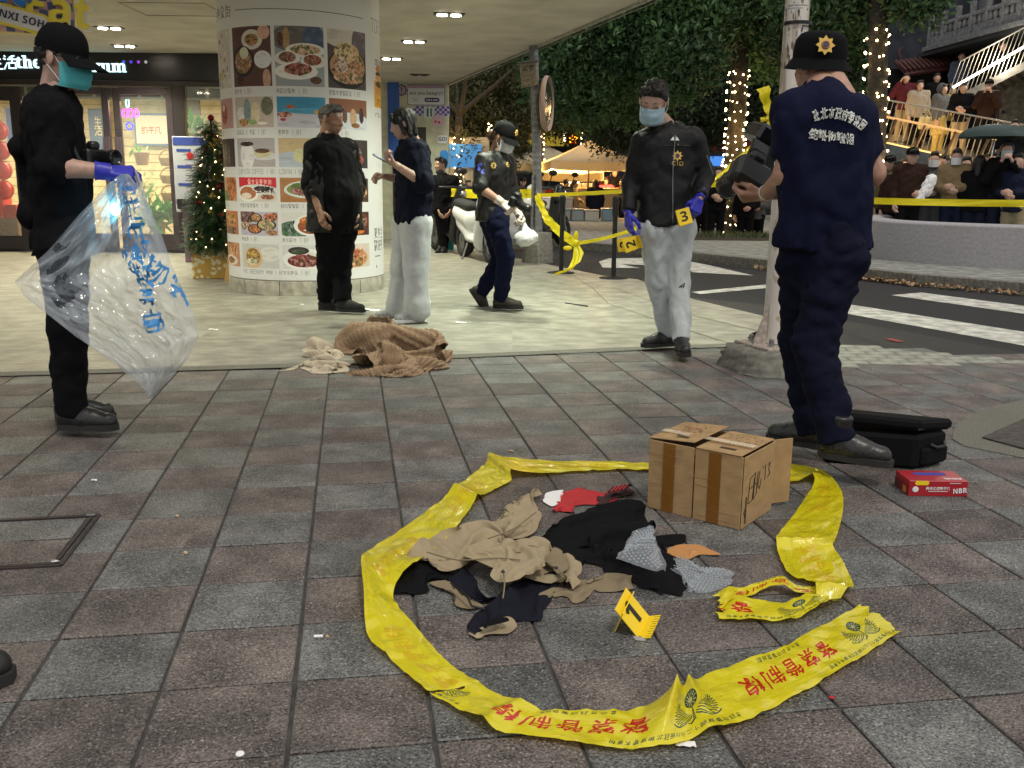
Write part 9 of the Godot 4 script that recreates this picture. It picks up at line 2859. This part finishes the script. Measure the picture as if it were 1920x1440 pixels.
func cardboard_box():
	var c:=Vector3(0.746,0.0,-2.952)
	var ax:=Vector3(-0.2729,0,-0.217).normalized()
	var bz:=Vector3(0.1557,0,-0.209).normalized()
	var o:=thing("cardboard_box","brown taped cardboard box with handwriting, standing on the paving","cardboard box",c)
	var W:=0.349
	var D:=0.261
	var H:=0.245
	var P:=func(x: float,y: float,z: float): return ax*x+Vector3(0,y,0)+bz*z
	var t:=0.004
	var b:=Basis(-ax,Vector3.UP,-bz)
	var wall:=func(x: float,y: float,z: float,s: Vector3,e:=0.002): return MB.new().box(P.call(x,y,z),s,b,e)
	obj("front_panel",wall.call(W*0.25,H/2,0,Vector3(W*0.5-0.003,H,t)),M.cardboard,o)
	obj("front_panel",wall.call(W*0.75+0.001,H/2,0.002,Vector3(W*0.5-0.003,H,t)),M.cardboard,o)
	obj("back_panel",wall.call(W/2,H/2,D,Vector3(W,H,t)),M.cardboard,o)
	obj("side_panel",wall.call(0,H/2,D/2,Vector3(t,H,D-0.006)),M.cardboard,o)
	obj("side_panel",wall.call(W,H/2,D/2,Vector3(t,H,D-0.006)),M.cardboard,o)
	obj("inside_shade",wall.call(W/2,H-0.03,D/2,Vector3(W-0.02,0.004,D-0.02)),M.cardboard_edge,o)
	obj("top_flap",wall.call(W*0.255,H+0.004,D*0.50,Vector3(W*0.47,t,D+0.01)),M.cardboard,o)
	obj("top_flap",MB.new().box(P.call(W*0.76,H+0.012,D*0.52),Vector3(W*0.49,t,D+0.01),b*Basis(Vector3.BACK,0.07),0.001),M.cardboard,o)
	obj("side_flap",MB.new().box(P.call(-0.002,H*0.52,D+0.045),Vector3(t,H*0.94,0.10),b*Basis(Vector3.UP,-0.55),0.001),M.cardboard,o)
	var tape:=mat("packing_tape",Color(0.55,0.36,0.13,0.55),0.12)
	tape.transparency = BaseMaterial3D.TRANSPARENCY_ALPHA
	tape.roughness = 0.26
	for x in [0.10,0.27]: obj("packing_tape",wall.call(x,H*0.5,-0.0032,Vector3(0.045,H*0.98,0.0006),0.0),tape,o)
	var clear:=mat("clear_tape",Color(0.95,0.9,0.8,0.35),0.15)
	clear.transparency = BaseMaterial3D.TRANSPARENCY_ALPHA
	clear.roughness = 0.26
	obj("clear_tape",wall.call(W*0.5,H+0.0155,D*0.36,Vector3(W*0.98,0.0006,0.035),0.0),clear,o)
	# creases, corrugation shadows, prints
	var cr:=MB.new()
	for i in 9: cr.box(P.call(0.02+rng.randf()*0.28,0.02+i*0.026,-0.0024),Vector3(rng.randf_range(0.05,0.16),0.0016,0.0016),b*Basis(Vector3.BACK,rng.randfn()*0.02))
	obj("crease",cr,mat("crease",lin(0.33,0.21,0.10),0.9),o)
	var ink:=mat("box_ink",lin(0.05,0.035,0.025),0.8)
	var redink:=mat("box_red_ink",lin(0.30,0.06,0.04),0.8)
	var pr:=MB.new()
	for k in 2:
		for i in 22: pr.box(P.call(0.05+k*0.16+i*0.0026,H+(0.0068 if k == 0 else 0.016+i*0.0002),0.045),Vector3(0.0008+0.0008*(i % 3),0.0005,0.022),b)
		for i in 60: pr.box(P.call(0.02+k*0.175+rng.randf()*0.13,H+(0.0068 if k == 0 else 0.018),0.10+rng.randf()*0.14),Vector3(0.004,0.0006,0.003),b*Basis(Vector3.UP,rng.randf()))
	obj("print",pr,ink,o)
	var rp:=MB.new()
	for i in 5: rp.box(P.call(0.24+i*0.014,H+0.0195,0.17),Vector3(0.011,0.0006,0.006+0.003*(i % 2)),b)
	obj("print",rp,redink,o)
	var side:=func(p: Vector2) -> Vector3: return P.call(-0.0032,H*(1.0-p.y),D*p.x)
	var hw:=MB.new()
	for run in [[[0.33,0.30],[0.20,0.34],[0.17,0.68],[0.30,0.66],[0.33,0.36]],[[0.36,0.28],[0.33,0.66],[0.42,0.60],[0.44,0.30]],[[0.19,0.48],[0.46,0.44]],[[0.50,0.30],[0.46,0.50],[0.52,0.56],[0.56,0.42]],[[0.60,0.26],[0.605,0.29]],[[0.68,0.26],[0.68,0.48]],[[0.76,0.28],[0.83,0.26],[0.79,0.35],[0.84,0.42],[0.76,0.46]],[[0.06,0.78],[0.09,0.72],[0.12,0.78],[0.09,0.84],[0.06,0.78]]]:
		var pts:=[]
		for q in run: pts.append(side.call(Vector2(q[0],q[1])))
		hw.tube(pts,0.0014,4)
	obj("handwriting",hw,ink,o)
	obj("print",wall.call(-0.0028,0.06,0.03,Vector3(0.001,0.09,0.010),0.0),ink,o)

func black_case():
	var o:=thing("black_case","soft black equipment case with its lid ajar, beside the officer's shoes","case",Vector3(1.595,0,-3.644))
	var ax:=Vector3(0.187,0,-0.117).normalized()
	var bx:=-Vector3(-0.1725,0,-0.0486).normalized()
	var W:=0.20
	var L:=0.36
	var P:=func(x: float,y: float,z: float): return ax*x+Vector3(0,y,0)-bx*z
	var shell: Material = mat("case_cloth",lin(0.006,0.006,0.007),0.75,M.t_cloth,5.0,M.n_cloth,0.4)
	shell.metallic_specular = 0.25
	var cb:=Basis(ax,Vector3.UP,-bx)
	obj("body",MB.new().box(P.call(W/2,0.07,L/2),Vector3(W,0.14,L),cb,0.016),shell,o)
	obj("front_pocket",MB.new().box(P.call(W/2,0.05,-0.008),Vector3(W-0.05,0.075,0.03),cb,0.012),shell,o)
	var lb:=cb*Basis(Vector3.RIGHT,-0.03)*Basis(Vector3.BACK,-0.10)
	obj("lid",MB.new().box(P.call(W/2+0.004,0.178,L/2),Vector3(W+0.02,0.045,L+0.02),lb,0.014),shell,o)
	obj("piping",MB.new().tube([P.call(0.0,0.165,0.0),P.call(W+0.005,0.175,0.0),P.call(W+0.012,0.185,L)],0.005,6),M.black_plastic,o)
	obj("zip_pull",MB.new().tube([P.call(W+0.01,0.13,0.02),P.call(W+0.018,0.10,0.02)],0.003,5),M.steel,o)
	obj("handle",MB.new().tube([P.call(0.06,0.10,-0.015),P.call(0.08,0.085,-0.03),P.call(0.13,0.085,-0.03),P.call(0.15,0.10,-0.015)],0.007,6),M.black_plastic,o)

func glove_box():
	var o:=thing("glove_box","red cardboard dispenser box of disposable gloves in front of the black case","glove box",Vector3(1.5486,0,-3.386),-0.01)
	obj("carton",MB.new().box(Vector3(0,0.029,0),Vector3(0.212,0.058,0.13),Basis.IDENTITY,0.0015),mat("carton_red",lin(0.36,0.012,0.022),0.3),o)
	obj("side_band",MB.new().box(Vector3(-0.107,0.02,0.0),Vector3(0.0012,0.03,0.126)),mat("carton_dark",lin(0.12,0.004,0.01),0.3),o)
	obj("opening",MB.new().poly(round_rect(0.12,0.03,0.014),Transform3D(Basis(Vector3.RIGHT,-PI/2),Vector3(0.0,0.0592,-0.02)),0.001),mat("glove_peek",lin(0.03,0.05,0.30),0.6),o)
	var wh:=mat("carton_white",lin(0.75,0.75,0.75),0.4)
	obj("round_logo",MB.new().lathe([Vector2(0,0.001),Vector2(0.011,0.001),Vector2(0.011,0)],16),wh,o,Transform3D(Basis(Vector3.RIGHT,PI/2),Vector3(-0.082,0.026,0.0655)))
	obj("yellow_flash",MB.new().poly(round_rect(0.05,0.016,0.007),Transform3D(Basis.IDENTITY,Vector3(-0.06,0.050,0.0660)),0.001),M.marker_yellow,o)
	obj("orange_label",MB.new().box(Vector3(-0.1078,0.018,0.03),Vector3(0.001,0.026,0.03)),mat("carton_orange",lin(0.6,0.16,0.02),0.4),o)
	obj("lettering",brush(MB.new(),"美物北鑑識平凡",func(p): return Vector3(-0.045+p.x*0.0125,0.036-p.y*0.012,0.0662),0.13),wh,o)
	obj("lettering",letters("NBR",0.018,true),wh,o,Transform3D(Basis(Vector3.BACK,0.1),Vector3(0.078,0.022,0.0655)))
	obj("small_print",MB.new().box(Vector3(0.0,0.019,0.0658),Vector3(0.07,0.002,0.0008)).box(Vector3(0.06,0.05,0.0658),Vector3(0.04,0.002,0.0008)),wh,o)
	obj("lettering",letters("NITRILE",0.012,true),wh,o,Transform3D(Basis(Vector3.RIGHT,-PI/2),Vector3(0.06,0.0588,0.04)))

func small_things():
	var wht = M.white
	tag(obj("cigarette",MB.new().tube([Vector3(-0.48,0.004,-2.174),Vector3(-0.458,0.004,-2.175)],0.004,8),wht),"white cigarette lying on a grey tile at the left of the tape ring","cigarette")
	tag(obj("cigarette",MB.new().tube([Vector3(-0.45,0.004,-2.175),Vector3(-0.443,0.004,-2.172)],0.0042,8),mat("filter",lin(0.45,0.32,0.2),0.8)),"short cigarette stub lying just right of the white cigarette","cigarette")
	tag(obj("bottle_cap",MB.new().lathe([Vector2(0.009,0),Vector2(0.008,0.003),Vector2(0.005,0.0035),Vector2(0.0,0.003)],14),wht,null,place(Vector3(-0.525,0,-1.684))),"small round white disc in a joint at the bottom edge of the view","disc")
	var leaves:=[["tan fallen leaf on a grey tile left of the tape ring",Vector3(-1.105,0,-3.016),0.028],["thin pale leaf below the tan one, left of the tape ring",Vector3(-0.967,0,-2.694),0.03],["curled tan leaf behind the tape ring",Vector3(0.01,0,-3.845),0.032]]
	for q in leaves: tag(obj("fallen_leaf",leaf_mesh(0.7),M.dry_leaf_tan if M.has("dry_leaf_tan") else mat("dry_leaf_tan",lin(0.5,0.36,0.22),0.8),null,Transform3D(Basis(Vector3.UP,1.0+q[2]*90)*q[2],q[1]+Vector3(0,0.003,0))),q[0],"leaf","leaves fallen on the paving")
	tag(obj("red_petal",MB.new().ball(Vector3(0.707,0.003,-1.913),Vector3(0.007,0.003,0.006),5),M.scarf_red),"small red petal lying on a tile in front of the torn tape end","petal")
	var scr:=[["white paper scrap on the plaza right of the evidence bag",Vector3(-2.229,0,-7.064),0.035],["flat white paper under the slippered man's foot",Vector3(-1.256,0,-8.263),0.10],["white scrap on the plaza behind the slippered man's heels",Vector3(-1.898,0,-8.58),0.02],["white scrap on the plaza right of the woman's sneakers",Vector3(-0.408,0,-7.551),0.04],["grey white scuffed paper on the paving below marker 1",Vector3(0.354,0,-1.725),0.02],["tiny white scrap on the paving left of the tape ring's far corner",Vector3(-1.543,0,-3.395),0.009]]
	for q in scr:
		var s: float = q[2]
		tag(obj("paper_scrap",MB.new().grid(6,4,func(u,v): return (q[1] as Vector3)+Vector3((u-0.5)*s*2,0.007+0.006*fine_noise.get_noise_2d(u*3+s*99,v*3)+s*0.05*sin(u*5),-(v-0.5)*s)),wht),q[0],"paper scrap","paper scraps on the ground")
	tag(obj("thin_cable",MB.new().tube([Vector3(0.489,0.006,-8.883),Vector3(0.581,0.006,-8.772),Vector3(0.68,0.008,-8.647)],0.006,5),M.black_plastic),"short thin black cable lying on the plaza behind the detective","cable")
	tag(obj("chewing_gum",flat_poly([Vector3(0.305,0,-2.261)+Vector3(0.0,0,0.06),Vector3(0.312,0,-2.261)+Vector3(0.02,0,0.07),Vector3(0.305,0,-2.261)+Vector3(0.03,0,0.09),Vector3(0.305,0,-2.261)+Vector3(0.005,0,0.085)],0.0015),mat("gum",lin(0.32,0.31,0.30),0.9)),"pale dried gum stain on the paving in front of marker 1","stain")

# ---------------------------------------------------------------- onlookers
var protos:={}
var pose_parts:={}

func stand(pose: int) -> Dictionary:
	# joints of a standing figure 1.7 m tall facing +z; a is its left (+x)
	var q:={"head": Vector3(0,1.585,0.02),"neck": Vector3(0,1.43,-0.01),"chest": Vector3(0,1.28,0),"waist": Vector3(0,1.06,0.01),"pelvis": Vector3(0,0.92,0),
		"sa": Vector3(0.17,1.39,-0.01),"ea": Vector3(0.225,1.11,-0.03),"wa": Vector3(0.22,0.88,0.05),"sb": Vector3(-0.17,1.39,-0.01),"eb": Vector3(-0.225,1.11,-0.03),"wb": Vector3(-0.22,0.88,0.05),
		"ha": Vector3(0.085,0.90,0),"ka": Vector3(0.095,0.49,0.015),"aa": Vector3(0.10,0.085,-0.02),"hb": Vector3(-0.085,0.90,0),"kb": Vector3(-0.095,0.49,0.015),"ab": Vector3(-0.10,0.085,-0.02),
		"ta": Vector3(0.2,0,1),"tb": Vector3(-0.2,0,1),"front": Vector3(0,0,1),"face": Vector3(0,-0.08,1)}
	if pose == 1:
		q.ea = Vector3(0.24,1.14,0.10); q.wa = Vector3(0.07,1.42,0.24); q.eb = Vector3(-0.24,1.14,0.10); q.wb = Vector3(-0.07,1.42,0.24)
	elif pose == 2:
		q.ea = Vector3(0.24,1.12,0.02); q.wa = Vector3(0.02,1.12,0.22); q.eb = Vector3(-0.24,1.12,0.02); q.wb = Vector3(-0.06,1.07,0.22)
	elif pose == 3:
		q.eb = Vector3(-0.30,1.18,0.06); q.wb = Vector3(-0.13,1.50,0.10); q.wa = Vector3(0.16,0.95,0.16)
	elif pose == 4:
		q.ea = Vector3(0.23,1.11,0.0); q.wa = Vector3(0.10,1.04,0.22)
	return q

func onlooker(label: String,group: String,head_top: Vector3,turn: float,pose: int,top: Material,low: Material,extra:="",size:=1.0) -> Node3D:
	var key:="%d%s" % [pose,"s" if "skirt" in extra else ""]
	var o: Node3D
	if not protos.has(key):
		var st:={"top": top,"pants": low,"shoe": M.black_plastic,"cell": 0.024,"low": true,"bulk": 0.02,"hem": 0.08,"amp": 0.010,"pbulk": 0.008,"skin": M.skin_pale,"gripa": true,"gripb": true}
		if "skirt" in extra: st.skirt = -0.05
		o = person(label,group,stand(pose),st).node
		protos[key] = o
	else:
		o = dup(protos[key],Vector3.ZERO,0,label,group)
		for c in o.get_children():
			var n:=str(c.name)
			if n == "jacket": c.material_override = top
			elif n == "trousers" or n == "skirt": c.material_override = low
			elif n in ["carried_bag","long_hair","hat","face_mask","hood"]:
				o.remove_child(c)
				c.free()
	o.position = head_top-Vector3(0,1.70*size,0)
	o.rotation.y = turn
	o.scale = Vector3.ONE*size
	var hx:=Transform3D(look(Vector3(0,-0.08,1)),Vector3(0,1.585,0.02))
	if "mask" in extra:
		var mk:=MB.new().grid(10,6,func(u,v):
			var a: float = lerpf(-1.2,1.2,u)
			return hx*Vector3(sin(a)*0.080,lerpf(-0.115,-0.005,v),cos(a)*0.113+0.004))
		obj("face_mask",mk,M.mask_blue if "blue" in extra else (M.mask_pink if "pink" in extra else M.mask_white),o)
	if "long" in extra:
		var f:=Field.new()
		f.ell(hx*Vector3(0,0.03,-0.02),Vector3(0.09,0.10,0.10))
		for s in [-1,1]: f.cap(hx*Vector3(s*0.06,0.02,-0.03),hx*Vector3(s*0.08,-0.26,-0.02),0.035,0.03)
		f.cap(hx*Vector3(0,0.0,-0.07),hx*Vector3(0,-0.26,-0.09),0.05,0.05)
		f.cut(hx*Vector3(0,0.05,0.07),hx.basis*Vector3(0,-0.6,0.8))
		obj("long_hair",f.build(0.018,90.0),M.hair,o)
	if "cap" in extra:
		obj("hat",MB.new().lathe([Vector2(0.096,-0.01),Vector2(0.098,0.03),Vector2(0.075,0.085),Vector2(0,0.105)],16,hx*Transform3D(Basis.IDENTITY,Vector3(0,0.04,-0.01))).box(hx*Vector3(0,0.045,0.12),Vector3(0.14,0.012,0.10),hx.basis),M.cap_cloth,o)
	if "hood" in extra:
		obj("hood",MB.new().ball(hx*Vector3(0,0.01,-0.04),Vector3(0.115,0.14,0.11),8),top,o)
	if "bag" in extra:
		var bz:=MB.new().box(Vector3(0.20,0.70,0.10),Vector3(0.34,0.30,0.10),Basis.IDENTITY,0.03)
		bz.tube([Vector3(0.10,0.84,0.10),Vector3(0.16,1.0,0.08),Vector3(0.24,1.0,0.08),Vector3(0.30,0.84,0.10)],0.01,5)
		obj("carried_bag",bz,M.bag_cream,o)
	return o

func crowd():
	mat("mask_pink",lin(0.72,0.50,0.55),0.8)
	mat("bag_cream",lin(0.62,0.54,0.28),0.7)
	for q in [["c_grey",lin(0.10,0.105,0.11)],["c_olive",lin(0.12,0.11,0.05)],["c_brown",lin(0.035,0.018,0.014)],["c_gold",lin(0.26,0.19,0.10)],["c_white",lin(0.55,0.55,0.54)],["c_blue",lin(0.07,0.09,0.14)],["c_yellow",lin(0.46,0.35,0.10)],["c_maroon",lin(0.10,0.02,0.028)],["c_khaki",lin(0.30,0.25,0.16)],["c_pink",lin(0.55,0.12,0.22)],["c_navy",lin(0.012,0.016,0.035)],["c_beige",lin(0.34,0.30,0.24)]]: cloth(q[0],q[1],0.85,0.15)
	var k = M.black_cloth
	var g:="onlookers behind the low granite wall"
	onlooker("woman in an olive coat over grey, at the wall's left end beside the officer",g,Vector3(6.265,1.586,-16.4),-0.3,4,M.c_olive,k,"cap")
	onlooker("short person with pink mask at the wall's left end",g,Vector3(6.257,1.5,-16),-0.5,0,M.c_brown,k,"mask pink long",0.97)
	onlooker("man in black cap and dark brown jacket looking at his hands behind the wall",g,Vector3(6.302,1.681,-15.6),-0.15,4,M.c_brown,k,"cap",1.04)
	onlooker("man in white mask and grey coat, a white coat over his arm",g,Vector3(6.738,1.642,-15.8),-0.4,2,M.c_grey,M.c_grey,"mask")
	onlooker("man in profile half hidden behind the gold jacket",g,Vector3(7.264,1.619,-16.6),-1.0,0,k,k)
	onlooker("man in shiny gold and brown jacket with white mask, arms folded",g,Vector3(6.921,1.672,-15.4),-0.5,2,M.c_gold,M.c_navy,"mask")
	onlooker("woman with fringe and white mask in a dark coat and grey skirt",g,Vector3(7.442,1.584,-16.2),-0.3,0,k,M.c_grey,"mask long skirt")
	onlooker("woman with long dark hair seen from behind in black, bag strap across",g,Vector3(7.186,1.572,-15.2),2.6,0,k,M.c_navy,"long")
	onlooker("person in black raising a phone just left of the umbrella's shaft",g,Vector3(7.863,1.656,-16.2),-0.4,1,k,k,"mask")
	onlooker("person with blue mask under the dark umbrella, both hands raised",g,Vector3(7.49,1.775,-15),-0.4,1,k,M.c_navy,"mask blue long",1.03)
	onlooker("person in navy coat at the right edge of the view behind the wall",g,Vector3(7.601,1.597,-14.8),-0.8,2,M.c_navy,M.c_khaki,"",1.0)
	onlooker("dark-clothed person in the back row left of the brown jacket",g,Vector3(6.816,1.576,-17.2),-0.2,0,k,k)
	var um:=thing("dark_umbrella","dark green open umbrella held above the crowd at the right","umbrella",Vector3(7.402,1.845,-15.2))
	var uc:=[]
	for i in 8: uc.append(Vector2(0.58*cos(i*PI/14),0.20*sin(i*PI/14)))
	uc.append(Vector2(0,0.205))
	obj("canopy",MB.new().lathe(uc,8),mat("umb_green",lin(0.012,0.035,0.030),0.5),um)
	obj("shaft",MB.new().tube([Vector3(0,0.22,0),Vector3(-0.08,-0.55,0.05)],0.009,6),M.chrome,um)
	var wc:=thing("white_coat","white padded coat hanging over an onlooker's arm behind the wall","coat",Vector3(6.43,1.081,-15.3))
	var wf:=Field.new()
	wf.cap(Vector3(0.08,0.14,0),Vector3(-0.08,-0.18,0),0.08,0.07)
	wf.cap(Vector3(0.10,0.10,0),Vector3(0.05,-0.10,0),0.07,0.05)
	obj("padded_cloth",wf.build(0.016,60.0,0.02,fold_noise,Vector3.ONE*9),M.white,wc)
	g = "onlookers on the stairs"
	onlooker("dark-haired person behind the officer's shoulder on the stairs",g,Vector3(8.427,3.822,-25.6),-0.2,0,k,k)
	onlooker("man in black standing behind the lit trunk on the stairs",g,Vector3(8.934,3.992,-25.8),-0.2,2,k,k)
	onlooker("woman in black with long hair just right of the lit trunk",g,Vector3(9.252,3.738,-25.2),-0.2,0,k,k,"long")
	onlooker("young man in maroon shirt and pale shorts filming with a phone on the stairs",g,Vector3(9.609,3.806,-24.6),-0.3,3,M.c_maroon,M.c_khaki)
	onlooker("woman with long hair, cream top and pale yellow bag on the stairs",g,Vector3(9.803,3.605,-24.2),-0.2,0,M.c_beige,k,"long bag")
	onlooker("man in white shirt and dark coat at the back of the stairs",g,Vector3(10.958,3.968,-26),-0.2,0,k,k)
	onlooker("person in grey hood and long yellow skirt on the stairs",g,Vector3(10.096,3.464,-23.6),0.5,4,M.c_grey,M.c_yellow,"hood skirt")
	onlooker("woman in yellow coat lit by the handrail's lower end",g,Vector3(10.938,3.581,-25),0.2,0,M.c_yellow,k,"long")
	onlooker("man in glasses, white collar and black vest, arms folded on the stairs",g,Vector3(10.327,3.432,-23),-0.4,2,k,M.c_khaki)
	onlooker("cameraman in dark brown jacket aiming a camera on the stairs",g,Vector3(10.718,3.466,-22.6),-0.5,1,M.c_brown,k,"cap")
	onlooker("tall man in blue-grey shirt standing at the top of the lower stairs",g,Vector3(11.981,4.631,-27),-0.2,0,M.c_blue,k)
	onlooker("person in dark clothes climbing the upper stairs behind the rail",g,Vector3(11.903,4.574,-24.6),-0.2,0,k,k)
	onlooker("person crouched at the right end of the lower rail",g,Vector3(10.4,2.468,-20.6),-0.6,3,k,k)
	g = "people at the night market"
	onlooker("man in black standing tall behind the lit stall",g,Vector3(3.14,1.535,-30.6),0.1,0,k,k,"",1.0)
	onlooker("woman in pink and white behind the stall",g,Vector3(2.847,1.255,-30.4),0.0,0,M.c_pink,k,"long",0.95)
	onlooker("person in dark clothes in front of the stall, seen from behind",g,Vector3(2.367,1.196,-28.4),3.0,0,M.c_navy,M.c_navy,"long",0.95)
	onlooker("person in grey jacket in front of the stall's left end",g,Vector3(1.491,1.202,-28.2),2.6,0,M.c_grey,M.c_grey,"",0.95)
	onlooker("woman with curly hair at the stall's left end",g,Vector3(1.774,1.176,-28.8),1.2,4,M.c_beige,k,"long",0.93)
	onlooker("seated-height person in black between the stall's customers",g,Vector3(2.061,1.15,-30),0.2,0,k,k,"",0.92)
	onlooker("person bending over the stall at its right end",g,Vector3(3.237,1.222,-29),-1.4,4,k,k,"",0.9)
	onlooker("person in pale hat behind the walking woman's shoulder",g,Vector3(0.237,1.215,-27),0.6,0,k,k,"cap",0.92)
	onlooker("dark figure among the stalls left of the walking woman",g,Vector3(-1.216,1.141,-26),0.3,0,k,k,"",0.9)
	onlooker("pale-faced dark figure by the stalls at the woman officer's back",g,Vector3(-1.148,0.958,-24),0.4,2,M.c_navy,k,"long",0.85)
	g = "people beside the lit tree"
	onlooker("woman in black standing behind the tape left of the lit tree",g,Vector3(4.073,1.44,-19.6),-0.1,2,k,k,"long",1.0)
	onlooker("person in black behind the camera flash, right of the lit tree",g,Vector3(4.764,1.273,-20),-0.3,4,k,k,"",0.97)
	onlooker("person in dark clothes between the detective and the lit tree",g,Vector3(3.962,1.356,-20.6),0.0,0,k,k,"",0.98)
	onlooker("person in dark trousers just left of the white pole",g,Vector3(5.083,1.235,-20.4),-0.3,2,M.c_grey,k,"long",0.97)
